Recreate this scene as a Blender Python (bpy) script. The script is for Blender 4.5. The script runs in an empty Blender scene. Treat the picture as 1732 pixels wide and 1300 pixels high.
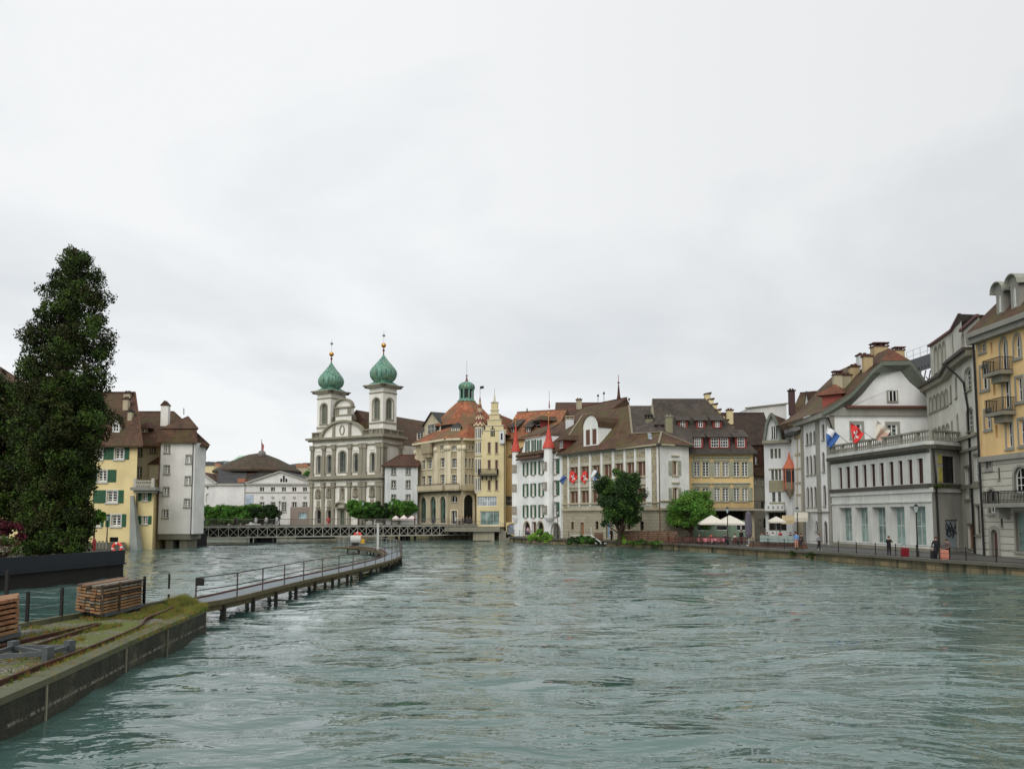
import bpy, math, random
from mathutils import Vector, Matrix, noise
random.seed(7)
SC = bpy.context.scene
COL = SC.collection
R = math.radians
# ------------------------------------------------------------------ camera
F, CX, CY, HC, TH = 1400.0, 866.0, 763.0, 4.25, R(4.45)
cs, sn = math.cos(TH), math.sin(TH)
cam_d = bpy.data.cameras.new('camera')
cam_d.sensor_width = 36.0
cam_d.lens = F / 1732 * 36.0
cam_d.shift_y = (CY - 650.0) / 1732
cam_d.clip_start = 0.1
cam_d.clip_end = 6000
cam = bpy.data.objects.new('camera', cam_d)
cam.location = (0, 0, HC)
cam.rotation_euler = (R(90) + TH, 0, 0)
COL.objects.link(cam)
SC.camera = cam
# ------------------------------------------------------------------ world: overcast
SUN_EL, SUN_AZ = R(36), R(200)
W = bpy.data.worlds.new('World')
SC.world = W
W.use_nodes = True
nt = W.node_tree
nt.nodes.clear()
def wn(t, **k):
    n = nt.nodes.new(t)
    for a, b in k.items(): setattr(n, a, b)
    return n
L = nt.links.new
out = wn('ShaderNodeOutputWorld'); bg = wn('ShaderNodeBackground')
sky = wn('ShaderNodeTexSky', sky_type='NISHITA', sun_disc=False, sun_elevation=SUN_EL, sun_rotation=SUN_AZ)
sk = wn('ShaderNodeVectorMath', operation='SCALE'); sk.inputs['Scale'].default_value = 0.1
L(sky.outputs[0], sk.inputs[0])
tc = wn('ShaderNodeTexCoord'); sep = wn('ShaderNodeSeparateXYZ'); L(tc.outputs['Generated'], sep.inputs[0])
# flatten direction onto a cloud layer
zz = wn('ShaderNodeMath', operation='ADD'); zz.inputs[1].default_value = 0.22; L(sep.outputs['Z'], zz.inputs[0])
zm = wn('ShaderNodeMath', operation='MAXIMUM'); zm.inputs[1].default_value = 0.05; L(zz.outputs[0], zm.inputs[0])
dv = wn('ShaderNodeVectorMath', operation='DIVIDE'); L(tc.outputs['Generated'], dv.inputs[0])
cmb = wn('ShaderNodeCombineXYZ'); L(zm.outputs[0], cmb.inputs[0]); L(zm.outputs[0], cmb.inputs[1]); cmb.inputs[2].default_value = 1
L(cmb.outputs[0], dv.inputs[1])
n1 = wn('ShaderNodeTexNoise'); n1.inputs['Scale'].default_value = 0.9; n1.inputs['Detail'].default_value = 7; n1.inputs['Roughness'].default_value = 0.52; n1.inputs['Distortion'].default_value = 0.35
L(dv.outputs[0], n1.inputs['Vector'])
cr = wn('ShaderNodeValToRGB')
cr.color_ramp.elements[0].position = 0.36; cr.color_ramp.elements[0].color = (0.735, 0.765, 0.79, 1)
cr.color_ramp.elements[1].position = 0.57; cr.color_ramp.elements[1].color = (0.90, 0.915, 0.925, 1)
L(n1.outputs[0], cr.inputs[0])
# the east (right) side is a shade darker, the zenith outside the frame is bright as under real overcast
mr = wn('ShaderNodeMapRange'); mr.inputs[1].default_value = -0.2; mr.inputs[2].default_value = 0.75; mr.inputs[3].default_value = 1.04; mr.inputs[4].default_value = 0.87
L(sep.outputs['X'], mr.inputs[0])
mz = wn('ShaderNodeMapRange'); mz.inputs[1].default_value = 0.58; mz.inputs[2].default_value = 1.0; mz.inputs[3].default_value = 1.0; mz.inputs[4].default_value = 1.25
L(sep.outputs['Z'], mz.inputs[0])
mm = wn('ShaderNodeMath', operation='MULTIPLY'); L(mr.outputs[0], mm.inputs[0]); L(mz.outputs[0], mm.inputs[1])
sc2 = wn('ShaderNodeVectorMath', operation='SCALE'); L(cr.outputs[0], sc2.inputs[0]); L(mm.outputs[0], sc2.inputs['Scale'])
mx = wn('ShaderNodeMix', data_type='RGBA'); mx.inputs[0].default_value = 0.96
L(sk.outputs[0], mx.inputs[6]); L(sc2.outputs[0], mx.inputs[7])
L(mx.outputs[2], bg.inputs[0]); bg.inputs[1].default_value = 1.0
L(bg.outputs[0], out.inputs[0])
sd = bpy.data.lights.new('sun', 'SUN'); sd.energy = 1.4; sd.angle = R(45); sd.color = (1.0, 0.97, 0.93)
so = bpy.data.objects.new('sun', sd); COL.objects.link(so)
so.rotation_euler = Vector((-0.30, -0.80, 0.62)).to_track_quat('Z', 'Y').to_euler()
so.location = (0, 0, 80)
SC.view_settings.view_transform = 'Standard'
SC.view_settings.look = 'None'
SC.view_settings.exposure = 0.0
SC.view_settings.gamma = 1.0
SC.cycles.max_bounces = 5
SC.cycles.use_denoising = True
# ------------------------------------------------------------------ pixel <-> world
def ray(px, py):
    x = (px - CX) / F; y = (CY - py) / F
    return Vector((x, cs - sn * y, sn + cs * y))
def ground(px, py, z=0.8):
    d = ray(px, py); t = (z - HC) / d.z
    return Vector((d.x * t, d.y * t, z))
def at(px, py, Y):
    d = ray(px, py); t = Y / d.y
    return Vector((d.x * t, Y, HC + d.z * t))
def gx(px, Y, z=2.0):
    return ((px - CX) / F * (Y * cs + (z - HC) * sn), Y)
# ------------------------------------------------------------------ materials
def lin(c):
    return tuple(((v / 255) / 12.92 if v / 255 <= 0.04045 else (((v / 255) + 0.055) / 1.055) ** 2.4) for v in c[:3]) + (1,)
MATS = {}
def newmat(name):
    m = bpy.data.materials.new(name); m.use_nodes = True
    n = m.node_tree; b = n.nodes['Principled BSDF']
    return m, n, b
def nd(n, t, **k):
    x = n.nodes.new(t)
    for a, b in k.items(): setattr(x, a, b)
    return x
def noise_node(n, scale, detail=4, rough=0.55, sc=None, src='Object'):
    t = nd(n, 'ShaderNodeTexCoord'); x = nd(n, 'ShaderNodeTexNoise')
    x.inputs['Scale'].default_value = scale; x.inputs['Detail'].default_value = detail; x.inputs['Roughness'].default_value = rough
    if sc:
        mp = nd(n, 'ShaderNodeMapping'); mp.inputs['Scale'].default_value = sc
        n.links.new(t.outputs[src], mp.inputs[0]); n.links.new(mp.outputs[0], x.inputs['Vector'])
    else: n.links.new(t.outputs[src], x.inputs['Vector'])
    return x
def mixc(n, fac, a, b, blend='MIX'):
    m = nd(n, 'ShaderNodeMix', data_type='RGBA', blend_type=blend)
    for i, v in ((0, fac), (6, a), (7, b)):
        if hasattr(v, 'is_linked') or hasattr(v, 'links'): n.links.new(v, m.inputs[i])
        else: m.inputs[i].default_value = v
    return m.outputs[2]
def ramp(n, src, p0, p1, c0=(0, 0, 0, 1), c1=(1, 1, 1, 1)):
    r = nd(n, 'ShaderNodeValToRGB'); e = r.color_ramp.elements
    e[0].position = p0; e[1].position = p1; e[0].color = c0; e[1].color = c1
    n.links.new(src, r.inputs[0]); return r.outputs[0]
def bump(n, b, src, strength=0.3, dist=0.05):
    u = nd(n, 'ShaderNodeBump'); u.inputs['Strength'].default_value = strength; u.inputs['Distance'].default_value = dist
    n.links.new(src, u.inputs['Height']); n.links.new(u.outputs[0], b.inputs['Normal']); return u
def scale(c, k): return tuple(min(1, v * k) for v in c[:3]) + (1,)
def stucco(key, rgb, dirt=0.35, rough=0.9):
    if key in MATS: return MATS[key]
    m, n, b = newmat(key); c = lin(rgb); dirt = min(1, dirt * 1.35)
    a = noise_node(n, 0.35, 5)
    s = noise_node(n, 1.0, 4, 0.6, (1.2, 1.2, 0.10))
    g = noise_node(n, 3.0, 5, 0.7); s2 = noise_node(n, 1.0, 3, 0.6, (3.5, 3.5, 0.22))
    col = mixc(n, ramp(n, a.outputs[0], 0.35, 0.7), scale(c, 0.84), scale(c, 1.06))
    col = mixc(n, ramp(n, s.outputs[0], 0.50, 0.78, (0, 0, 0, 1), (dirt, dirt, dirt, 1)), col, scale(c, 0.50))
    col = mixc(n, ramp(n, s2.outputs[0], 0.56, 0.72, (0, 0, 0, 1), (dirt * .8,) * 3 + (1,)), col, scale(c, 0.62))
    col = mixc(n, ramp(n, g.outputs[0], 0.58, 0.75, (0, 0, 0, 1), (dirt * .5,) * 3 + (1,)), col, scale(c, 0.7))
    n.links.new(col, b.inputs['Base Color']); b.inputs['Roughness'].default_value = rough
    bump(n, b, g.outputs[0], 0.15, 0.03)
    MATS[key] = m; return m
def plain(key, rgb, rough=0.6, metal=0.0, var=0.12, sc=3.0):
    if key in MATS: return MATS[key]
    m, n, b = newmat(key); c = lin(rgb)
    a = noise_node(n, sc, 4)
    n.links.new(mixc(n, ramp(n, a.outputs[0], 0.3, 0.7), scale(c, 1 - var), scale(c, 1 + var)), b.inputs['Base Color'])
    b.inputs['Roughness'].default_value = rough; b.inputs['Metallic'].default_value = metal
    MATS[key] = m; return m
def tiles(key, c1, c2, moss=(84, 82, 44), mossamt=0.45, row=0.32):
    if key in MATS: return MATS[key]
    m, n, b = newmat(key); c1 = scale(lin(c1), .5); c2 = scale(lin(c2), .5); mo = scale(lin(moss), .6)
    big = noise_node(n, 0.28, 6, 0.65); fine = noise_node(n, 2.2, 5, 0.8, (1, 1, 1.6)); st = noise_node(n, 0.9, 4, 0.6, (1, 1, .22)); sp_ = noise_node(n, 6.0, 3, 0.8)
    t = nd(n, 'ShaderNodeTexCoord'); sp = nd(n, 'ShaderNodeSeparateXYZ'); n.links.new(t.outputs['Object'], sp.inputs[0])
    fr = nd(n, 'ShaderNodeMath', operation='MULTIPLY'); fr.inputs[1].default_value = 1 / row; n.links.new(sp.outputs['Z'], fr.inputs[0])
    fc = nd(n, 'ShaderNodeMath', operation='FRACT'); n.links.new(fr.outputs[0], fc.inputs[0])
    col = mixc(n, ramp(n, fine.outputs[0], 0.38, 0.62), scale(c1, 1.35), scale(c2, .72))
    col = mixc(n, ramp(n, sp_.outputs[0], 0.52, 0.68, (0, 0, 0, 1), (.6,) * 3 + (1,)), col, scale(c2, .45))
    md = noise_node(n, .75, 6, .75)
    col = mixc(n, ramp(n, md.outputs[0], 0.46, 0.60, (0, 0, 0, 1), (.75,) * 3 + (1,)), col, scale(c1, 1.7))
    col = mixc(n, ramp(n, big.outputs[0], 0.44, 0.58, (0, 0, 0, 1), (mossamt,) * 3 + (1,)), col, scale(mo, 1.25))
    col = mixc(n, ramp(n, st.outputs[0], 0.5, 0.75, (0, 0, 0, 1), (.55,) * 3 + (1,)), col, scale(c1, .55))
    col = mixc(n, ramp(n, fc.outputs[0], 0.0, 0.25, (.55,) * 3 + (1,), (0, 0, 0, 1)), col, scale(c1, .35))
    n.links.new(col, b.inputs['Base Color']); b.inputs['Roughness'].default_value = 0.85
    bump(n, b, fc.outputs[0], 0.9, 0.08)
    MATS[key] = m; return m
def ashlar(key, rgb, rgb2, w=0.9, h=0.42, mortar=(120, 115, 100), ms=0.018):
    if key in MATS: return MATS[key]
    m, n, b = newmat(key)
    t = nd(n, 'ShaderNodeTexCoord'); br = nd(n, 'ShaderNodeTexBrick'); n.links.new(t.outputs['UV'], br.inputs[0])
    br.inputs['Color1'].default_value = lin(rgb); br.inputs['Color2'].default_value = lin(rgb2); br.inputs['Mortar'].default_value = lin(mortar)
    br.inputs['Scale'].default_value = 1; br.inputs['Mortar Size'].default_value = ms; br.inputs['Brick Width'].default_value = w; br.inputs['Row Height'].default_value = h
    s = noise_node(n, 0.8, 5, 0.6, (1, 1, .3))
    col = mixc(n, ramp(n, s.outputs[0], 0.5, 0.75, (0, 0, 0, 1), (.4,) * 3 + (1,)), br.outputs[0], scale(lin(rgb), .55))
    n.links.new(col, b.inputs['Base Color']); b.inputs['Roughness'].default_value = 0.85
    bump(n, b, br.outputs['Fac'], -0.5, 0.03)
    MATS[key] = m; return m
def glass(key, rgb, rough=0.06, spec=0.6):
    if key in MATS: return MATS[key]
    m, n, b = newmat(key)
    a = noise_node(n, 0.7, 3)
    c = lin(rgb)
    n.links.new(mixc(n, ramp(n, a.outputs[0], .35, .65), scale(c, .5), scale(c, 1.5)), b.inputs['Base Color'])
    b.inputs['Roughness'].default_value = rough; b.inputs['Specular IOR Level'].default_value = spec
    g = noise_node(n, 1.5, 2); bump(n, b, g.outputs[0], 0.05, 0.05)
    MATS[key] = m; return m
def slats(key, rgb, per=0.09, vert=False):
    if key in MATS: return MATS[key]
    m, n, b = newmat(key); c = lin(rgb)
    t = nd(n, 'ShaderNodeTexCoord'); sp = nd(n, 'ShaderNodeSeparateXYZ'); n.links.new(t.outputs['Object'], sp.inputs[0])
    fr = nd(n, 'ShaderNodeMath', operation='MULTIPLY'); fr.inputs[1].default_value = 1 / per; n.links.new(sp.outputs['X' if vert else 'Z'], fr.inputs[0])
    fc = nd(n, 'ShaderNodeMath', operation='FRACT'); n.links.new(fr.outputs[0], fc.inputs[0])
    a = noise_node(n, 2.0, 3)
    col = mixc(n, ramp(n, a.outputs[0], .3, .7), scale(c, .8), scale(c, 1.2))
    col = mixc(n, ramp(n, fc.outputs[0], 0.0, 0.35, (.6,) * 3 + (1,), (0, 0, 0, 1)), col, scale(c, .3))
    n.links.new(col, b.inputs['Base Color']); b.inputs['Roughness'].default_value = 0.6
    bump(n, b, fc.outputs[0], 0.4, 0.03)
    MATS[key] = m; return m
# palette
G_DARK = glass('glass_dark', (22, 25, 27), .06, .4); G_MID = glass('glass_reflecting', (48, 53, 56)); G_CURT = glass('glass_with_curtain', (112, 113, 108), .12)
G_GREEN = glass('glass_green_shop', (120, 142, 136), .10); G_RED = slats('brown_blind', (104, 66, 52), .12)
WHITE = stucco('white_render', (238, 236, 230), .25); WHITE2 = stucco('cool_white_render', (214, 216, 214), .3)
FRAMEW = plain('white_paint', (225, 225, 218), .5, 0, .05); STONE = stucco('grey_sandstone', (136, 132, 116), .5); BEIGE = stucco('beige_sandstone', (183, 172, 145), .4)
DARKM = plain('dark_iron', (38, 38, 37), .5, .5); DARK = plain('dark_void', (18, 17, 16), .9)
LGREY = plain('light_grey_metal', (150, 154, 154), .45, .4)
COPPER_TRIM = plain('copper_gutter', (66, 72, 66), .5, .3)
WOODB = plain('brown_wood', (92, 62, 42), .8, 0, .3)
# ------------------------------------------------------------------ mesh builder
class MB:
    def __init__(s): s.v = []; s.f = []; s.mi = []; s.uv = []; s.mats = []
    def mat(s, m):
        if m not in s.mats: s.mats.append(m)
        return s.mats.index(m)
    def poly(s, pts, m=None, uv=None):
        i = len(s.v); s.v += [tuple(p) for p in pts]; s.f.append(tuple(range(i, i + len(pts))))
        s.mi.append(s.mat(m) if m else 0); s.uv.append(uv or [(0, 0)] * len(pts)); return s
    def hexa(s, p, m=None):   # p: 8 points, bottom 0-3, top 4-7
        for q in ((0, 3, 2, 1), (4, 5, 6, 7), (0, 1, 5, 4), (1, 2, 6, 5), (2, 3, 7, 6), (3, 0, 4, 7)):
            s.poly([p[i] for i in q], m)
        return s
    def box(s, x0, x1, y0, y1, z0, z1, m=None):
        return s.hexa([(x0, y0, z0), (x1, y0, z0), (x1, y1, z0), (x0, y1, z0), (x0, y0, z1), (x1, y0, z1), (x1, y1, z1), (x0, y1, z1)], m)
    def obox(s, c, ux, L_, W_, z0, z1, m=None):   # oriented box: centre (x,y), unit dir ux, half-length, half-width
        ux = Vector((ux[0], ux[1], 0)).normalized(); vy = Vector((-ux.y, ux.x, 0)); c = Vector((c[0], c[1], 0))
        q = [c - ux * L_ - vy * W_, c + ux * L_ - vy * W_, c + ux * L_ + vy * W_, c - ux * L_ + vy * W_]
        return s.hexa([p + Vector((0, 0, z0)) for p in q] + [p + Vector((0, 0, z1)) for p in q], m)
    def bar(s, a, b, r, m=None, n=6, r2=None, cap=True):
        a = Vector(a); b = Vector(b); d = (b - a)
        if d.length < 1e-6: return s
        d.normalize(); r2 = r if r2 is None else r2
        x = d.orthogonal().normalized(); y = d.cross(x)
        A = [a + (x * math.cos(2 * math.pi * i / n) + y * math.sin(2 * math.pi * i / n)) * r for i in range(n)]
        Bq = [b + (x * math.cos(2 * math.pi * i / n) + y * math.sin(2 * math.pi * i / n)) * r2 for i in range(n)]
        for i in range(n):
            j = (i + 1) % n; s.poly([A[i], A[j], Bq[j], Bq[i]], m)
        if cap: s.poly(A[::-1], m); s.poly(Bq, m)
        return s
    def sbar(s, a, b, w, h=None, m=None, up=(0, 0, 1)):   # square section bar
        a = Vector(a); b = Vector(b); d = (b - a).normalized(); h = h or w
        x = d.cross(Vector(up))
        if x.length < 1e-3: x = Vector((1, 0, 0))
        x.normalize(); y = x.cross(d); x = x * w / 2; y = y * h / 2
        q = [a - x - y, a + x - y, b + x - y, b - x - y, a - x + y, a + x + y, b + x + y, b - x + y]
        return s.hexa(q, m)
    def lathe(s, c, prof, n=24, m=None, ph=0.0, ribs=0.0):
        c = Vector(c); rings = []
        for r, z in prof:
            rings.append([c + Vector((math.cos(ph + 2 * math.pi * i / n) * r * (1 + (ribs if i % 2 else 0)), math.sin(ph + 2 * math.pi * i / n) * r * (1 + (ribs if i % 2 else 0)), z)) for i in range(n)])
        for k in range(len(rings) - 1):
            for i in range(n):
                j = (i + 1) % n
                s.poly([rings[k][i], rings[k][j], rings[k + 1][j], rings[k + 1][i]], m)
        s.poly(rings[0][::-1], m); s.poly(rings[-1], m); return s
    def ball(s, c, r, m=None, n=10, sz=1.0):
        return s.lathe(c, [(max(.001, r * math.sin(math.pi * k / 6)), -r * sz * math.cos(math.pi * k / 6)) for k in range(7)], n, m)
    def obj(s, name, m=None, parent=None, smooth=False, loc=None):
        off = Vector((0, 0, 0))
        p = parent
        while p is not None: off += Vector(p.location); p = p.parent
        if loc: off += Vector(loc)
        me = bpy.data.meshes.new(name)
        me.from_pydata([(a[0] - off.x, a[1] - off.y, a[2] - off.z) for a in s.v], [], s.f)
        mats = s.mats if s.mats else ([m] if m else [])
        for q in mats: me.materials.append(q)
        if m and not s.mats: pass
        if len(s.mats) > 1: me.polygons.foreach_set('material_index', s.mi)
        ul = me.uv_layers.new(name='UVMap')
        flat = []
        for u in s.uv:
            for a in u: flat += [a[0], a[1]]
        ul.data.foreach_set('uv', flat)
        if smooth:
            me.polygons.foreach_set('use_smooth', [True] * len(s.f))
            import bmesh
            bm = bmesh.new(); bm.from_mesh(me); bmesh.ops.remove_doubles(bm, verts=bm.verts, dist=1e-4); bm.to_mesh(me); bm.free()
        me.update()
        o = bpy.data.objects.new(name, me); COL.objects.link(o)
        if parent is not None: o.parent = parent
        if loc: o.location = loc
        return o
def tag(o, label=None, cat=None, group=None, kind=None):
    if label: o['label'] = label
    if cat: o['category'] = cat
    if group: o['group'] = group
    if kind: o['kind'] = kind
    return o
def thing(name, label, cat, loc=(0, 0, 0), group=None):
    o = bpy.data.objects.new(name, None); o.location = loc; COL.objects.link(o); o.empty_display_size = .3
    return tag(o, label, cat, group)
def copy_tree(o, parent=None):
    c = o.copy(); COL.objects.link(c); c.parent = parent
    for ch in list(o.children): copy_tree(ch, c)
    return c
# ------------------------------------------------------------------ facades
def outline(u0, u1, z0, z1, arch=0, n=8):
    """closed (u,z) outline; arch = rise of the top curve"""
    if arch <= 0: return [(u0, z0), (u1, z0), (u1, z1), (u0, z1)]
    c = (u0 + u1) / 2; hw = (u1 - u0) / 2
    return [(u0, z0), (u1, z0)] + [(c + hw * math.cos(math.pi * k / n), z1 - arch + arch * math.sin(math.pi * k / n)) for k in range(n + 1)]
class Fac:
    def __init__(s, b, A, B, z0, z1, m, name='wall'):
        s.b = b; s.A = Vector((A[0], A[1], 0)); s.B = Vector((B[0], B[1], 0)); d = s.B - s.A
        s.L = d.length; s.u = d.normalized(); s.n = Vector((s.u.y, -s.u.x, 0)); s.z0 = z0; s.z1 = z1; s.m = m; s.holes = []; s.name = name; s.todo = []
    def off(s, d, z0=None, z1=None):
        f = Fac(s.b, s.A + s.n * d, s.B + s.n * d, s.z0 if z0 is None else z0, s.z1 if z1 is None else z1, s.m); return f
    def P(s, u, z, d=0): 
        q = s.A + s.u * u + s.n * d; return Vector((q.x, q.y, z))
    def uz(s, px, py):
        d = ray(px, py); o = Vector((0, 0, HC)); dn = d.x * s.n.x + d.y * s.n.y
        t = (s.A.x * s.n.x + s.A.y * s.n.y) / dn
        p = o + d * t
        return ((p - s.A).dot(s.u), p.z)
    def z(s, px, py): return s.uz(px, py)[1]
    def U(s, px, py=800): return s.uz(px, py)[0]
    def bx(s, mb, u0, u1, z0, z1, d0, d1, m=None):
        P = s.P
        mb.hexa([P(u0, z0, d1), P(u1, z0, d1), P(u1, z0, d0), P(u0, z0, d0), P(u0, z1, d1), P(u1, z1, d1), P(u1, z1, d0), P(u0, z1, d0)], m)
    def win(s, px0, py0, px1, py1, **k):
        ym = (py0 + py1) / 2; xm = (px0 + px1) / 2
        u0 = s.uz(px0, ym)[0]; u1 = s.uz(px1, ym)[0]; z1 = s.uz(xm, py0)[1]; z0 = s.uz(xm, py1)[1]
        s.w(u0, u1, z0, z1, **k)
    def w(s, u0, u1, z0, z1, arch=0, d=None, **k):
        u0 = max(u0, .05); u1 = min(u1, s.L - .05)
        if u1 - u0 < .15: return
        if arch is True: arch = (u1 - u0) / 2
        for h in s.holes:
            if h[0] < u1 and h[1] > u0 and h[2] < z1 and h[3] > z0: return
        s.holes.append((u0, u1, z0, z1, arch, d)); s.todo.append((u0, u1, z0, z1, arch, k, d))
    def row(s, xs, xr, y0, y1, **k):
        z1 = s.uz(xr, y0)[1]; z0 = s.uz(xr, y1)[1]; ym = (y0 + y1) / 2
        for a, c in xs:
            s.w(s.uz(a, ym)[0], s.uz(c, ym)[0], z0, z1, **k)
    def build(s, parent=None, dep=0.28):
        mb = MB(); P = s.P
        us = sorted(set([0, s.L] + [v for h in s.holes for v in h[:2]])); zs = sorted(set([s.z0, s.z1] + [v for h in s.holes for v in h[2:4] if s.z0 < v < s.z1]))
        for j in range(len(zs) - 1):
            run = None
            for i in range(len(us) - 1):
                cu = (us[i] + us[i + 1]) / 2; cz = (zs[j] + zs[j + 1]) / 2
                hole = any(h[0] < cu < h[1] and h[2] < cz < h[3] for h in s.holes)
                if not hole:
                    if run is None: run = us[i]
                    end = us[i + 1]
                if hole or i == len(us) - 2:
                    if run is not None:
                        mb.poly([P(run, zs[j]), P(end, zs[j]), P(end, zs[j + 1]), P(run, zs[j + 1])], s.m, [(run, zs[j]), (end, zs[j]), (end, zs[j + 1]), (run, zs[j + 1])])
                    run = None
        for (u0, u1, z0, z1, ar, dd) in s.holes:
            dp = dd or dep
            ol = outline(u0, u1, z0, z1, ar); n = len(ol)
            for i in range(n):
                a = ol[i]; c = ol[(i + 1) % n]
                mb.poly([P(a[0], a[1]), P(a[0], a[1], -dp), P(c[0], c[1], -dp), P(c[0], c[1])], s.m)
            if ar:
                cc = (u0 + u1) / 2
                arc = ol[2:]
                r = [p for p in arc if p[0] >= cc - 1e-6]; l = [p for p in arc if p[0] <= cc + 1e-6]
                for k2 in range(len(r) - 1):
                    mb.poly([P(*r[k2]), P(u1, r[k2][1]), P(u1, r[k2 + 1][1]), P(*r[k2 + 1])], s.m)
                for k2 in range(len(l) - 1):
                    mb.poly([P(*l[k2]), P(*l[k2 + 1]), P(u0, l[k2 + 1][1]), P(u0, l[k2][1])], s.m)
        par = parent or s.b
        o = mb.obj(s.name, s.m, par)
        for (u0, u1, z0, z1, ar, k, dd) in s.todo: mkwin(s, par, u0, u1, z0, z1, ar, dep=dd or dep, **k)
        return o
def mkwin(f, par, u0, u1, z0, z1, arch=0, frame=None, pane=None, nx=2, ny=3, fw=0.07, trim=None, tw=0.15, sill=True, sh=None, shw=None, shL=True, shR=True, hood=None, dep=0.28, door=False, box=None, name=None, grill=False, bars=.045):
    P = f.P; frame = frame or FRAMEW
    W_ = u1 - u0; H_ = z1 - z0
    pane = pane or random.choice([G_DARK, G_DARK, G_DARK, G_MID, G_MID, G_CURT])
    ol = outline(u0, u1, z0, z1, arch)
    cu = (u0 + u1) / 2; cz = (z0 + z1) / 2
    fwn = min(fw, W_ * .12)
    kx = 1 - 2 * fwn / W_; kz = 1 - 2 * fwn / H_
    il = [(cu + (a - cu) * kx, cz + (c - cz) * kz) for a, c in ol]
    mb = MB(); n = len(ol); d = -dep + .07
    for i in range(n):
        j = (i + 1) % n
        mb.poly([P(*ol[i], d), P(*ol[j], d), P(*il[j], d), P(*il[i], d)])
        mb.poly([P(*il[i], d), P(*il[j], d), P(*il[j], d - .06), P(*il[i], d - .06)])
    def top(u):
        if not arch: return z1 - fwn
        t = max(0, 1 - ((u - cu) / (W_ / 2)) ** 2); return z1 - arch + arch * math.sqrt(t) - fwn
    for i in range(1, nx):
        u = u0 + W_ * i / nx; bw = bars * (1.3 if (nx % 2 == 0 and i == nx // 2) else .6)
        f.bx(mb, u - bw, u + bw, z0 + fwn, top(u), d - .05, d - .005)
    for i in range(1, ny):
        z = z0 + (H_ - (arch if arch else 0) * .3) * i / ny; bw = bars * .6
        f.bx(mb, u0 + fwn, u1 - fwn, z - bw, z + bw, d - .045, d - .012)
    w = mb.obj(name or ('door' if door else 'window'), frame, par)
    if door:
        mb = MB(); mb.poly([P(*p, d - .055) for p in il]); mb.obj('door_panel', pane, w)
    else:
        mb = MB(); mb.poly([P(*p, d - .055) for p in il]); mb.obj('pane', pane, w)
    if trim:
        mb = MB(); ox = 1 + 2 * tw / W_; oz = 1 + 2 * tw / H_
        xl = [(cu + (a - cu) * ox, cz + (c - cz) * oz) for a, c in ol]
        for i in range(n):
            j = (i + 1) % n
            mb.poly([P(*xl[i], .045), P(*xl[j], .045), P(*ol[j], .045), P(*ol[i], .045)])
            mb.poly([P(*xl[i], 0), P(*xl[j], 0), P(*xl[j], .045), P(*xl[i], .045)])
            mb.poly([P(*ol[i], .045), P(*ol[j], .045), P(*ol[j], 0), P(*ol[i], 0)])
        if sill: f.bx(mb, u0 - tw - .05, u1 + tw + .05, z0 - tw - .08, z0 - tw + .04, 0.003, .16)
        if hood: f.bx(mb, u0 - tw - .1, u1 + tw + .1, z1 + tw + hood, z1 + tw + hood + .15, 0.003, .25)
        mb.obj('surround', trim, w)
    elif sill:
        mb = MB(); f.bx(mb, u0 - .05, u1 + .05, z0 - .1, z0 - .01, -.02, .1); mb.obj('sill', STONE, w)
    if sh:
        sw = shw or W_ * .55; e = tw + .03 if trim else .04
        for side, on in ((0, shL), (1, shR)):
            if not on: continue
            mb = MB()
            if side == 0: f.bx(mb, u0 - e - sw, u0 - e, z0 - .03, z1 + .03, 0.02, .07)
            else: f.bx(mb, u1 + e, u1 + e + sw, z0 - .03, z1 + .03, 0.02, .07)
            mb.obj('shutter', sh, par)
    if box:
        mb = MB(); f.bx(mb, u0, u1, z0 - .05, z0 + .2, .16, .4); mb.obj('flower_box', box, w)
    return w
def band(f, z0, z1, d, m, u0=None, u1=None, name='cornice', par=None):
    mb = MB(); f.bx(mb, 0 if u0 is None else u0, f.L if u1 is None else u1, z0, z1, 0.004, d); return mb.obj(name, m, par or f.b)
def body(b, poly, z0, z1, m, skip=(), name='side_wall', top=True):
    """plain walls for the closed footprint polygon; skip = edge indices already built as facades"""
    mb = MB(); n = len(poly)
    for i in range(n):
        if i in skip: continue
        a = poly[i]; c = poly[(i + 1) % n]; l = math.dist(a, c)
        mb.poly([(a[0], a[1], z0), (c[0], c[1], z0), (c[0], c[1], z1), (a[0], a[1], z1)], None, [(0, z0), (l, z0), (l, z1), (0, z1)])
    if top: mb.poly([(p[0], p[1], z1 - .02) for p in poly])
    return mb.obj(name, m, b)
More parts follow.
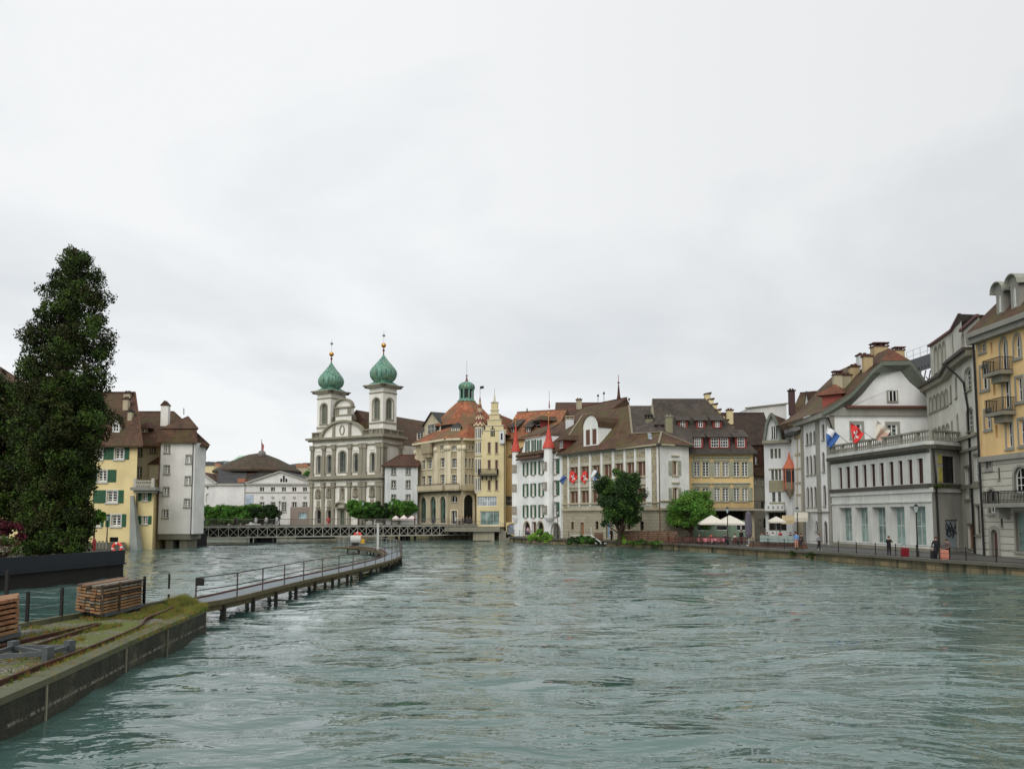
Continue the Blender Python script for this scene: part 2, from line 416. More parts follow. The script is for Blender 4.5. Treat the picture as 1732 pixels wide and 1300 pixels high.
def roof(b, A, B, D, ze, zr, m, over=.5, hl=0, hr=0, rf=.5, th=.22, gm=None, name='roof', ends=(True, True), under=None, sk=0):
    """ridge parallel to A->B (A,B front eave corners, left->right from outside); D depth; hl/hr hip insets at the ridge ends; rf ridge position over the depth"""
    A = Vector((A[0], A[1], 0)); B = Vector((B[0], B[1], 0)); u = (B - A).normalized(); n = Vector((-u.y, u.x, 0)) + u * sk; L_ = (B - A).length
    s1 = (zr - ze) / (D * rf) if rf > 0 else 0; s2 = (zr - ze) / (D * (1 - rf)) if rf < 1 else 0
    ol = over if hl == 0 else over; 
    def P(a, d, z): q = A + u * a + n * d; return Vector((q.x, q.y, z))
    zf = ze - s1 * over; zb = ze - s2 * over if rf < 1 else ze
    sl = (zr - ze) / hl if hl else 0; sr = (zr - ze) / hr if hr else 0
    f0 = P(-over, -over, zf if not hl else zf); f1 = P(L_ + over, -over, zf)
    b0 = P(-over, D + over, zb); b1 = P(L_ + over, D + over, zb)
    r0 = P(hl if hl else -over * .6, D * rf, zr); r1 = P(L_ - hr if hr else L_ + over * .6, D * rf, zr)
    if not hl: f0 = P(-over * .6, -over, zf); b0 = P(-over * .6, D + over, zb)
    if not hr: f1 = P(L_ + over * .6, -over, zf); b1 = P(L_ + over * .6, D + over, zb)
    t = Vector((0, 0, th)); mb = MB()
    global SLOPE
    SLOPE = (f0 + t, f1 + t, r0 + t)
    top = [[f0, f1, r1, r0], [b1, b0, r0, r1]]
    if hl: top.append([b0, f0, r0])
    if hr: top.append([f1, b1, r1])
    for q in top: mb.poly([p + t for p in q], m)
    um = under or m
    mb.poly([f0, b0, b1, f1], um)
    for a, c in ((f0, f1), (f1, b1), (b1, b0), (b0, f0)):
        if (a == f1 and c == b1 and not hr) or (a == b0 and c == f0 and not hl): continue
        mb.poly([a, c, c + t, a + t], um)
    if not hr: mb.poly([f1, b1, b1 + t, r1 + t, f1 + t], um)
    if not hl: mb.poly([b0, f0, f0 + t, r0 + t, b0 + t], um)
    # ridge cap
    cap = MB(); cap.sbar(r0 + t, r1 + t, .28, .16)
    for q, e, h in ((r0, (f0, b0), hl), (r1, (f1, b1), hr)):
        if h:
            for c in e: cap.sbar(q + t, c + t, .22, .12)
    o = mb.obj(name, m, b)
    cap.obj('ridge_tiles', m, o)
    if gm:
        g = MB()
        if not hl: g.poly([P(0, 0, ze - .05), P(0, D, ze - .05), P(0, D * rf, zr - .02)])
        if not hr: g.poly([P(L_, 0, ze - .05), P(L_, D, ze - .05), P(L_, D * rf, zr - .02)])
        if g.f: g.obj('gable_wall', gm, b)
    return o
def chimney(b, px0, px1, ytop, ybot, Y, m=None, cap=None, kind='slab', par=None, dp=None):
    p0 = at(px0, ytop, Y); p1 = at(px1, ytop, Y); pb = at((px0 + px1) / 2, ybot, Y)
    w = p1.x - p0.x; d = dp or max(.6, w * .7); m = m or BEIGE; cap = cap or plain('chimney_cap', (84, 52, 44), .8)
    mb = MB(); z1 = p0.z
    e = .12
    if kind == 'arch':
        h = min(.55, (z1 - pb.z) * .35)
        mb.box(p0.x, p1.x, Y, Y + d, pb.z - 1.0, z1 - h)
        o = mb.obj('chimney', m, par or b)
        c = MB(); c.box(p0.x - e, p1.x + e, Y - e, Y + d + e, z1 - .14, z1); c.box(p0.x - e, p1.x + e, Y - e, Y + d + e, z1 - h, z1 - h + .1)
        for k in range(3):
            xx = p0.x + (w - .1) * k / 2
            c.box(xx, xx + .12, Y, Y + .12, z1 - h + .1, z1 - .14); c.box(xx, xx + .12, Y + d - .12, Y + d, z1 - h + .1, z1 - .14)
        c.obj('chimney_cap', cap, o)
    elif kind == 'gable':
        h = min(.7, (z1 - pb.z) * .4)
        mb.box(p0.x, p1.x, Y, Y + d, pb.z - 1.0, z1 - h)
        o = mb.obj('chimney', m, par or b)
        c = MB(); xm = (p0.x + p1.x) / 2
        for yy in (Y - e, Y + d + e): c.poly([(p0.x - e, yy, z1 - h), (p1.x + e, yy, z1 - h), (xm, yy, z1)])
        c.poly([(p0.x - e, Y - e, z1 - h), (p0.x - e, Y + d + e, z1 - h), (xm, Y + d + e, z1), (xm, Y - e, z1)])
        c.poly([(p1.x + e, Y - e, z1 - h), (p1.x + e, Y + d + e, z1 - h), (xm, Y + d + e, z1), (xm, Y - e, z1)])
        c.poly([(p0.x - e, Y - e, z1 - h), (p1.x + e, Y - e, z1 - h), (p1.x + e, Y + d + e, z1 - h), (p0.x - e, Y + d + e, z1 - h)])
        c.obj('chimney_cap', cap, o)
    else:
        mb.box(p0.x, p1.x, Y, Y + d, pb.z - 1.0, z1 - .18)
        o = mb.obj('chimney', m, par or b)
        c = MB(); c.box(p0.x - e, p1.x + e, Y - e, Y + d + e, z1 - .18, z1)
        for k in range(2): c.box(p0.x + w * (.15 + .45 * k), p0.x + w * (.4 + .45 * k), Y + d * .3, Y + d * .7, z1, z1 + .22)
        c.obj('chimney_cap', cap, o)
    return o
SLOPE = None
def on_slope(f, px, py, sl=None, off=.05):
    a, b, c = sl or SLOPE; n = (b - a).cross(c - a); d = ray(px, py); o = Vector((0, 0, HC)); t = (a - o).dot(n) / d.dot(n); q = o + d * t
    dd = (q - f.A).dot(f.n); return f.off(dd + off)
def dormer(par, f, px0, py0, px1, py1, back, wm, rm, kind='gable', rise=.9, ov=.2, nx=2, ny=3, wins=1, pane=None, frame=None, side=.12, slope=.35, arch=0, trim=None, sl=None):
    """f: a vertical plane (Fac) the dormer face lies in; pixel box = face of the dormer without its roof"""
    xm = (px0 + px1) / 2; ym = (py0 + py1) / 2
    if sl is not None: f = on_slope(f, xm, py1, None if sl is True else sl)
    u0 = f.uz(px0, ym)[0]; u1 = f.uz(px1, ym)[0]; z1 = f.uz(xm, py0)[1]; z0 = f.uz(xm, py1)[1]; P = f.P
    A = P(u0, 0); B = P(u1, 0)
    e = thing('dormer', None, None, P((u0 + u1) / 2, z0)); off = Vector((0, 0, 0)); p = par
    while p is not None: off += Vector(p.location); p = p.parent
    e.location = e.location - off; e.parent = par
    g = Fac(e, (A.x, A.y), (B.x, B.y), z0, z1, wm, 'dormer_wall')
    w = (u1 - u0); cw = (w - side * (wins + 1)) / wins
    for i in range(wins):
        a = side + i * (cw + side)
        g.w(a, a + cw, z0 + .12, z1 - .12, nx=nx, ny=ny, pane=pane, frame=frame, sill=False, arch=arch, trim=trim, tw=.07)
    g.build(dep=.12)
    Q = g.P; mb = MB()
    mb.poly([Q(0, z0), Q(0, z1), Q(0, z1, -back), Q(0, z0, -back)]); mb.poly([Q(w, z0), Q(w, z1), Q(w, z1, -back), Q(w, z0, -back)])
    r = MB(); t = .1
    if kind == 'gable':
        mb.poly([Q(0, z1), Q(w, z1), Q(w / 2, z1 + rise)])
        k = rise / (w / 2)
        for a, c in ((-ov, w / 2), (w + ov, w / 2)):
            za = z1 - ov * k
            q = [Q(a, za, ov), Q(c, z1 + rise, ov), Q(c, z1 + rise, -back), Q(a, za, -back)]
            r.hexa([p for p in q] + [p + Vector((0, 0, t)) for p in q])
    elif kind == 'hip':
        za = z1 - .05; q = [Q(-ov, za, ov), Q(w + ov, za, ov), Q(w + ov, za, -back), Q(-ov, za, -back)]
        a = Q(w / 2, z1 + rise, -w * .45); c = Q(w / 2, z1 + rise, -back)
        r.poly([q[0], q[1], a]); r.poly([q[1], q[2], c, a]); r.poly([q[3], q[0], a, c]); r.poly(q[::-1])
    elif kind == 'arch':
        pts = [(w / 2 - (w / 2 + ov) * math.cos(math.pi * k / 8), z1 + rise * math.sin(math.pi * k / 8)) for k in range(9)]
        mb.poly([Q(a, c) for a, c in pts] )
        for i in range(8):
            q = [Q(*pts[i], ov), Q(*pts[i + 1], ov), Q(*pts[i + 1], -back), Q(*pts[i], -back)]
            r.hexa(q + [p + Vector((0, 0, t)) for p in q])
    else:  # shed: roof rises backwards
        q = [Q(-ov, z1 - ov * slope, ov), Q(w + ov, z1 - ov * slope, ov), Q(w + ov, z1 + back * slope, -back), Q(-ov, z1 + back * slope, -back)]
        r.hexa(q + [p + Vector((0, 0, t)) for p in q])
        for uu in (0, w): mb.poly([Q(uu, z1), Q(uu, z1 + back * slope, -back), Q(uu, z1, -back)])
    mb.obj('dormer_cheek', wm, e); r.obj('dormer_roof', rm, e)
    return e
def pipe(b, pts, r=.07, m=None, name='downpipe'):
    mb = MB()
    for i in range(len(pts) - 1): mb.bar(pts[i], pts[i + 1], r, None, 6)
    return mb.obj(name, m or DARKM, b)
def railing(mb, pts, h=1.0, step=.14, r=.012, mid=False, top=.03):
    """iron railing with balusters along a 3D polyline (at floor level)"""
    up = Vector((0, 0, 1))
    for i in range(len(pts) - 1):
        a = Vector(pts[i]); c = Vector(pts[i + 1]); l = (c - a).length; k = max(1, int(l / step))
        mb.sbar(a + up * h, c + up * h, top, top); mb.sbar(a + up * .08, c + up * .08, top * .7, top * .7)
        for j in range(k + 1):
            p = a.lerp(c, j / k); mb.sbar(p, p + up * h, r * 2, r * 2)
# ================================================================== THE SETTING
def poly_slab(name, pts, z, m, kind='structure', zb=None, wallm=None):
    mb = MB(); mb.poly([(p[0], p[1], z) for p in pts])
    o = mb.obj(name, m); tag(o, kind=kind)
    return o
# ---- water
def water_mat():
    m, n, b = newmat('river_water')
    b.inputs['IOR'].default_value = 1.7; b.inputs['Roughness'].default_value = 0.03
    t = nd(n, 'ShaderNodeTexCoord')
    def nz(sc, scl, det, ro=.6, dist=0.0):
        mp = nd(n, 'ShaderNodeMapping'); mp.inputs['Scale'].default_value = sc; n.links.new(t.outputs['Object'], mp.inputs[0])
        x = nd(n, 'ShaderNodeTexNoise'); x.inputs['Scale'].default_value = scl; x.inputs['Detail'].default_value = det; x.inputs['Roughness'].default_value = ro; x.inputs['Distortion'].default_value = dist
        n.links.new(mp.outputs[0], x.inputs['Vector']); return x.outputs[0]
    a = nz((.38, .95, 1), .42, 3, .5, .9); c = nz((.45, 1, 1), 1.3, 3, .5, .6); d = nz((.7, 1, 1), 5.0, 2, .5)
    patch = nz((.5, .5, 1), .09, 4, .55)
    ad = nd(n, 'ShaderNodeMath', operation='MULTIPLY_ADD'); n.links.new(c, ad.inputs[0]); ad.inputs[1].default_value = .34; n.links.new(a, ad.inputs[2])
    ad2 = nd(n, 'ShaderNodeMath', operation='MULTIPLY_ADD'); n.links.new(d, ad2.inputs[0]); ad2.inputs[1].default_value = .05; n.links.new(ad.outputs[0], ad2.inputs[2])
    u = nd(n, 'ShaderNodeBump'); u.inputs['Strength'].default_value = 1.0; u.inputs['Distance'].default_value = .72; rp = nz((.35, 1.1, 1), .16, 4, .6, .6); n.links.new(ramp(n, rp, .38, .60, (.35,) * 3 + (1,), (1, 1, 1, 1)), u.inputs['Strength'])
    n.links.new(ad2.outputs[0], u.inputs['Height']); n.links.new(u.outputs[0], b.inputs['Normal'])
    col = mixc(n, ramp(n, patch, .35, .65), (.048, .102, .088, 1), (.096, .162, .142, 1))
    va = nd(n, 'ShaderNodeAttribute', attribute_name='foam'); mu = nd(n, 'ShaderNodeMath', operation='MULTIPLY'); n.links.new(va.outputs['Fac'], mu.inputs[0]); n.links.new(ramp(n, c, .46, .62), mu.inputs[1])
    col = mixc(n, mu.outputs[0], col, (.62, .70, .68, 1))
    n.links.new(col, b.inputs['Base Color'])
    return m
WATER = water_mat()
def build_water():
    NR, NC = 430, 360
    v = []; f = []
    nz = noise.noise
    for j in range(NR):
        Y = 4.0 * (430 / 4.0) ** (j / (NR - 1))
        for i in range(NC):
            X = (-1.15 + 2.3 * i / (NC - 1)) * (Y + 8)
            fl = min(1.0, 200 / (Y + 60))
            s = nz((X * .11, Y * .16, 1)) * .20 + nz((X * .22 + 7, Y * .46, 3)) * .15 + nz((X * .6, Y * 1.2, 9)) * .06
            if Y > 126: s *= .35
            v.append((X, Y, s * fl - .0))
    for j in range(NR - 1):
        for i in range(NC - 1):
            k = j * NC + i; f.append((k, k + 1, k + NC + 1, k + NC))
    me = bpy.data.meshes.new('water'); me.from_pydata(v, [], f); me.polygons.foreach_set('use_smooth', [True] * len(f)); me.materials.append(WATER)
    at_ = me.attributes.new('foam', 'FLOAT', 'POINT'); wl = [ground(px, py, .8) for px, py in ((345, 1022), (397, 1012), (460, 997), (517, 983), (561, 973), (605, 963), (638, 955), (662, 949), (680, 941))]
    fo = [0.0] * len(v)
    for k, (X, Y, Z) in enumerate(v):
        if 26 < Y < 78 and -24 < X < 4:
            best = 99
            for a, c in zip(wl[:-1], wl[1:]):
                d = c - a; t_ = max(0, min(1, ((X - a.x) * d.x + (Y - a.y) * d.y) / (d.x * d.x + d.y * d.y))); ex, ey = X - a.x - d.x * t_, Y - a.y - d.y * t_; q = math.hypot(ex, ey)
                if q < best: best = q; side = ex * d.y - ey * d.x
            if side > 0: fo[k] = max(0, 1 - abs(best - 1.6) / 4.0) * .75
    at_.data.foreach_set('value', fo)
    o = bpy.data.objects.new('water', me); COL.objects.link(o); tag(o, kind='structure')
    mb = MB(); mb.poly([(-2500, -200, -1.5), (2500, -200, -1.5), (2500, 3500, -1.5), (-2500, 3500, -1.5)])
    tag(mb.obj('river_bed', plain('river_bed_mud', (60, 66, 58), .9)), kind='structure')
build_water()
# ---- right bank: promenade with its stone quay wall
PAVE = stucco('wet_asphalt_paving', (84, 83, 80), .4, .5)
def quaywall_mat():
    m, n, b = newmat('stained_quay_stone')
    t = nd(n, 'ShaderNodeTexCoord'); br = nd(n, 'ShaderNodeTexBrick'); n.links.new(t.outputs['UV'], br.inputs[0])
    br.inputs['Color1'].default_value = lin((140, 124, 92)); br.inputs['Color2'].default_value = lin((98, 92, 70)); br.inputs['Mortar'].default_value = lin((54, 50, 40))
    br.inputs['Scale'].default_value = 1; br.inputs['Mortar Size'].default_value = .02; br.inputs['Brick Width'].default_value = 1.1; br.inputs['Row Height'].default_value = .42
    st = noise_node(n, 1.0, 4, .7, (.9, .9, .08)); gr = noise_node(n, .25, 4, .6)
    col = mixc(n, ramp(n, st.outputs[0], .50, .62), br.outputs[0], lin((44, 44, 32)))
    col = mixc(n, ramp(n, gr.outputs[0], .55, .68, (0, 0, 0, 1), (.8,) * 3 + (1,)), col, lin((86, 96, 38)))
    n.links.new(col, b.inputs['Base Color']); b.inputs['Roughness'].default_value = .8
    bump(n, b, br.outputs['Fac'], -.5, .05)
    return m
QWALL = quaywall_mat()
QZ = .75
edge = [ground(px, py, 0) for px, py in ((2600, 1042), (1900, 990), (1732, 976), (1600, 966), (1500, 957), (1400, 948.5), (1300, 941.5), (1200, 934), (1140, 930), (1100, 927.5), (1000, 922.5), (900, 918.5), (862, 915.5))]
edge = [(p.x, p.y) for p in edge]
LANDR = edge + [(6, 170), (60, 260), (400, 260), (400, edge[0][1])]
poly_slab('promenade_pavement', LANDR, QZ, PAVE)
mb = MB(); acc = 0
for a, c in zip(edge[:-1], edge[1:]):
    l = math.dist(a, c)
    mb.poly([(a[0], a[1], -1), (c[0], c[1], -1), (c[0], c[1], QZ), (a[0], a[1], QZ)], None, [(acc, -1), (acc + l, -1), (acc + l, QZ), (acc, QZ)]); acc += l
tag(mb.obj('quay_wall', QWALL), 'long stained stone quay wall with dark streaks below the promenade on the right bank', 'quay wall')
mb = MB()
for a, c in zip(edge[:-1], edge[1:]): mb.sbar((a[0] - .03, a[1], QZ + .02), (c[0] - .03, c[1], QZ + .02), .5, .22)
tag(mb.obj('kerb', stucco('dark_kerb_stone', (96, 93, 82), .6)), kind='structure')
# ---- far bank (z 2.3), left bank land behind everything
FZ = 2.3
xx = lambda px, Y, z=FZ: gx(px, Y, z)
FAR = [xx(858, 149), xx(842, 147), xx(800, 149.5), xx(700, 157), xx(560, 160), xx(330, 165), xx(200, 167), (-400, 167), (-400, 700), (400, 700), (400, 262), (58, 262), xx(872, 171)]
poly_slab('far_bank_pavement', FAR, FZ, stucco('grey_setts', (128, 124, 114), .3))
mb = MB(); acc = 0
for a, c in zip(FAR[:7], FAR[1:8]):
    l = math.dist(a, c)
    mb.poly([(a[0], a[1], -1), (c[0], c[1], -1), (c[0], c[1], FZ), (a[0], a[1], FZ)], None, [(acc, -1), (acc + l, -1), (acc + l, FZ), (acc, FZ)]); acc += l
a = FAR[0]; c = FAR[-1]; mb.poly([(a[0], a[1], -1), (c[0], c[1], -1), (c[0], c[1], FZ), (a[0], a[1], FZ)])
tag(mb.obj('quay_wall', QWALL), 'stone quay wall of the far bank in the shade behind the truss footbridge', 'quay wall')
# land right of the far bank steps up: joins with promenade
tag(MB().poly([(-2500, 690, 1), (2500, 690, 1), (2500, 3400, 1), (-2500, 3400, 1)]).obj('ground', plain('far_ground', (90, 100, 80), .9)), kind='structure')
# ---- left bank terrace with tree
TZ = .95
TC = Vector((*gx(208, 57.8, 0), 0)); TN = ground(0, 1001, 0); TD = (TC - TN).normalized(); TB = TN - TD * 14; TE = Vector((*gx(209, 104.4, 0), 0))
TER = [(TB.x, TB.y), (TC.x, TC.y), (TE.x, TE.y), (-120, 104.4), (-120, 30)]
poly_slab('terrace_pavement', TER, TZ, plain('dark_earth', (62, 58, 44), .95, 0, .3, .6))
DWALL = stucco('dark_wet_wall', (38, 36, 31), .6); DPAN = stucco('dark_blue_panel', (26, 34, 42), .5, .5)
mb = MB()
for a, c in zip(TER[:2], TER[1:3]): mb.poly([(a[0], a[1], -1), (c[0], c[1], -1), (c[0], c[1], 1.05), (a[0], a[1], 1.05)], DWALL)
o = mb.obj('terrace_wall', None); tag(o, 'dark wet retaining wall with blue grey parapet in front of the big conifer', 'wall')
mb = MB(); mb.sbar(TB + Vector((.02, 0, 1.48)), TC + Vector((.02, 0, 1.44)), .14, .9); mb.sbar(TC + Vector((0, 0, 1.44)), TC.lerp(TE, .3) + Vector((-.1, 0, 1.44)), .14, .9)
mb.sbar(TB + Vector((.05, 0, .98)), TC + Vector((.05, 0, .98)), .3, .1); mb.obj('parapet', DPAN, o)
# ---- island in the foreground
IZ = .8
isl_r = [ground(px, py, IZ) for px, py in ((0, 1186), (90, 1147), (180, 1106), (263, 1068), (349.5, 1031.5), (328.5, 1022.5))]
isl_l = [ground(px, py, IZ) for px, py in ((313, 1013.5), (245, 1028), (160, 1040), (103, 1049), (45, 1060), (0, 1069))]
d0 = (isl_r[0] - isl_r[2]).normalized()
near_r = isl_r[0] + d0 * 14
near_l = isl_l[-1] + Vector((-4.0, -14, 0))
ISL = [near_r] + isl_r + isl_l + [near_l]
def island_mat():
    m, n, b = newmat('gravel_and_moss')
    g = noise_node(n, .55, 5, .6); f2 = noise_node(n, 14, 4, .7); o2 = noise_node(n, 1.2, 4, .6)
    t = nd(n, 'ShaderNodeTexCoord'); vo = nd(n, 'ShaderNodeTexVoronoi'); vo.inputs['Scale'].default_value = 16; n.links.new(t.outputs['Object'], vo.inputs['Vector'])
    col = mixc(n, ramp(n, vo.outputs['Color'], .2, .9), lin((58, 54, 46)), lin((142, 136, 122)))
    g2 = noise_node(n, 2.6, 5, .75); gm_ = mixc(n, ramp(n, f2.outputs[0], .3, .7), lin((58, 66, 24)), lin((112, 122, 48)))
    col = mixc(n, ramp(n, mixc(n, .45, g.outputs[0], g2.outputs[0]), .47, .54), col, gm_)
    col = mixc(n, ramp(n, o2.outputs[0], .60, .70, (0, 0, 0, 1), (.7,) * 3 + (1,)), col, lin((132, 94, 44)))
    n.links.new(col, b.inputs['Base Color']); b.inputs['Roughness'].default_value = .95
    bump(n, b, f2.outputs[0], .8, .04); return m
def concrete_wall_mat():
    m, n, b = newmat('mossy_concrete_wall')
    st = noise_node(n, 1.0, 5, .7, (1.3, 1.3, .12)); f2 = noise_node(n, 6, 4, .7); ln = noise_node(n, 1.0, 3, .8, (.5, .5, 9))
    t = nd(n, 'ShaderNodeTexCoord'); sp = nd(n, 'ShaderNodeSeparateXYZ'); n.links.new(t.outputs['Object'], sp.inputs[0])
    col = mixc(n, ramp(n, st.outputs[0], .38, .68), lin((26, 27, 17)), lin((60, 58, 42)))
    z1 = nd(n, 'ShaderNodeMapRange'); z1.inputs[1].default_value = .22; z1.inputs[2].default_value = .26; n.links.new(sp.outputs['Z'], z1.inputs[0])
    z2 = nd(n, 'ShaderNodeMapRange'); z2.inputs[1].default_value = .33; z2.inputs[2].default_value = .28; n.links.new(sp.outputs['Z'], z2.inputs[0])
    mu = nd(n, 'ShaderNodeMath', operation='MULTIPLY'); n.links.new(z1.outputs[0], mu.inputs[0]); n.links.new(z2.outputs[0], mu.inputs[1])
    mu2 = nd(n, 'ShaderNodeMath', operation='MULTIPLY'); n.links.new(mu.outputs[0], mu2.inputs[0]); n.links.new(ramp(n, f2.outputs[0], .46, .58), mu2.inputs[1])
    col = mixc(n, mu2.outputs[0], col, lin((160, 156, 138)))
    bl2 = noise_node(n, .8, 6, .75, (1, 1, 1.4)); zr_ = nd(n, 'ShaderNodeMapRange'); zr_.inputs[1].default_value = .18; zr_.inputs[2].default_value = .0; n.links.new(sp.outputs['Z'], zr_.inputs[0])
    col = mixc(n, ramp(n, bl2.outputs[0], .52, .66, (0, 0, 0, 1), (.75,) * 3 + (1,)), col, lin((96, 94, 74)))
    col = mixc(n, ramp(n, f2.outputs[0], .50, .64, (0, 0, 0, 1), (.6,) * 3 + (1,)), col, lin((30, 34, 18)))
    col = mixc(n, zr_.outputs[0], col, lin((44, 52, 34)))
    n.links.new(col, b.inputs['Base Color']); b.inputs['Roughness'].default_value = .8
    bump(n, b, f2.outputs[0], .8, .05); return m
CW = concrete_wall_mat(); CAP = stucco('mossy_concrete_cap', (92, 94, 70), .9)
isle = MB(); isle.poly([(p.x, p.y, IZ) for p in ISL], island_mat())
tag(isle.obj('quay_ground'), kind='structure')
mb = MB(); outer = [near_r] + isl_r
for a, c in zip(outer[:-1], outer[1:]): mb.poly([(a.x, a.y, -1), (c.x, c.y, -1), (c.x, c.y, IZ), (a.x, a.y, IZ)])
b_ = [isl_r[-1]] + isl_l + [near_l]
for a, c in zip(b_[:-1], b_[1:]): mb.poly([(a.x, a.y, -1), (c.x, c.y, -1), (c.x, c.y, IZ), (a.x, a.y, IZ)])
iw = mb.obj('embankment_wall', CW); tag(iw, 'mossy dark concrete embankment wall in the left foreground with pale streaks', 'embankment wall')
mb = MB()
for a, c in zip(outer[:-1], outer[1:]):
    u = (c - a).normalized(); nn = Vector((-u.y, u.x, 0)) * .19
    mb.sbar(a + nn + Vector((0, 0, .0)), c + nn + Vector((0, 0, .0)), .42, .14)
mb.obj('coping', CAP, iw)
mb = MB()
for px, py in ((78, 1152), (213, 1091), (283, 1060)):
    p = ground(px, py, IZ); mb.sbar((p.x + .015, p.y, -.3), (p.x + .015, p.y, IZ - .08), .045, .05)
mb.obj('joint_strip', stucco('pale_lime_joint', (138, 134, 114), 1.0), iw)
mb = MB()
for a, c in zip(b_[1:-2], b_[2:-1]): mb.sbar(a + Vector((0, 0, .05)), c + Vector((0, 0, .05)), .22, .22)
mb.obj('coping', CAP, iw)
# rails
RUST = plain('rusty_rail_steel', (86, 60, 46), .6, .5, .3)
def rail_run(pix, dz=.09):
    P = [ground(px, py, IZ + dz) for px, py in pix]; mb = MB()
    # smooth by catmull-rom
    Q = []
    for i in range(len(P) - 1):
        p0 = P[max(0, i - 1)]; p1 = P[i]; p2 = P[i + 1]; p3 = P[min(len(P) - 1, i + 2)]
        for k in range(6):
            t = k / 6; Q.append(.5 * ((2 * p1) + (-p0 + p2) * t + (2 * p0 - 5 * p1 + 4 * p2 - p3) * t * t + (-p0 + 3 * p1 - 3 * p2 + p3) * t ** 3))
    Q.append(P[-1])
    for a, c in zip(Q[:-1], Q[1:]):
        mb.sbar(a, c, .065, .05); mb.sbar(a - Vector((0, 0, .05)), c - Vector((0, 0, .05)), .03, .08); mb.sbar(a - Vector((0, 0, .08)), c - Vector((0, 0, .08)), .12, .02)
    return mb.obj('rail', RUST)
tag(rail_run([(-60, 1172), (0, 1150.7), (75, 1121.6), (122, 1105), (190, 1078), (235.5, 1058), (247, 1045), (277, 1033), (319, 1013.6)]), 'rusty rail nearest the wall edge, curving between grass tufts', 'rail', 'old trolley rails on the embankment')
tag(rail_run([(-60, 1105), (0, 1092), (27.7, 1084.5), (138.5, 1059.3), (165, 1053.5)]), 'straight dark rail running up to the plank stack on the water side', 'rail', 'old trolley rails on the embankment')
tag(rail_run([(40, 1096.5), (52.6, 1092.5), (110.8, 1073), (155, 1059), (170, 1054)]), 'middle rail merging with its neighbour just before the plank stack', 'rail', 'old trolley rails on the embankment')
# bolted frame with four grey blocks lying on the rails
fr = thing('axle_frame', 'grey steel frame with block feet lying across the rails', 'steel frame', ground(70, 1100, IZ + .1))
STEELG = plain('galvanised_steel', (92, 97, 99), .5, .4, .2)
B4 = [ground(px, py, IZ) for px, py in ((22, 1108), (117, 1107), (80, 1119), (-30, 1126))]
for p in B4:
    mb = MB(); mb.obox((p.x, p.y), (.3, 1), .10, .09, IZ + .02, IZ + .36); mb.obj('block', STEELG, fr)
mb = MB(); up = Vector((0, 0, .2))
for i, j in ((0, 1), (3, 2), (0, 3), (1, 2), (0, 2)): mb.sbar(B4[i] + up, B4[j] + up, .07, .1)
mb.obj('frame_bar', STEELG, fr)
# grass
def grass_clump():
    mb = MB(); rnd = random.Random(3)
    gm = [plain('grass_green', (88, 112, 38), .9, 0, .3, 1), plain('grass_yellow', (124, 124, 54), .9, 0, .3, 1), plain('grass_dry', (150, 112, 62), .9, 0, .3, 1)]
    def tuft(p, h, n, m):
        for _ in range(n):
            a = rnd.uniform(0, 6.28); r = rnd.uniform(0, .09); q = p + Vector((math.cos(a) * r, math.sin(a) * r, 0)); l = h * rnd.uniform(.4, 1)
            t = Vector((rnd.uniform(-.4, .4), rnd.uniform(-.4, .4), 1)) * l; w = Vector((math.sin(a), -math.cos(a), 0)) * .008
            mb.poly([q - w, q + w, q + t], m)
    bounds = [(0, 1069), (45, 1060)]
    for _ in range(9500):
        t = rnd.random() ** .6; s = rnd.random()
        L0 = Vector((isl_l[-1].x, isl_l[-1].y, 0)).lerp(isl_l[0], t) ; R0 = isl_r[0].lerp(isl_r[4], t)
        q = L0.lerp(R0, s); q.z = IZ
        nv = noise.noise((q.x * .9, q.y * .5, 4)) + .35 * (t > .72) + .25 * (s > .8) - .05
        if nv < .0: continue
        tall = .30 if (t > .84 and rnd.random() < .5) else rnd.choice((.07, .1, .15))
        if t > .93 and rnd.random() < .3: tall = .36
        tuft(q, tall, 9, rnd.choice(gm[:2] * 3 + [gm[2]] * (2 if t < .9 else 1)))
    tag(mb.obj('grass'), 'green and yellow grass tufts growing on the gravel embankment', 'grass', kind='stuff')
grass_clump()
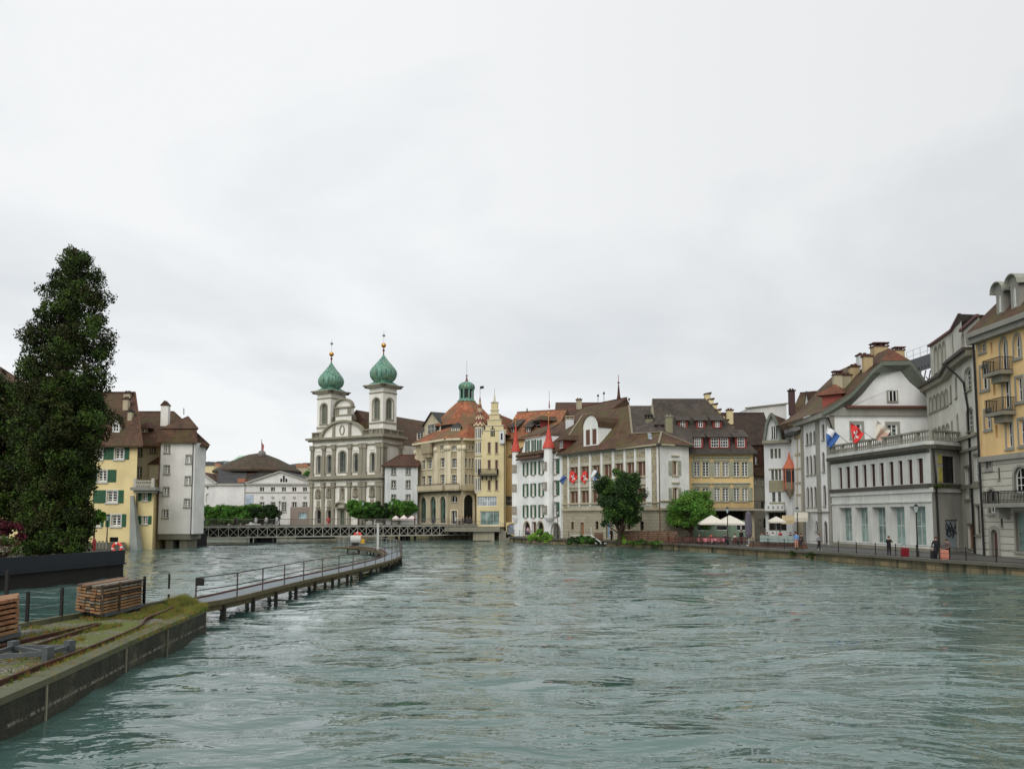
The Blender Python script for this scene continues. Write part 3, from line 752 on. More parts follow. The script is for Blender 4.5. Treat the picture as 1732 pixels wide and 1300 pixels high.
# plank stacks
def plank_mat(key, rgb):
    if key in MATS: return MATS[key]
    m, n, b = newmat(key); a = noise_node(n, 2.2, 5, .7); c = noise_node(n, 9, 3)
    col = mixc(n, ramp(n, a.outputs[0], .35, .65), scale(lin(rgb), .55), scale(lin(rgb), 1.25))
    col = mixc(n, ramp(n, c.outputs[0], .55, .75, (0, 0, 0, 1), (.5,) * 3 + (1,)), col, lin((150, 140, 120)))
    n.links.new(col, b.inputs['Base Color']); b.inputs['Roughness'].default_value = .85; MATS[key] = m; return m
PL = [plank_mat('plank_tan', (152, 114, 74)), plank_mat('plank_orange', (150, 104, 70)), plank_mat('plank_grey', (132, 122, 104)), plank_mat('plank_dark', (70, 54, 38))]
def plank_stack(name, lab, c0, cR, cL, ztop, layers, nw, pal, zb=IZ + .22):
    """c0 near corner, cR end of the right face, cL end of the left face"""
    e = thing(name, lab, 'timber stack', ((cR.x + cL.x) / 2, (cR.y + cL.y) / 2, IZ), 'stacks of weir planks on trolleys')
    u = (cR - c0); Lr = u.length; u.normalize(); v = (cL - c0); Lv = v.length; v.normalize()
    lh = (ztop - zb) / layers; rnd = random.Random(len(lab))
    for k in range(layers):
        z = zb + k * lh
        for j in range(nw):
            a0 = c0 + v * (Lv * j / nw + .01) + u * rnd.uniform(-.05, .07); w = Lv / nw - .025; hh = lh * .62
            mb = MB(); l = Lr + rnd.uniform(-.06, .06)
            q = [a0, a0 + u * l, a0 + u * l + v * w, a0 + v * w]
            mb.hexa([Vector((p.x, p.y, z)) for p in q] + [Vector((p.x, p.y, z + hh)) for p in q])
            mb.obj('plank', rnd.choice(pal), e)
        if k < layers - 1:
            mb = MB()
            for t in (.04, .34, .68, .95):
                a0 = c0 + u * (Lr * t); q = [a0, a0 + u * .07, a0 + u * .07 + v * Lv, a0 + v * Lv]
                mb.hexa([Vector((p.x, p.y, z + lh * .62)) for p in q] + [Vector((p.x, p.y, z + lh)) for p in q])
            mb.obj('spacer', PL[3], e)
    mb = MB()
    for t in (.02, .42):
        mb = MB(); a0 = c0 + u * (Lr * t) - v * .03; mb.sbar((a0.x, a0.y, zb - .05), (a0.x, a0.y, ztop + .02), .07, .05); mb.obj('strap_post', PL[3], e)
    # trolley
    mb = MB(); q = [c0 + u * .3 - v * .02, c0 + u * (Lr + .2) - v * .02, c0 + u * (Lr + .2) + v * (Lv * .9), c0 + u * .3 + v * (Lv * .9)]
    mb.hexa([Vector((p.x, p.y, zb - .13)) for p in q] + [Vector((p.x, p.y, zb - .01)) for p in q]); mb.obj('trolley_deck', STEELG, e)
    for t in (.25, .85):
        for s in (.02, .8):
            p = c0 + u * (Lr * t + .1) + v * (Lv * s); mb = MB(); mb.bar(p + v * -.03 + Vector((0, 0, zb - .2 - p.z)), p + v * .05 + Vector((0, 0, zb - .2 - p.z)), .09, None, 12); mb.obj('wheel', DARKM, e)
    return e
g0 = ground(169, 1042, IZ + .15); gR = ground(240, 1024, IZ + .15); gL = ground(127, 1035, IZ + .15)
zt = at(169, 990, g0.y).z
plank_stack('plank_stack', 'tan plank stack with a dark end, left of the sign post on the embankment', g0, gR, gL, zt, 9, 5, [PL[0], PL[0], PL[1], PL[2], PL[3]])
h0 = ground(-95, 1105, IZ + .15); hR = ground(29, 1073, IZ + .15); hL = ground(-140, 1085, IZ + .15)
h0 = hR + (h0 - hR) * 1.0
hB = hR + Vector((-.9, 1.5, 0))
zt = at(29, 1007, hR.y).z
plank_stack('plank_stack', 'orange brown plank stack cut by the left edge of the photo', h0, hR, h0 + (hB - hR), zt, 7, 4, [PL[1], PL[1], PL[0]])
# fence posts and wires by the island's water side, sign post
fe = thing('wire_fence', 'thin dark posts joined by wires along the water side of the embankment', 'fence', ground(103, 1049, IZ))
fp = []
for px, yb, yt in ((8, 1066, 965), (45, 1060, 1000), (103, 1049, 993), (243, 1028, 974)):
    p = ground(px, yb, IZ); h = at(px, yt, p.y).z; mb = MB(); mb.sbar(p - Vector((0, 0, .2)), (p.x, p.y, h), .09, .07); mb.obj('post', DARKM, fe); fp.append((p, h))
mb = MB()
for (p, h), (q, k) in zip(fp[1:-1], fp[2:]): 
    for s in (.95, .5): mb.bar((p.x, p.y, IZ + (h - IZ) * s), (q.x, q.y, IZ + (k - IZ) * s), .012, None, 4)
mb.obj('wire', LGREY, fe)
p = ground(285, 1017, IZ); sg = thing('sign_post', 'dark post carrying a blank grey plate at the tip of the embankment', 'sign', p)
mb = MB(); mb.bar(p - Vector((0, 0, .3)), (p.x, p.y, at(285, 970, p.y).z), .045, None, 8); mb.obj('post', DARKM, sg)
mb = MB(); z1 = at(285, 995, p.y).z; z0_ = at(285, 1004, p.y).z; mb.box(p.x - .19, p.x + .19, p.y - .07, p.y - .05, z0_, z1); mb.obj('plate', plain('faded_plate', (165, 172, 168), .5), sg)
p = ground(-6, 1068, IZ)
# ---- curved needle-weir walkway
wp = [(333, 1021.5), (397, 1010.5), (460, 995), (517, 981), (561, 971.5), (605, 961.5), (638, 953.5), (662, 947), (677, 941), (681, 936.5), (674, 931.5), (655, 927), (630, 924.2), (598, 922)]
WP = [ground(px, py, IZ) for px, py in wp]
def smooth(P, k=5):
    Q = []
    for i in range(len(P) - 1):
        p0 = P[max(0, i - 1)]; p1 = P[i]; p2 = P[i + 1]; p3 = P[min(len(P) - 1, i + 2)]
        for j in range(k):
            t = j / k; Q.append(.5 * ((2 * p1) + (-p0 + p2) * t + (2 * p0 - 5 * p1 + 4 * p2 - p3) * t * t + (-p0 + 3 * p1 - 3 * p2 + p3) * t ** 3))
    Q.append(P[-1].copy()); return Q
Q = smooth(WP, 12)
# resample at 1 m
def resample(Q, step):
    out = [Q[0]]; d = 0
    for a, c in zip(Q[:-1], Q[1:]):
        l = (c - a).length
        while d + l >= step:
            t = (step - d) / l; a = a.lerp(c, t); out.append(a.copy()); l = (c - a).length; d = 0
        d += l
    return out
Q = resample(Q, 1.0)
def normals(Q):
    N = []
    for i in range(len(Q)):
        t = (Q[min(i + 1, len(Q) - 1)] - Q[max(0, i - 1)]).normalized(); N.append(Vector((-t.y, t.x, 0)))
    return N
N = normals(Q)
walk = thing('weir_walkway', 'narrow steel walkway curving across the river above the weir', 'walkway', (Q[20].x, Q[20].y, 0))
WD = 1.45
def strip(Q, N, d0, d1, z0, z1, mb):
    for i in range(len(Q) - 1):
        a, c = Q[i], Q[i + 1]; na, nc = N[i], N[i + 1]
        q = [a + na * d0, c + nc * d0, c + nc * d1, a + na * d1]
        mb.hexa([Vector((p.x, p.y, z0)) for p in q] + [Vector((p.x, p.y, z1)) for p in q])
mb = MB(); strip(Q, N, .16, WD - .1, IZ - .06, IZ, mb); mb.obj('deck', slats('grating_blue_grey', (112, 122, 126), .2, True), walk)
mb = MB(); strip(Q, N, 0, .14, IZ - .16, IZ + .015, mb); strip(Q, N, .15, .3, IZ - .4, IZ - .07, mb); mb.obj('edge_beam', plain('mossy_timber', (92, 84, 58), .9, 0, .3), walk)
mb = MB(); strip(Q, N, WD - .08, WD, IZ - .12, IZ + .07, mb); mb.obj('rail', plain('red_brown_rail', (98, 58, 52), .6, .3), walk)
mb = MB(); strip(Q, N, WD + .01, WD + .3, IZ - .35, IZ - .05, mb); mb.obj('edge_beam', plain('mossy_timber', (92, 84, 58)), walk)
for i in range(2, len(Q), 3):
    mb = MB(); p = Q[i]; n_ = N[i]
    mb.sbar(p + n_ * .05 + Vector((0, 0, -.35)), p + n_ * (WD + .2) + Vector((0, 0, -.35)), .16, .2)
    for d in (.12, WD + .1): mb.sbar((p + n_ * d).xy.to_3d() + Vector((0, 0, -1.2)), (p + n_ * d).xy.to_3d() + Vector((0, 0, IZ - .3)), .15, .15)
    mb.obj('trestle', plain('tarred_timber', (48, 46, 40), .8), walk)
RAILM = plain('railing_brown_grey', (78, 70, 68), .5, .3)
posts = []
for i in range(0, len(Q) - 14, 3 if False else 3):
    p = Q[i] + N[i] * .06; posts.append(p)
for p in posts:
    mb = MB(); mb.sbar(p + Vector((0, 0, -.15)), p + Vector((0, 0, 1.02)), .05, .05); mb.obj('railing_post', RAILM, walk)
mb = MB()
for a, c in zip(posts[:-1], posts[1:]):
    for h in (1.02, .52): mb.sbar(a + Vector((0, 0, h)), c + Vector((0, 0, h)), .04, .04)
mb.obj('handrail', RAILM, walk)
q = posts[0]; mb = MB(); mb.box(q.x, q.x + .32, q.y - .03, q.y, q.z + .72, q.z + 1.02); mb.obj('sign_plate', DARKM, walk)
# far-side railing on the curve
i0 = int(len(Q) * .80); fr2 = [Q[i] + N[i] * (-.02) for i in range(len(Q) - 16, len(Q) - 2, 2)]
mb = MB()
for a, c in zip(fr2[:-1], fr2[1:]):
    for h in (1.05, .6): mb.sbar(a + Vector((0, 0, h)), c + Vector((0, 0, h)), .045, .045)
    mb.sbar(a, a + Vector((0, 0, 1.05)), .045, .045)
mb.obj('handrail', LGREY, walk)
# ================================================================== LEFT AND CENTRE BUILDINGS
TILE_BR = tiles('roof_brown', (116, 80, 60), (86, 62, 48), (92, 84, 50), .7)
TILE_OR = tiles('roof_orange', (204, 126, 88), (172, 100, 70), (134, 112, 80), .95)
TILE_MO = tiles('roof_mossy', (118, 84, 62), (92, 70, 54), (98, 92, 46), .75)
TILE_GR = tiles('roof_grey_brown', (98, 86, 78), (82, 74, 68), (88, 84, 60), .3)
TILE_RD = tiles('roof_dark_red', (118, 74, 60), (90, 62, 52), (84, 74, 52), .5)
TILE_SL = tiles('roof_slate', (84, 84, 84), (68, 70, 72), (78, 80, 70), .3)
GREEN_SH = slats('green_shutter', (40, 92, 62), .1)
def footprint(A, B, D):
    A = Vector(A[:2]); B = Vector(B[:2]); u = (B - A).normalized(); n = Vector((-u.y, u.x))
    return [tuple(A), tuple(B), tuple(B + n * D), tuple(A + n * D)]
# ---------------- yellow house with green shutters
YEL = stucco('yellow_render', (236, 216, 160), .10)
Y0 = 104.0
b = thing('yellow_house', 'pale yellow riverside house with dark green shutters and a grey buttress in the water', 'house', (*gx(130, Y0, 0), 0))
A = gx(-60, Y0, 8); B = gx(230.5, Y0, 8)
f = Fac(b, A, B, -1, at(200, 748, Y0).z, YEL)
st = dict(nx=2, ny=4, trim=plain('pale_window_trim', (196, 196, 190), .7), tw=.18, fw=.12, bars=.06)
def shut(f, x0, x1, y0, y1, m=GREEN_SH, par=None, n=1, d=.06):
    ym = (y0 + y1) / 2; xm = (x0 + x1) / 2
    u0 = f.U(x0, ym); u1 = f.U(x1, ym); z1 = f.z(xm, y0); z0 = f.z(xm, y1)
    mb = MB()
    for k in range(n): f.bx(mb, u0 + (u1 - u0) * k / n + .02, u0 + (u1 - u0) * (k + 1) / n - .02, z0, z1, .02, d)
    return mb.obj('shutter', m, par or f.b)
for y0, y1, cols in ((757, 775.5, ((162, 173), (194.5, 208.5), (114, 127), (62, 75), (20, 33))), (795.5, 813.5, ((166, 180), (113, 127), (62, 76), (20, 33))), (830, 848.5, ((181, 198), (121, 136), (68, 82), (22, 36))), (870.5, 888.5, ((160, 170), (188.5, 204), (118, 134), (66, 82)))):
    for c0, c1 in cols: f.win(c0, y0, c1, y1, **st)
f.win(185, 908, 200, 916.5, nx=1, ny=1, sill=False, pane=G_DARK, frame=DARKM)
f.build()
for x0, x1, y0, y1, n in ((175.5, 193, 756, 777, 2), (210.8, 219, 756, 777, 1), (157, 164.5, 794, 815, 1), (182, 197, 794, 815, 2), (157.5, 179.5, 828.5, 850.5, 3), (200, 209.5, 828.5, 850.5, 1), (170.5, 175.5, 869, 890.5, 1), (178.5, 186.5, 869, 890.5, 1), (206, 213.5, 869, 890.5, 1),
    (100, 112, 756, 777, 2), (129, 141, 756, 777, 2), (100, 111.5, 794, 815, 2), (129, 141, 794, 815, 2), (106, 119, 828.5, 850.5, 2), (138, 150, 828.5, 850.5, 2), (50, 60.5, 794, 815, 2), (78, 88, 794, 815, 2), (54, 66, 828.5, 850.5, 2)):
    shut(f, x0, x1, y0, y1, n=n)
body(b, [A, B, (B[0] - 9, B[1] + 15), (A[0] - 9, A[1] + 15)], -1, f.z1, YEL, skip=(0,))
zr = at(200, 666, Y0 + 7.5).z
def skew_roof(b, A, B, D, sk, ze, zr, m, over=.7, gm=None, th=.22, ex=.5):
    s = (zr - ze) / (D / 2); mb = MB(); k = sk / D; t = Vector((0, 0, th))
    P = lambda x, d, z: Vector((x + k * d, A[1] + d, z))
    f0, f1 = P(A[0] - ex, -over, ze - s * over), P(B[0] + ex, -over, ze - s * over); r0, r1 = P(A[0] - ex, D / 2, zr), P(B[0] + ex, D / 2, zr); b0, b1 = P(A[0] - ex, D + over, ze - s * over), P(B[0] + ex, D + over, ze - s * over)
    mb.hexa([f0, f1, r1, r0, f0 + t, f1 + t, r1 + t, r0 + t]); global YSL; YSL = (f0 + t, f1 + t, r1 + t); mb.hexa([r0, r1, b1, b0, r0 + t, r1 + t, b1 + t, b0 + t])
    o = mb.obj('roof', m, b)
    g = MB(); g.poly([P(B[0], 0, ze), P(B[0], D, ze), P(B[0], D / 2, zr)]); g.obj('gable_wall', gm, b)
    c = MB(); c.sbar(f1 + t, r1 + t, .16, .12); c.obj('verge_board', WOODB, o); c = MB(); c.sbar(r0 + t, r1 + t, .3, .15); c.obj('ridge_tiles', TILE_RD, o)
skew_roof(b, A, B, 15, -9, f.z1, zr, TILE_BR, gm=YEL)
fd = f.off(-1.6)
for x in (118, 156, 196): dormer(b, fd, x - 6, 716, x + 6, 731, 3.0, FRAMEW, TILE_BR, 'gable', .7, nx=2, ny=2, sl=YSL)
chimney(b, 209, 220, 663, 690, Y0 + 6.4, BEIGE, TILE_RD); chimney(b, 208, 217, 673, 705, Y0 + 4.6, BEIGE, TILE_RD); chimney(b, 216, 223, 694, 722, Y0 + 3.0, BEIGE, DARKM)
# annex
A2 = (B[0], Y0 + .6); B2 = gx(258.5, Y0 + .6, 3)
f2 = Fac(b, A2, B2, -1, at(245, 829, Y0 + .6).z, YEL)
sw = dict(nx=2, ny=3, sh=GREEN_SH, shw=.42, fw=.08, trim=plain('pale_window_trim', (200, 200, 195)), tw=.06)
f2.win(241, 833.5, 249.5, 846.5, **sw); f2.win(240.5, 872.5, 249.5, 885.5, **sw); f2.build()
body(b, [A2, B2, (B2[0] - 5, B2[1] + 9), (A2[0], A2[1] + 9)], -1, f2.z1, YEL, skip=(0,))
# balcony
bl = MB(); zb = at(245, 829, Y0).z; zt = at(245, 823.5, Y0 - .8).z; x0 = gx(222, Y0 - .7, 9)[0]; x1 = gx(265, Y0 - .7, 9)[0]
bl.box(x0, x1, Y0 - .9, Y0 + .58, zb, zt); bl.box(x0 + .3, x1 - .3, Y0 - .6, Y0 + .5, zb - .3, zb)
o = bl.obj('balcony', plain('grey_stone_slab', (140, 138, 130), .8), b)
mb = MB(); zz_ = at(245, 812, Y0 - .8).z; xa = gx(228, Y0 - .7, 9)[0]; xb = gx(261, Y0 - .7, 9)[0]
mb.box(xa, xb, Y0 - .85, Y0 - .65, zz_ - .12, zz_)
k = 9
for i in range(k + 1):
    xq = xa + .1 + (xb - xa - .2) * i / k
    if i in (0, k): mb.box(xq - .16, xq + .16, Y0 - .9, Y0 - .6, zt, zz_ + .25)
    else: mb.lathe((xq, Y0 - .75, zt), [(.06, 0), (.11, .25), (.06, .5), (.09, zz_ - zt - .12)], 8)
mb.obj('balustrade', plain('pale_stone', (186, 182, 168), .8), o)
# buttress
mb = MB(); z1 = at(225, 838, Y0).z
q = [gx(208, Y0 - 1.6, 0), gx(234.5, Y0 - 1.6, 0)]; t0 = gx(222, Y0, 12)[0]; t1 = gx(229.5, Y0, 12)[0]
mb.hexa([(q[0][0] + .9, Y0 - 1.7, -1), (q[1][0], Y0 - 1.7, -1), (q[1][0], Y0 + .1, -1), (q[0][0], Y0 + .1, -1), (t0 + .2, Y0 - .2, z1), (t1, Y0 - .2, z1), (t1, Y0 + .1, z1), (t0, Y0 + .1, z1)])
mb.obj('buttress', stucco('grey_buttress', (152, 156, 150), .3), b)
# ---------------- roof and gable of the brown house behind the conifer, far left
YB = 112.0
A = gx(-120, YB, 12); B = gx(62, YB, 12)
b = thing('brown_roof_house', 'house with tall brown hipped roof behind the conifer at the left edge', 'house', (*A, 0))
f = Fac(b, A, B, -1, at(20, 668, YB).z, YEL); f.build(); body(b, [A, B, (B[0], B[1] + 18), (A[0], A[1] + 18)], -1, f.z1, YEL, skip=(0,))
roof(b, A, B, 18, f.z1, at(0, 622, YB + 9).z, TILE_RD, over=.6, hr=6, gm=YEL, sk=-.6)
# ---------------- white tower house
YT = 110.0
b = thing('white_tower_house', 'tall white tower-like house on piers over the river with a hipped brown roof', 'house', (*gx(300, YT, 0), 0))
zc = at(300, 748, YT).z; zb = at(300, 902.5, YT).z
A = gx(269.8, YT, 9); B = gx(328.6, YT, 9)
f = Fac(b, A, B, zb, zc, WHITE)
sm = dict(nx=2, ny=3, trim=plain('stone_window_trim', (150, 148, 140), .8), tw=.10, fw=.1, bars=.07, dep=.25)
for x0, x1, y0, y1 in ((278.5, 287, 753, 765), (278, 286.5, 787, 800.5), (276.5, 285.5, 824, 837), (275, 284, 862, 875), (315, 323.5, 769.5, 782.5), (313.5, 322, 805.5, 818.5), (312, 320.5, 843.5, 856.5)):
    f.win(x0, y0, x1, y1, **{**sm, 'dep': .25} if False else {k_: v_ for k_, v_ in sm.items() if k_ != 'dep'})
f.build(dep=.25)
C_ = (B[0] + .6, YT + 2.2); D_ = gx(336.5, YT + 2.4, 5)
body(b, [A, B, C_, (C_[0] - 6, YT + 14), (A[0], YT + 14)], zb, zc, WHITE, skip=(0,))
f3 = Fac(b, C_, D_, zb + .3, at(336, 784, YT + 2).z, WHITE); f3.build()
body(b, [C_, D_, (D_[0] - 4.5, YT + 12), (C_[0] - 4.6, YT + 12)], zb + .3, f3.z1, WHITE, skip=(0,), name='side_wall')
mb = MB(); mb.poly([(C_[0] - .3, YT + 1.9, f3.z1), (D_[0] + .5, YT + 1.9, f3.z1 - .2), (D_[0] - 4, YT + 12, f3.z1 - .2), (C_[0] - 4.5, YT + 12, f3.z1 + .9), (C_[0], YT + 2.5, f3.z1 + .9)]); mb.obj('lean_to_roof', TILE_RD, b)
mb = MB(); mb.hexa([(C_[0] - .1, YT + 2.6, f3.z1 - .3), (D_[0] - .9, YT + 2.8, f3.z1 - .3), (D_[0] - 5, YT + 11, f3.z1 - .3), (C_[0] - 4.6, YT + 11, f3.z1 - .3), (C_[0] - .1, YT + 2.6, zc - .1), (D_[0] - .9, YT + 2.8, zc - .1), (D_[0] - 5, YT + 11, zc - .1), (C_[0] - 4.6, YT + 11, zc - .1)]); mb.obj('timber_gallery', slats('grey_boards', (112, 104, 96), .2, True), b)
# left wing (cream, set back)
WING = stucco('cream_render', (206, 200, 182), .2)
A2 = gx(228, YT + 3, 8); B2 = (A[0], YT + 3)
f2 = Fac(b, A2, B2, -1, at(250, 747, YT + 3).z, WING)
for x0, x1, y0, y1 in ((231.5, 240, 754, 771), (254.5, 262.5, 756, 766), (230.5, 239, 790, 806), (262, 266.5, 799, 808), (261.5, 265, 837.5, 846), (260, 264, 876, 884.5)):
    f2.win(x0, y0, x1, y1, nx=2, ny=3, trim=STONE, tw=.1)
f2.build(); body(b, [A2, B2, (B2[0], B2[1] + 10), (A2[0], A2[1] + 10)], -1, f2.z1, WING, skip=(0,))
g = f2.off(1.0); gb = MB(); u0 = g.U(252.5, 797); u1 = g.U(268.5, 797); z0 = g.z(260, 811); z1 = g.z(260, 784)
f2.bx(gb, u0, min(u1, f2.L - .02), z0, z1, .0, 1.0); o = gb.obj('oriel', WING, b)
gb = MB(); gb.poly([g.P(u0 - .3, z1 - .1, .2), g.P(u1, z1 - .1, .2), g.P(u1, z1 + 1.3, -.9)]); gb.poly([g.P(u0 - .3, z1 - .1, .2), g.P(u1, z1 + 1.3, -.9), g.P(u0 - .3, z1 - .1, -1.0)]); gb.obj('oriel_roof', TILE_RD, o)
pipe(b, [f.P(-.02, zc, .1), f.P(-.05, -0.2, .1)], .08, plain('brown_pipe', (96, 64, 50)))
pipe(b, [f.P(f.L - .25, zc, .1), f.P(f.L - .25, zb, .1)], .05, DARKM)
# roofs
Am = gx(226, YT + 1.6, 14); Bm = gx(345, YT + 1.6, 14)
roof(b, Am, Bm, 13, at(300, 747.5, YT).z, at(300, 698.5, YT + 8).z, TILE_BR, over=.7, hr=4.2, under=WOODB, sk=-.42)
WSL = SLOPE
# front pavilion: mansard hip
zA = at(300, 722, YT).z; zP = at(300, 703, YT + 3).z; mb = MB(); cx = (A[0] + B[0]) / 2; hw = (B[0] - A[0]) / 2
low = [(cx - hw - .5, YT - .6), (cx + hw + .5, YT - .6), (cx + hw - 2.2, YT + 6), (cx - hw - .5, YT + 6)]
mid = [(cx - hw + .1, YT + .6), (cx + hw - .1, YT + .6), (cx + hw - 2.6, YT + 6), (cx - hw + .1, YT + 6)]
mo = [(cx - hw - .3, YT + .3), (cx + hw + .3, YT + .3), (cx + hw - 2.4, YT + 6), (cx - hw - .3, YT + 6)]
for (p, q) in zip(low, mid): pass
for i in (0, 1, 3):
    j = (i + 1) % 4; mb.poly([(*low[i], zc - .1), (*low[j], zc - .1), (*mid[j], zA), (*mid[i], zA)], TILE_MO)
    mb.poly([(*mo[i], zA - .15), (*mo[j], zA - .15), (cx - .1, YT + 3.2, zP)] if i == 0 else [(*mo[i], zA - .15), (*mo[j], zA - .15), (cx - 2.5, YT + 9, zP), (cx, YT + 3.2, zP)], TILE_BR)
mb.poly([(*p, zc - .1) for p in low], WOODB); mb.poly([(*p, zA - .15) for p in mo], WOODB)
mb.obj('roof', None, b)
mb = MB(); mb.bar(at(311, 701, YT + 8), at(311, 690, YT + 8), .06); mb.obj('finial', DARKM, b)
chimney(b, 272.5, 285, 677, 708, YT + 3.5, WHITE, TILE_RD, 'gable')
dormer(b, f2.off(.6), 238, 724, 251, 732, 3, plain('brown_wood', (92, 62, 42)), TILE_RD, 'hip', .9, nx=2, ny=1, ov=.5, sl=WSL)
# piers
mb = MB(); zz0 = zb; xa = gx(281, YT + .6, 1)[0]; xb = gx(317, YT + .6, 1)[0]; xm0 = gx(290, YT, 1)[0]; xm1 = gx(301, YT, 1)[0]
mb.box(xa - .9, xb + .5, YT + .1, YT + 4, zb - .75, zb - .01); mb.box(xa, xm0, YT + .5, YT + 4, -1, zb - .75); mb.box(xm1, xb, YT + .5, YT + 4, -1, zb - .75)
mb.obj('pier', STONE, b)
mb = MB(); mb.box(A2[0], xb - .5, YT + 4.2, YT + 9, -1, zb); mb.obj('underpass_shade', DARK, b)  # near-black block in place of the shade in the underpass
# ---------------- truss footbridge
bl_ = Vector((*gx(300, 127, .9), 0)); br_ = Vector((*gx(808, 150.5, .9), 0)); bu = (br_ - bl_).normalized(); bn = Vector((-bu.y, bu.x, 0)); BL = (br_ - bl_).length
TRUSS = plain('grey_painted_truss', (176, 173, 160), .6, .1, .1)
bg_ = thing('truss_bridge', 'low grey footbridge with a row of X-braced truss panels across the river', 'bridge', (*(bl_ + bu * BL / 2).xy, 0))
zlo, zhi, BW = .78, 2.5, 6.0
def bp(t, d, z): q = bl_ + bu * t + bn * d; return Vector((q.x, q.y, z))
for side, d in (('front', 0), ('rear', BW)):
    mb = MB(); n = 34; st_ = BL / n
    mb.sbar(bp(0, d, zhi), bp(BL, d, zhi), .16, .2); mb.sbar(bp(0, d, zlo + .09), bp(BL, d, zlo + .09), .16, .18)
    o = mb.obj('truss_chord', TRUSS, bg_)
    for i in range(n):
        mb = MB(); t0 = i * st_
        mb.sbar(bp(t0, d - .03, zlo + .15), bp(t0 + st_, d - .03, zhi - .08), .15, .05, None); mb.sbar(bp(t0, d + .03, zhi - .08), bp(t0 + st_, d + .03, zlo + .15), .15, .05, None)
        mb.sbar(bp(t0, d, zlo), bp(t0, d, zhi), .09, .09)
        mb.obj('truss_panel', TRUSS, bg_)
mb = MB(); mb.hexa([bp(0, .15, zhi - .22), bp(BL, .15, zhi - .22), bp(BL, BW - .15, zhi - .22), bp(0, BW - .15, zhi - .22), bp(0, .15, zhi - .02), bp(BL, .15, zhi - .02), bp(BL, BW - .15, zhi - .02), bp(0, BW - .15, zhi - .02)])
mb.hexa([bp(0, -.12, zhi + .1), bp(BL, -.12, zhi + .1), bp(BL, .12, zhi + .1), bp(0, .12, zhi + .1), bp(0, -.12, zhi + .2), bp(BL, -.12, zhi + .2), bp(BL, .12, zhi + .2), bp(0, .12, zhi + .2)])
mb.obj('deck', plain('bridge_deck', (120, 118, 110), .7), bg_)
for d in (1.2, 2.6, 4.2): 
    mb = MB(); mb.sbar(bp(0, d, 1.68), bp(BL, d, 1.68), .25, 1.3); mb.obj('truss_shade_infill', DARK, bg_)  # near-black beams fill the truss, standing in for its shaded interior
for d, dd in ((.1, 0), (BW - .1, 0)):
    mb = MB(); railing(mb, [bp(0, d, zhi + .1), bp(BL, d, zhi + .1)], 1.12, .22, .010, top=.06); mb.obj('railing', plain('railing_grey', (120, 118, 108), .5, .3), bg_)
for px in (436, 447, 453, 459, 465, 472, 690, 700, 712, 652):
    q = gx(px, 131.5 if px < 500 else 143, 0); tt = (Vector((*q, 0)) - bl_).dot(bu)
    for dq in (.6, 4.5): mb = MB(); a = bp(tt, dq, 0); mb.sbar((a.x, a.y, -1), (a.x, a.y, zlo), .42, .42); mb.obj('pile', DARK, bg_)
mb = MB(); mb.sbar(bp(18.5, 2, zlo - .2), bp(25, 2, zlo - .2), .4, .3); mb.obj('pile_cap', DARK, bg_)
# weir sill line in the water just before the bridge
mb = MB(); mb.sbar(ground(300, 923, 0.02), ground(560, 917.5, 0.02), .25, .16); mb.sbar(ground(560, 917.5, 0.02), ground(830, 914.5, .02), .25, .16)
tag(mb.obj('weir_sill', plain('wet_dark_timber', (46, 48, 42), .4)), 'dark low timber sill crossing the water surface beneath the truss footbridge', 'weir')
# ---------------- theatre
YH = 184.0
THW = stucco('theatre_white', (230, 228, 224), .15); THS = plain('theatre_trim_grey', (168, 166, 158), .8)
b = thing('theatre', 'white neoclassical theatre with pediments and a large dark domed roof behind trees', 'theatre', (*gx(450, YH, FZ), FZ))
A = gx(413.5, YH, 6); B = gx(532, YH, 6); ze = at(470, 818, YH).z
f = Fac(b, A, B, FZ - .5, ze, THW)
for x in (443, 461.5, 480, 497.7, 515.7):
    f.win(x - 3.6, 823.5, x + 3.6, 831, nx=2, ny=1, pane=G_DARK, sill=False)
    f.win(x - 3.4, 849, x + 3.4, 864.5 if x > 490 else 865, nx=2, ny=4, trim=THS, tw=.15, pane=G_DARK)
f.build()
band(f, f.z(470, 833), f.z(470, 831.6), .18, THS); band(f, ze - .25, ze + .15, .45, THS)
mb = MB()
for x in (443, 461.5, 480, 497.7, 515.7):
    u, z = f.uz(x, 841); mb.bar(f.P(u, z, .0), f.P(u, z, .12), .34, None, 14)
mb.obj('medallion', THS, b)
body(b, [A, B, (B[0], B[1] + 30), (A[0], A[1] + 30)], FZ - .5, ze, THW, skip=(0,))
pl = gx(416, YH, 12); pr = gx(527, YH, 12); apex = at(480.5, 797, YH).z; pm = (pl[0] + pr[0]) / 2 + .3
g = MB(); g.poly([(pl[0], YH - .02, ze + .15), (pr[0] + .8, YH - .02, ze + .15), (pm, YH - .02, apex)]); g.obj('pediment', THW, b)
mb = MB()
for q in (pl, (pr[0] + .8, YH)):
    mb.sbar((q[0], YH - .25, ze + .2), (pm, YH - .25, apex), .5, .28)
mb.obj('pediment_cornice', THS, b)
mb = MB(); uu = [f.uz(473.5, 815)[0], f.uz(486.5, 815)[0]]; zl = f.z(480, 815)
for k in range(3):
    w = (uu[1] - uu[0]) / 3; 
    hh = (.9, 1.45, .9)[k]; mb.poly([f.P(uu[0] + w * k + .08, zl, .04), f.P(uu[0] + w * (k + 1) - .08, zl, .04), f.P(uu[0] + w * (k + 1) - .08, zl + hh * (.75 if k == 2 else 1), .04), f.P(uu[0] + w * k + .08, zl + hh * (.75 if k == 0 else 1), .04)])
mb.obj('lunette_window', G_DARK, b)
r = MB(); D = 22
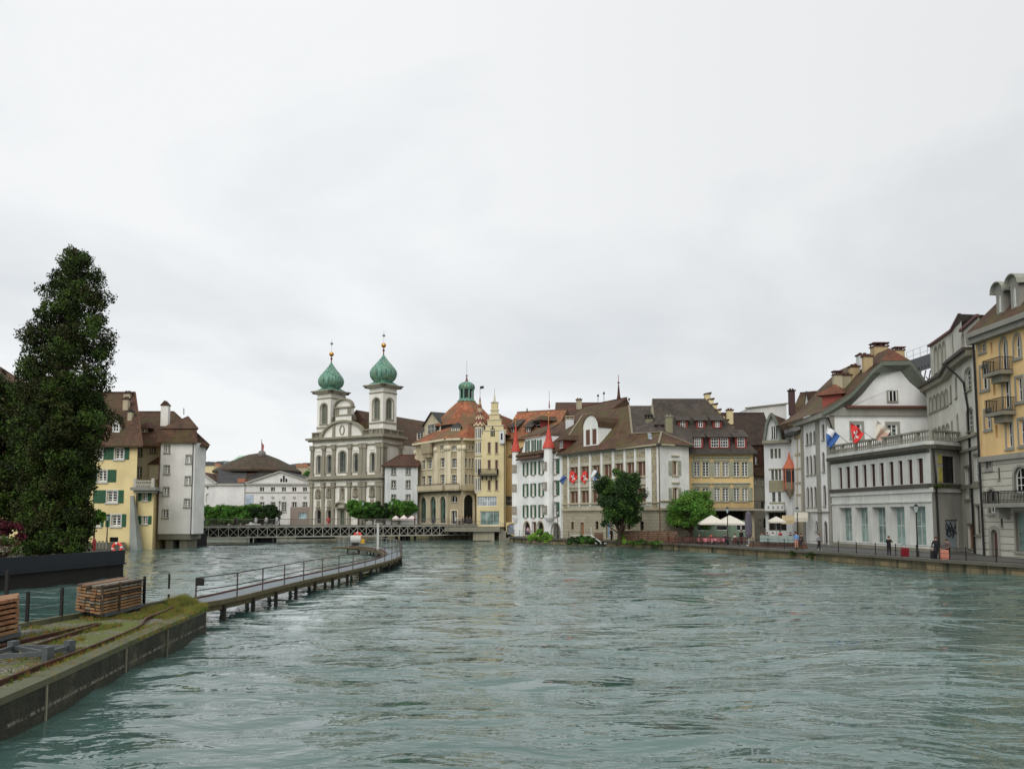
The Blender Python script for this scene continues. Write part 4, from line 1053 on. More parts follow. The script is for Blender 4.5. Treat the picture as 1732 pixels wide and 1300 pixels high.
for s, q in ((-1, pl), (1, (pr[0] + 1.2, YH))):
    r.poly([(q[0], YH - .5, ze + .25), (pm, YH - .5, apex + .2), (pm, YH + D, apex + .2), (q[0], YH + D, ze + .25)])
r.obj('roof', TILE_SL, b)
# left block
A2 = gx(333, YH + .5, 6); M2 = gx(362, YH + .5, 6)
f2 = Fac(b, A2, M2, FZ - .5, at(350, 819, YH).z, THW)
for x in (341, 351, 361):
    pass
f2.row([(340, 342.5), (350, 352.5)], 350, 822, 827, nx=1, ny=1, pane=G_DARK, sill=False)
f2.row([(338, 344), (348, 354)], 350, 834, 850, nx=1, ny=1, pane=THW, frame=THS, sill=False, arch=True)
f2.row([(338, 344), (348, 354)], 350, 853, 872, nx=2, ny=3, pane=G_DARK)
f2.build(); band(f2, f2.z1 - .3, f2.z1 + .15, .4, THS)
mb = MB(); pts = []
for k in range(9):
    t = k / 8; x = M2[0] + (A[0] - M2[0]) * t; y = YH + .5 - .8 * math.sin(math.pi * t * .5) + 0; pts.append((x, y))
for p, q in zip(pts[:-1], pts[1:]): mb.poly([(*p, FZ - .5), (*q, FZ - .5), (*q, f2.z1), (*p, f2.z1)])
mb.obj('curved_wall', THW, b)
mb = MB()
for p, q in zip(pts[:-1], pts[1:]): mb.sbar((p[0], p[1] - .2, f2.z1), (q[0], q[1] - .2, f2.z1), .5, .4)
mb.obj('cornice', THS, b)
r = MB(); z0 = f2.z1 + .1; zt_ = at(340, 798, YH + 2).z; xl = gx(318, YH, 12)[0]; xm = gx(337, YH, 12)[0]; xr = gx(367, YH, 12)[0]
r.poly([(xl, YH + .3, z0), (xr, YH + .3, z0), (xm, YH + .3, zt_)], THW)
r.poly([(xr, YH, z0), (xm, YH, zt_), (xm, YH + 10, zt_), (xr + 9.0, YH + 10, z0 + 4)], TILE_RD); r.poly([(xr, YH, z0), (A[0] + .3, YH - .6, z0), (A[0] - 2.5, YH + 9, z0 + 3.6), (xm + 1, YH + 9, z0 + 3.9)], TILE_SL)
r.obj('roof', None, b)
mb = MB(); mb.sbar((xr, YH - .1, z0 + .1), (xm, YH - .1, zt_ + .1), .4, .3); mb.obj('pediment_cornice', THS, b)
# drum and dome roof
cxx = gx(434, YH + 16, 14)[0]; Yd = YH + 17; zd = at(434, 797, Yd).z; rw = at(508, 797, Yd).x - at(361, 797, Yd).x
mb = MB(); mb.lathe((cxx, Yd, 0), [(rw * .36, FZ), (rw * .36, zd)], 40); mb.obj('drum', THW, b)
mb = MB(); pz = lambda y: at(434, y, Yd).z
mb.lathe((cxx, Yd, 0), [(rw * .36, zd - .5), (rw * .5, zd - .45), (rw * .5, zd), (rw * .36, pz(785)), (rw * .235, pz(776)), (rw * .11, pz(769)), (.1, pz(766))], 14); mb.obj('dome_roof', tiles('roof_dome_brown', (104, 84, 64), (88, 76, 62), (78, 76, 56), .6), b)
mb = MB(); p0 = at(393, 778, Yd - 4); p1 = at(405, 778, Yd - 4); p2 = at(416, 769.5, Yd); p3 = at(404, 770.5, Yd); mb.poly([p0, p1, p2, p3]); mb.poly([p + Vector((0, .5, -.4)) for p in (p0, p1, p2, p3)])
mb.obj('copper_skylight', plain('pale_green_copper', (160, 196, 168), .6), b)
mb = MB(); mb.ball(at(443, 768, Yd - 3), 1.0); mb.obj('dome_cap', plain('grey_cap', (120, 114, 110), .7), b)
mb = MB(); mb.bar(at(442.5, 768, Yd - 3), at(442.5, 743, Yd - 3), .07); o = mb.obj('flagpole', DARKM, b)
mb = MB(); a = at(442.8, 748, Yd - 3); mb.poly([a, a + Vector((.6, 0, -.7)), a + Vector((.4, 0, -2.4)), a + Vector((0, 0, -2.2))]); mb.obj('furled_flag', plain('faded_red_cloth', (170, 92, 88)), o)
mb = MB(); p = at(400, 816.5, YH - .2); q = at(413, 808.5, YH - .2); mb.box(p.x, q.x, YH + .5, YH + 3, p.z, q.z); mb.obj('roof_hut', plain('rust_brick', (160, 104, 80)), b)
mb = MB(); p = at(415.5, 852, YH - .1); q = at(428, 836.5, YH - .1); mb.box(p.x, q.x, YH - .12, YH - .08, p.z, q.z); mb.obj('banner', plain('pale_blue_banner', (176, 190, 206), .8, 0, .35, .6), b)
# modern pavilion in front of theatre
Yp = YH - 8; b = thing('entrance_pavilion', 'small flat brown pavilion with glass doors between theatre and church', 'kiosk', (*gx(508, Yp, FZ), FZ))
A = gx(491, Yp, 5); B = gx(527, Yp, 5); f = Fac(b, A, B, FZ - .5, at(508, 857, Yp).z, plain('taupe_panel', (146, 132, 122), .8))
f.win(505, 866, 519, 877.5, nx=3, ny=1, sill=False, pane=glass('glass_pale_blue', (168, 194, 198))); f.build(); body(b, [A, B, (B[0], B[1] + 4), (A[0], A[1] + 4)], FZ - .5, f.z1, STONE, skip=(0,))
# ---------------- church
Yc = 165.0
CHW = stucco('church_white', (238, 235, 224), .12); CHS = stucco('church_sandstone', (152, 146, 128), .5)
K = Vector(gx(645, Yc, 8)); fd_ = Vector((-1.76, 1)).normalized(); sd_ = Vector((1, 1.76)).normalized()
def hit(px, o, d):   # point along o + d*t seen at column px
    k = (px - CX) / F; zc_ = cs
    # X = k*(Y*cs + (z-HC)*sn); z~8
    t = (k * (o.y * cs + (8 - HC) * sn) - o.x) / (d.x - k * d.y * cs); return o + d * t
Lf = hit(527, K, fd_); Rt = hit(680, K, sd_)
b = thing('church', 'white and sandstone baroque church with two green onion domed towers', 'church', (*((K + Lf) / 2), FZ))
zf0 = FZ - .5
zU = at(645, 736, Yc).z; zM = at(645, 806, Yc).z
f = Fac(b, Lf, K, zf0, zU, CHW); g = Fac(b, K, Rt, zf0, zU, CHW)
gd = dict(nx=3, ny=6, trim=CHS, tw=.3, fw=.06, bars=.04, sill=False, pane=glass('church_leaded_glass', (92, 98, 92), .2), frame=DARKM)
# upper windows
for x0, x1, y0, y1 in ((536, 542.5, 771, 800), (553.5, 560.5, 770, 799), (598.5, 605.5, 767, 797), (627, 633.5, 766, 796)): f.win(x0, y0, x1, y1, arch=True, **gd)
f.win(573.5, 763, 584.5, 798, arch=True, **gd)
# niches (lower)
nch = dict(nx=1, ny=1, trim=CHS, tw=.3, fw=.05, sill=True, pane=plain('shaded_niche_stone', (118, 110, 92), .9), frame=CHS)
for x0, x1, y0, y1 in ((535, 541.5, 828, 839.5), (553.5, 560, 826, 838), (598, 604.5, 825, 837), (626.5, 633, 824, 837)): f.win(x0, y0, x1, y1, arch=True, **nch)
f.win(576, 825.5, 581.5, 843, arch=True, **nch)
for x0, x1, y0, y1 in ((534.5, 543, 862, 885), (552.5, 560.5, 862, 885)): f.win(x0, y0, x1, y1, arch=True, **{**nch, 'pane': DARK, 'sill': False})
f.win(573.5, 862, 582.5, 888, door=True, nx=2, ny=1, pane=plain('green_church_door', (58, 74, 62), .6), frame=CHS, trim=CHS, tw=.5, sill=False)
f.build(dep=.45)
g.build()
D = 30
P0 = [tuple(Lf), tuple(K), tuple(Rt), tuple(Rt + sd_ * (D - 5)), tuple(Lf + sd_ * D)]
body(b, P0, zf0, zU - 1.5, CHW, skip=(0, 1), top=False)
mb = MB(); mb.poly([(Lf.x, Lf.y, zU - .02), (K.x, K.y, zU - .02), (Rt.x, Rt.y, zU - .02), (Rt.x + (Lf - K).x, Rt.y + (Lf - K).y, zU - .02)]); mb.obj('flat_roof', CHS, b)
# pilasters: one mesh each with base and capital
def pilaster(f, x, w, y0=None, lower=True, d=.35):
    u = f.U(x, 780)
    for z0, z1 in (((zf0, zM - .9),) if lower else ()) + ((zM + .5, zU - 1.4),):
        mb = MB(); f.bx(mb, u - w / 2, u + w / 2, z0, z1, .0, d)
        f.bx(mb, u - w / 2 - .14, u + w / 2 + .14, z1 - 1.0, z1 - .12, .003, d + .16); f.bx(mb, u - w / 2 - .16, u + w / 2 + .16, z0, z0 + .6, .003, d + .13)
        f.bx(mb, u - w / 2 - .2, u + w / 2 + .2, z1 - .12, z1, .003, d + .24)
        mb.obj('pilaster', CHS, b)
for x, w in ((529, .75), (548.5, .75), (565.5, .8), (592.5, .8), (611.5, .8), (617.5, .8), (641.5, 1.0), (647.5, .45)): pilaster(f, x, w)
pilaster(g, 650, .9); pilaster(g, 676, .9)
def bandp(z0, z1, d, m=CHS, name='cornice'):
    band(f, z0, z1, d, m, -d, f.L + d, name); band(g, z0, z1, d, m, 0 + .01, g.L + d * .3, name)
bandp(zM - .25, zM + .25, 1.0); bandp(zM - .5, zM - .25, .55); bandp(zM - 1.8, zM - 1.6, .3)
bandp(zU - .3, zU + .15, 1.1); bandp(zU - .6, zU - .3, .7); bandp(zU - 1.75, zU - 1.5, .35); bandp(zM + .25, zM + .5, .55, name='base_course')
# window aprons & small reliefs
mb = MB()
for x in (538.5, 556.5, 601.5, 629.5):
    u0 = f.U(x - 4.5, 763); u1 = f.U(x + 4.5, 763); z = f.z(x, 764 - (x - 540) * .04); f.bx(mb, u0, u1, z - .08, z, .002, .05)
mb.obj('relief_panel', CHS, b)
for x, y in ((538.5, 840), (556.5, 839), (601.5, 838), (629.5, 837.5), (538.5, 857), (556.5, 856), (601.5, 856), (629.5, 855)):
    u, z = f.uz(x, y); mb = MB(); f.bx(mb, u - .6, u + .6, z - .2, z, .0, .4); f.bx(mb, u - .45, u + .45, z - .5, z - .2, .0, .2)
    if y > 845: f.bx(mb, u - .45, u + .45, z + .1, z + 1.3, .0, .15)
    mb.obj('niche_bracket', CHS, b)
for x, y in ((538.2, 838), (556.7, 837), (601.2, 836), (629.7, 836), (578.8, 841)):
    u, z = f.uz(x, y); mb = MB(); c = f.P(u, z, -.22); mb.lathe(c, [(.2, 0), (.22, .4), (.13, .75), (.18, .95), (.05, 1.05)], 8); mb.ball(c + Vector((0, 0, 1.15)), .12); mb.obj('statue', plain('weathered_statue', (150, 140, 120), .9), b)
# portal pediment
u, z = f.uz(578, 853); mb = MB(); pts = [(u - 1.3 * math.cos(math.pi * k / 10) * 1.0, z - .5 + 1.0 * math.sin(math.pi * k / 10)) for k in range(11)]
for p, q in zip(pts[:-1], pts[1:]): mb.sbar(f.P(p[0], p[1], .4), f.P(q[0], q[1], .4), .8, .25)
f.bx(mb, u - 1.4, u + 1.4, z - .75, z - .5, .003, .8); mb.obj('portal_pediment', CHS, b)
# balustrade blocks on top
def balus(f, u0, u1, z0, h, d=.3):
    mb = MB(); f.bx(mb, u0, u1, z0, z0 + .25, -.3, d); f.bx(mb, u0, u1, z0 + h - .22, z0 + h, -.35, d + .05)
    n = max(2, int((u1 - u0) / .38))
    for i in range(n + 1):
        u = u0 + .15 + (u1 - u0 - .3) * i / n; w = .3 if i % 6 == 0 else .09
        f.bx(mb, u - w / 2, u + w / 2, z0 + .25, z0 + h - .22, -.15 if w < .2 else -.3, .12 if w < .2 else d)
    mb.obj('balustrade', CHS, b)
hB = at(660, 727, Yc + 2).z - zU
balus(f, f.U(615, 735), f.L, zU + .15, hB); balus(g, 0.05, g.L, zU + .15, hB); balus(f, 0, f.U(548, 738), zU + .15, hB)
# central segmental gable
uL = f.U(546, 738); uR = f.U(617, 734); uc = (uL + uR) / 2; rise = f.z(580, 712) - zU; n = 14
pts = [(uc - (uR - uL) / 2 * math.cos(math.pi * k / n), zU + rise * math.sin(math.pi * k / n)) for k in range(n + 1)]
mb = MB(); mb.poly([f.P(p[0], p[1], 0) for p in pts[::-1]]); mb.obj('gable_wall', CHW, b)
mb = MB(); 
for p, q in zip(pts[:-1], pts[1:]): mb.sbar(f.P(p[0], p[1], .1), f.P(q[0], q[1], .1), 1.1, .45)
for x in (565.5, 592.5): uu = f.U(x, 725); f.bx(mb, uu - .3, uu + .3, zU, zU + rise * .86, .0, .3)
mb.obj('gable_cornice', CHS, b)
mb = MB(); u, z = f.uz(579, 727)
for k in range(16):
    a0 = 2 * math.pi * k / 16; a1 = 2 * math.pi * (k + 1) / 16; mb.sbar(f.P(u + .58 * math.cos(a0), z + .95 * math.sin(a0), .08), f.P(u + .58 * math.cos(a1), z + .95 * math.sin(a1), .08), .2, .2)
mb.obj('oval_frame', CHS, b)
# upper aedicule
zg = zU + rise * .92; u0 = f.U(567.5, 700); u1 = f.U(594.5, 700); ua = (u0 + u1) / 2; za = f.z(580, 689)
mb = MB(); f.bx(mb, u0, u1, zg, za, -.8, 0.0); mb.obj('aedicule_wall', CHW, b)
mb = MB(); f.bx(mb, u0 - .1, u1 + .1, zg + 1.4, zg + 1.65, -.85, .25); f.bx(mb, u0 - .25, u1 + .25, za - .15, za + .15, -.9, .4)
for uu in (u0 + .25, u0 + .75, u1 - .75, u1 - .25): f.bx(mb, uu - .2, uu + .2, zg + 1.65, za, .003, .22)
pts = [(ua - (u1 - u0 + .4) / 2 * math.cos(math.pi * k / 10), za + .1 + 1.7 * math.sin(math.pi * k / 10)) for k in range(11)]
for p, q in zip(pts[:-1], pts[1:]): mb.sbar(f.P(p[0], p[1], -.1), f.P(q[0], q[1], -.1), 1.0, .3)
mb.obj('aedicule', CHS, b)
mb = MB(); mb.poly([f.P(p[0], p[1], -.2) for p in pts[::-1]]); mb.obj('aedicule_tympanum', CHW, b)
mb = MB(); c = f.P(ua, za + 1.8, -.2); mb.lathe(c, [(.5, 0), (.35, .3), (.18, .6), (.25, .9), (.08, 1.2)], 8)
for s in (-1, 1):
    for k in range(6):
        a0 = k * .9; r0 = .9 - k * .1; p = f.P(ua + s * ((u1 - u0) / 2 + .45 + .35 * math.cos(a0)), zg + .6 + r0 * math.sin(a0) * .8, -.2); mb.ball(p, .38 - k * .03, None, 8)
mb.obj('crowning_ornament', plain('dark_weathered_stone', (92, 86, 72), .9), b)
# statues on the mid cornice
# towers
COPPER = MATS.get('copper') or None
def copper_mat():
    m, n, bb = newmat('green_copper')
    s = noise_node(n, 1.0, 5, .7, (3.2, 3.2, .14)); c = noise_node(n, .8, 4)
    col = mixc(n, ramp(n, s.outputs[0], .38, .58), lin((34, 74, 70)), lin((122, 166, 144)))
    col = mixc(n, ramp(n, c.outputs[0], .5, .7, (0, 0, 0, 1), (.55,) * 3 + (1,)), col, lin((128, 146, 104)))
    n.links.new(col, bb.inputs['Base Color']); bb.inputs['Roughness'].default_value = .55; bb.inputs['Metallic'].default_value = .15
    bump(n, bb, s.outputs[0], .3, .05); return m
COPPER = copper_mat(); GOLD = plain('gilded_ball', (206, 150, 78), .3, .8)
def tower(pxc, Yt, px0, px1, ywb, ycor, yneck, ywid, hw, ytip, yball, yrod, Yb):
    c = Vector(gx(pxc, Yt, 22)); w = at(px1, ywid, Yt).x - at(px0, ywid, Yt).x; r = w / 2
    z = lambda y: at(pxc, y, Yt).z
    zt1 = z(ycor); zb1 = zU - .5
    # diagonal square: corner nearest the viewer
    ang = math.atan2(-c.y, -c.x)
    q = [c + Vector((math.cos(ang + math.pi / 2 * k), math.sin(ang + math.pi / 2 * k))) * r for k in range(4)]
    # left visible face: from q[3] (left) to q[0] ; right: q[0] to q[1]
    e = thing('tower', None, None, (c.x, c.y, zU)); e.location = e.location - b.location; e.parent = b
    lft, mid, rgt, bk = q[3], q[0], q[1], q[2]
    if lft.x > rgt.x: lft, rgt = rgt, lft
    for a_, b_2 in ((lft, mid), (mid, rgt), (rgt, bk), (bk, lft)):
        ff = Fac(e, a_, b_2, zb1, zt1, CHW, 'tower_wall')
        m_ = ff.L / 2; hh = zt1 - z(ywb)
        ff.w(m_ - .95, m_ + .95, z(ywb) + .9, zt1 - hh * .30, arch=True, nx=2, ny=6, trim=CHS, tw=.25, sill=True, pane=slats('louvre_grey_green', (96, 104, 92), .35), frame=CHS, name='belfry_opening')
        ff.build(dep=.5)
        band(ff, zt1 - hh * .16, zt1 - hh * .13, .18, CHS, par=e); band(ff, zt1 - .05, zt1 + .3, .75, CHS, -.75, ff.L + .75, par=e); band(ff, zt1 + .3, zt1 + .55, 1.0, CHS, -1, ff.L + 1, par=e)
        band(ff, z(ywb) - .1, z(ywb) + .25, .12, CHS, par=e)
    mb = MB(); zc0 = zt1 + .55; R_ = r * 1.18
    mb.lathe((c.x, c.y, 0), [(R_ * 1.0, zc0), (R_ * .80, zc0 + (z(yneck) - zc0) * .5), (hw * .66, z(yneck))], 4, COPPER, ang)
    mb.obj('tower_skirt_roof', COPPER, e)
    mb = MB(); zn = z(yneck) - .1; zw = z(ywid); zt2 = z(ytip); H_ = zt2 - zw
    mb.lathe((c.x, c.y, 0), [(hw * .62, zn - .4), (hw * .66, zn), (hw * .82, zn + (zw - zn) * .22), (hw * .95, zn + (zw - zn) * .55), (hw, zw), (hw * .97, zw + H_ * .12), (hw * .84, zw + H_ * .27), (hw * .62, zw + H_ * .45), (hw * .40, zw + H_ * .62), (hw * .21, zw + H_ * .79), (hw * .09, zw + H_ * .92), (.12, zt2)], 48, COPPER, 0, .035)
    mb.obj('onion_dome', COPPER, e, smooth=True)
    mb = MB(); zbl = z(yball); mb.bar((c.x, c.y, zt2 - .3), (c.x, c.y, zbl), .14, None, 8, .08); mb.ball((c.x, c.y, (zt2 + zbl) / 2 - .1), .26); mb.obj('spire', plain('red_brown_metal', (120, 60, 56), .5, .4), e)
    mb = MB(); mb.ball((c.x, c.y, zbl), .52, None, 14); mb.obj('gilded_ball', GOLD, e)
    mb = MB(); zr_ = z(yrod); mb.bar((c.x, c.y, zbl), (c.x, c.y, zr_), .03, None, 5); mb.sbar((c.x - .5, c.y, zr_ - .9), (c.x + .5, c.y, zr_ - .9), .05, .05); mb.ball((c.x, c.y, zr_ - .9), .3, None, 8)
    mb.obj('cross', LGREY, e)
tower(558.5, 175.5, 536.3, 580.5, 725, 667, 656, 645.5, 2.68, 612, 599, 574, 0)
tower(647.3, 169.5, 624.5, 670, 717, 657, 645, 631.5, 2.74, 599, 584, 560, 0)
# nave roof
na = Vector((*gx(597, 171, 25),)); nv_ = sd_
wn_ = Vector((-nv_.y, nv_.x))
zr = at(597, 692, 171).z; zE = at(690, 757, 178).z
A = na - wn_ * 7.5 + nv_ * 1.0 ; Bn = A + nv_ * 30
L0_ = A + nv_ * 0; 
mb = MB(); r0 = na + nv_ * 1; r1 = na + nv_ * 29; l0 = na + wn_ * 8; l1 = l0 + nv_ * 30; s0 = na - wn_ * 8.6; s1 = s0 + nv_ * 30
mb.poly([(*s0, zE), (*s1, zE), (*r1, zr), (*r0, zr)]); mb.poly([(*l1, zE), (*l0, zE), (*r0, zr), (*r1, zr)]); mb.poly([(*s1, zE), (*l1, zE), (*r1, zr)]); mb.poly([(*s0, zE), (*l0, zE), (*r0, zr)])
mb.obj('nave_roof', TILE_BR, b)
mb = MB(); a_ = s0 + wn_ * .6; c_ = s1 + wn_ * .6; mb.poly([(*a_, zf0), (*c_, zf0), (*c_, zE), (*a_, zE)]); mb.obj('nave_wall', CHW, b)
# ---------------- plain white house right of the church
Yw = 161.0
b = thing('plain_white_house', 'plain pale house with a brown roof between church and domed corner building', 'house', (*gx(676, Yw, FZ), FZ))
A = gx(650.5, Yw, 8); B = gx(706, Yw, 8)
f = Fac(b, A, B, zf0, at(676, 787, Yw).z, WHITE2)
for x in (665.7, 690.3):
    for y0, y1 in ((792, 801.5), (812.5, 824.5), (836.5, 846)): f.win(x - 3.2, y0, x + 3.2, y1, nx=2, ny=2, trim=STONE, tw=.14)
f.build(); body(b, [A, B, (B[0], B[1] + 9), (A[0], A[1] + 9)], zf0, f.z1, WHITE2, skip=(0,))
roof(b, A, B, 9, f.z1, at(680, 771, Yw + 4.5).z, TILE_RD, over=.6, hl=2.2)
# ---------------- domed corner building
HS = stucco('honey_sandstone', (200, 187, 157), .5); HS2 = stucco('grey_honey_stone', (170, 156, 126), .5); HL = stucco('light_honey_stone', (222, 211, 182), .3)
b = thing('domed_corner_building', 'ornate honey stone corner building with orange tent roof and green copper lantern', 'building', (*gx(757, 156, FZ), FZ))
Pl = gx(703, 164, 8); Pa = gx(757, 153, 8); Pb = gx(780.5, 152, 8); Pc = gx(804, 154, 8)
zc = at(757, 744, 153).z; zb_ = at(757, 828, 153).z
fl = Fac(b, Pl, Pa, zf0, zc, HS); fm = Fac(b, Pa, Pb, zf0, zc, HS2); fr_ = Fac(b, Pb, Pc, zf0, zc, HS)
st = dict(nx=2, ny=3, fw=.1, trim=HL, tw=.12)
for ref, ff, cols in ((745, fl, ((713, 719.5), (722.5, 731), (744.5, 752.5))), (768, fm, ((764.5, 772.5),)), (793, fr_, ((786, 790.5), (792.5, 796.5), (798, 801.5)))):
    for y0, y1 in ((753.5, 761.5), (774.5, 790.5), (802.5, 818.5)):
        ff.row(cols, ref, y0 + (0 if ff is not fl else 0), y1, **st)
gl = dict(nx=2, ny=2, fw=.08, trim=HL, tw=.15, sill=False, pane=glass('glass_shop_dark_green', (74, 96, 86)), frame=DARKM)
fl.row(((710.5, 721), (727, 737.5), (743.5, 754)), 748, 838.5, 884, arch=True, **gl)
fm.win(763, 837.5, 773.5, 849, arch=True, nx=2, ny=1, pane=G_DARK); fm.win(763.5, 863, 773, 886, nx=2, ny=1, door=True, pane=plain('dark_door', (46, 44, 46), .5), sill=False, trim=HL)
fr_.win(784.5, 836, 801, 885, arch=True, nx=2, ny=3, pane=G_DARK, frame=DARKM, sill=False, trim=HL)
for ff in (fl, fm, fr_): ff.build(dep=.4); band(ff, zb_ - .2, zb_ + .1, 1.15, HS2, -.0, ff.L); band(ff, zb_ + .1, zb_ + 1.05, 1.15, HS, 0, ff.L, 'balcony_parapet') if False else None
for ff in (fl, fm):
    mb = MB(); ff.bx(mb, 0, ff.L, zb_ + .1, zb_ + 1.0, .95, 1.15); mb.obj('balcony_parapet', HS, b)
    mb = MB(); ff.bx(mb, 0, ff.L, zb_ - .45, zb_ - .205, .0, 1.05); mb.obj('balcony_underside_shade', DARK, b)  # near-black strip painted in for the shade under the overhang
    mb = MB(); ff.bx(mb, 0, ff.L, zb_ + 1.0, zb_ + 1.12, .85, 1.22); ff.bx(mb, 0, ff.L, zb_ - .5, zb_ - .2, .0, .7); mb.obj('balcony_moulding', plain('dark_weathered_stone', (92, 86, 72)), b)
mb = MB(); fr_.bx(mb, 0, fr_.L, zb_ + .1, zb_ + .9, .004, .3); mb.obj('string_course', HS, b)
for ff, cols in ((fl, (705, 739.5, 757)), (fm, (759.5, 777.5)), (fr_, (781.5,))):
    for x in cols:
        u = ff.U(x, 790); w = .6 if ff is fl else .45; mb = MB(); ff.bx(mb, max(0, u - w), min(ff.L, u + w), zb_ + .1, zc - 1.6, .0, .28); mb.ball(ff.P(min(ff.L - .3, max(.3, u)), zc - 1.5, .25), .55, None, 8); mb.obj('pilaster', HL, b)
mb = MB(); u0 = fl.U(719, 765); u1 = fl.U(734, 765); zq0 = fl.z(727, 767); zq1 = fl.z(727, 749)
fl.bx(mb, u0, u1, zq0, zq1, .35, .9); fl.bx(mb, u0 + .4, u1 - .4, zq0 - .8, zq0, .2, .7); mb.obj('oriel', HS2, b)
body(b, [Pl, Pa, Pb, Pc, (Pc[0], 172), (Pl[0], 176)], zf0, zc, HS2, skip=(0, 1, 2))
for ff in (fl, fm, fr_): band(ff, zc - .12, zc + .22, .95, HL, 0, ff.L)
# mansard skirt
c = Vector(gx(789, 161, 20)); zs = at(775, 716, 156).z
out_ = [fl.P(0, zc + .22, .9), fl.P(fl.L, zc + .22, .9), fm.P(fm.L / 2, zc + .22, 1.0), fr_.P(.3, zc + .22, .9), fr_.P(fr_.L, zc + .22, .9), Vector((Pc[0], 172, zc + .22)), Vector((Pl[0], 176, zc + .22))]
Rr = (at(843, 716, 161).x - at(735, 716, 161).x) / 2
inn = [Vector((*gx(722, 169, 18), zs - .6)), Vector((*gx(748, 159, 18), zs - .2)), Vector((*gx(770, 155.6, 18), zs)), Vector((*gx(794, 155, 18), zs)), Vector((*gx(818, 157.5, 18), zs)), Vector((c.x + 5, 172, zs)), Vector((Pl[0] + 4, 176, zs - .6))]
mb = MB()
for i in range(7):
    j = (i + 1) % 7; mb.poly([out_[i], out_[j], inn[j], inn[i]])
mb.poly(inn)
mb.obj('mansard_roof', TILE_OR, b)
mb = MB(); zap = at(789, 677, 161).z
mb.lathe((c.x, c.y, 0), [(Rr * 1.03, zs - .2), (Rr, zs + .1), (Rr * .86, zs + (zap - zs) * .26), (Rr * .58, zs + (zap - zs) * .62), (Rr * .23, zap)], 8, TILE_OR, R(22.5)); o = mb.obj('tent_roof', TILE_OR, b); mb = MB(); mb.lathe((c.x, c.y, 0), [(Rr * .99, zs - 1.0), (Rr * 1.0, zs - .25)], 8, DARK, R(22.5)); mb.obj('eave_shade_ring', plain('eave_shade_dark', (48, 42, 38), .8), b)  # dark ring put in as the shadow gap under the tent eave
mb = MB(); mb.sbar((*gx(700, 171, 18), at(700, 706, 171).z), (c.x, c.y, at(750, 702, 163).z), .2, .2); 
e0 = Vector((*gx(708, 170, 18), 0)); zrl = at(745, 702.5, 163).z
mb = MB(); mb.poly([(inn[0].x - 1, inn[0].y, inn[0].z), (inn[1].x, inn[1].y, inn[1].z), (inn[1].x + 1.5, inn[1].y + 4, zrl), (inn[0].x + 1.5, inn[0].y + 3, zrl - .2)]); mb.poly([(inn[0].x + 1.5, inn[0].y + 3, zrl - .2), (inn[1].x + 1.5, inn[1].y + 4, zrl), (inn[1].x + 8, inn[1].y + 12, zs), (inn[0].x + 8, inn[0].y + 10, zs)]); mb.obj('wing_roof', TILE_RD, b)
# lantern
e = thing('lantern', None, None, (c.x, c.y, zap)); e.location = e.location - b.location; e.parent = b
z = lambda y: at(789, y, 161).z; rl = (at(802.5, 665, 161).x - at(775.5, 665, 161).x) / 2
mb = MB(); mb.lathe((c.x, c.y, 0), [(rl * 1.25, z(679.5)), (rl * .95, z(675)), (rl * .92, z(674))], 8, COPPER, R(22.5)); 
for k in range(8):
    a0 = R(22.5 + 45 * k); p = Vector((c.x + math.cos(a0) * rl * .85, c.y + math.sin(a0) * rl * .85, 0)); mb.sbar(p + Vector((0, 0, z(675))), p + Vector((0, 0, z(658))), .32, .32)
mb.lathe((c.x, c.y, 0), [(rl * .98, z(659)), (rl * 1.05, z(655)), (rl * .98, z(651)), (rl * .7, z(647.5)), (rl * .28, z(645.5)), (.12, z(644))], 16, COPPER); mb.obj('lantern_body', COPPER, e)
mb = MB(); mb.lathe((c.x, c.y, 0), [(rl * .70, z(675)), (rl * .70, z(659))], 8, G_DARK, R(22.5)); mb.obj('lantern_glazing', G_DARK, e)
mb = MB(); mb.lathe((c.x, c.y, 0), [(.35, z(646)), (.15, z(640)), (.08, z(636)), (.3, z(635)), (.05, z(633.5))], 8); mb.bar((c.x, c.y, z(634)), (c.x, c.y, z(610)), .025); mb.obj('spire', plain('red_brown_metal', (120, 60, 56)), e)
# dormers
f9 = fl.off(-1.0); dormer(b, f9, 718, 716, 745, 741, 5, HS, TILE_SL, 'gable', 2.2, ov=.4, nx=3, ny=3, side=1.2, trim=HL)
dormer(b, fl.off(-1.2), 705, 729, 716, 743, 3, HL, TILE_SL, 'hip', .8, ov=.25)
dormer(b, fm.off(-.9), 763, 722, 777, 737, 3.5, HL, TILE_SL, 'hip', .95, ov=.25, wins=2)
# ---------------- patterned turret bay + stepped gable house
YG = 150.5
CRM = stucco('cream_yellow_render', (222, 206, 160), .15)
b = thing('stepped_gable_house', 'narrow cream yellow house with stepped gable and a dark flower balcony', 'house', (*gx(835, YG, FZ), FZ))
A = gx(806, YG, 8); B = gx(854.5, YG - 1.5, 8)
zE = at(850, 735, YG).z
f = Fac(b, A, B, zf0, zE, CRM)
rd = dict(nx=1, ny=2, frame=WOODB, trim=BEIGE, tw=.12, pane=plain('red_brown_pane', (98, 70, 58), .4))
for y0, y1 in ((748, 766), (778, 792), (812, 828)):
    f.win(825.5, y0, 829.5, y1, **rd); f.win(838, y0, 841.8, y1, **rd)
f.win(807, 839, 840, 855.5, nx=8, ny=2, pane=glass('glass_pale_sky', (150, 160, 166)), fw=.08, sill=False)
f.win(812, 864, 844.5, 888, nx=3, ny=1, pane=G_GREEN, fw=.1, sill=False)
f.build(); body(b, [A, B, (B[0], B[1] + 16), (A[0], A[1] + 16)], zf0, zE, CRM, skip=(0,))
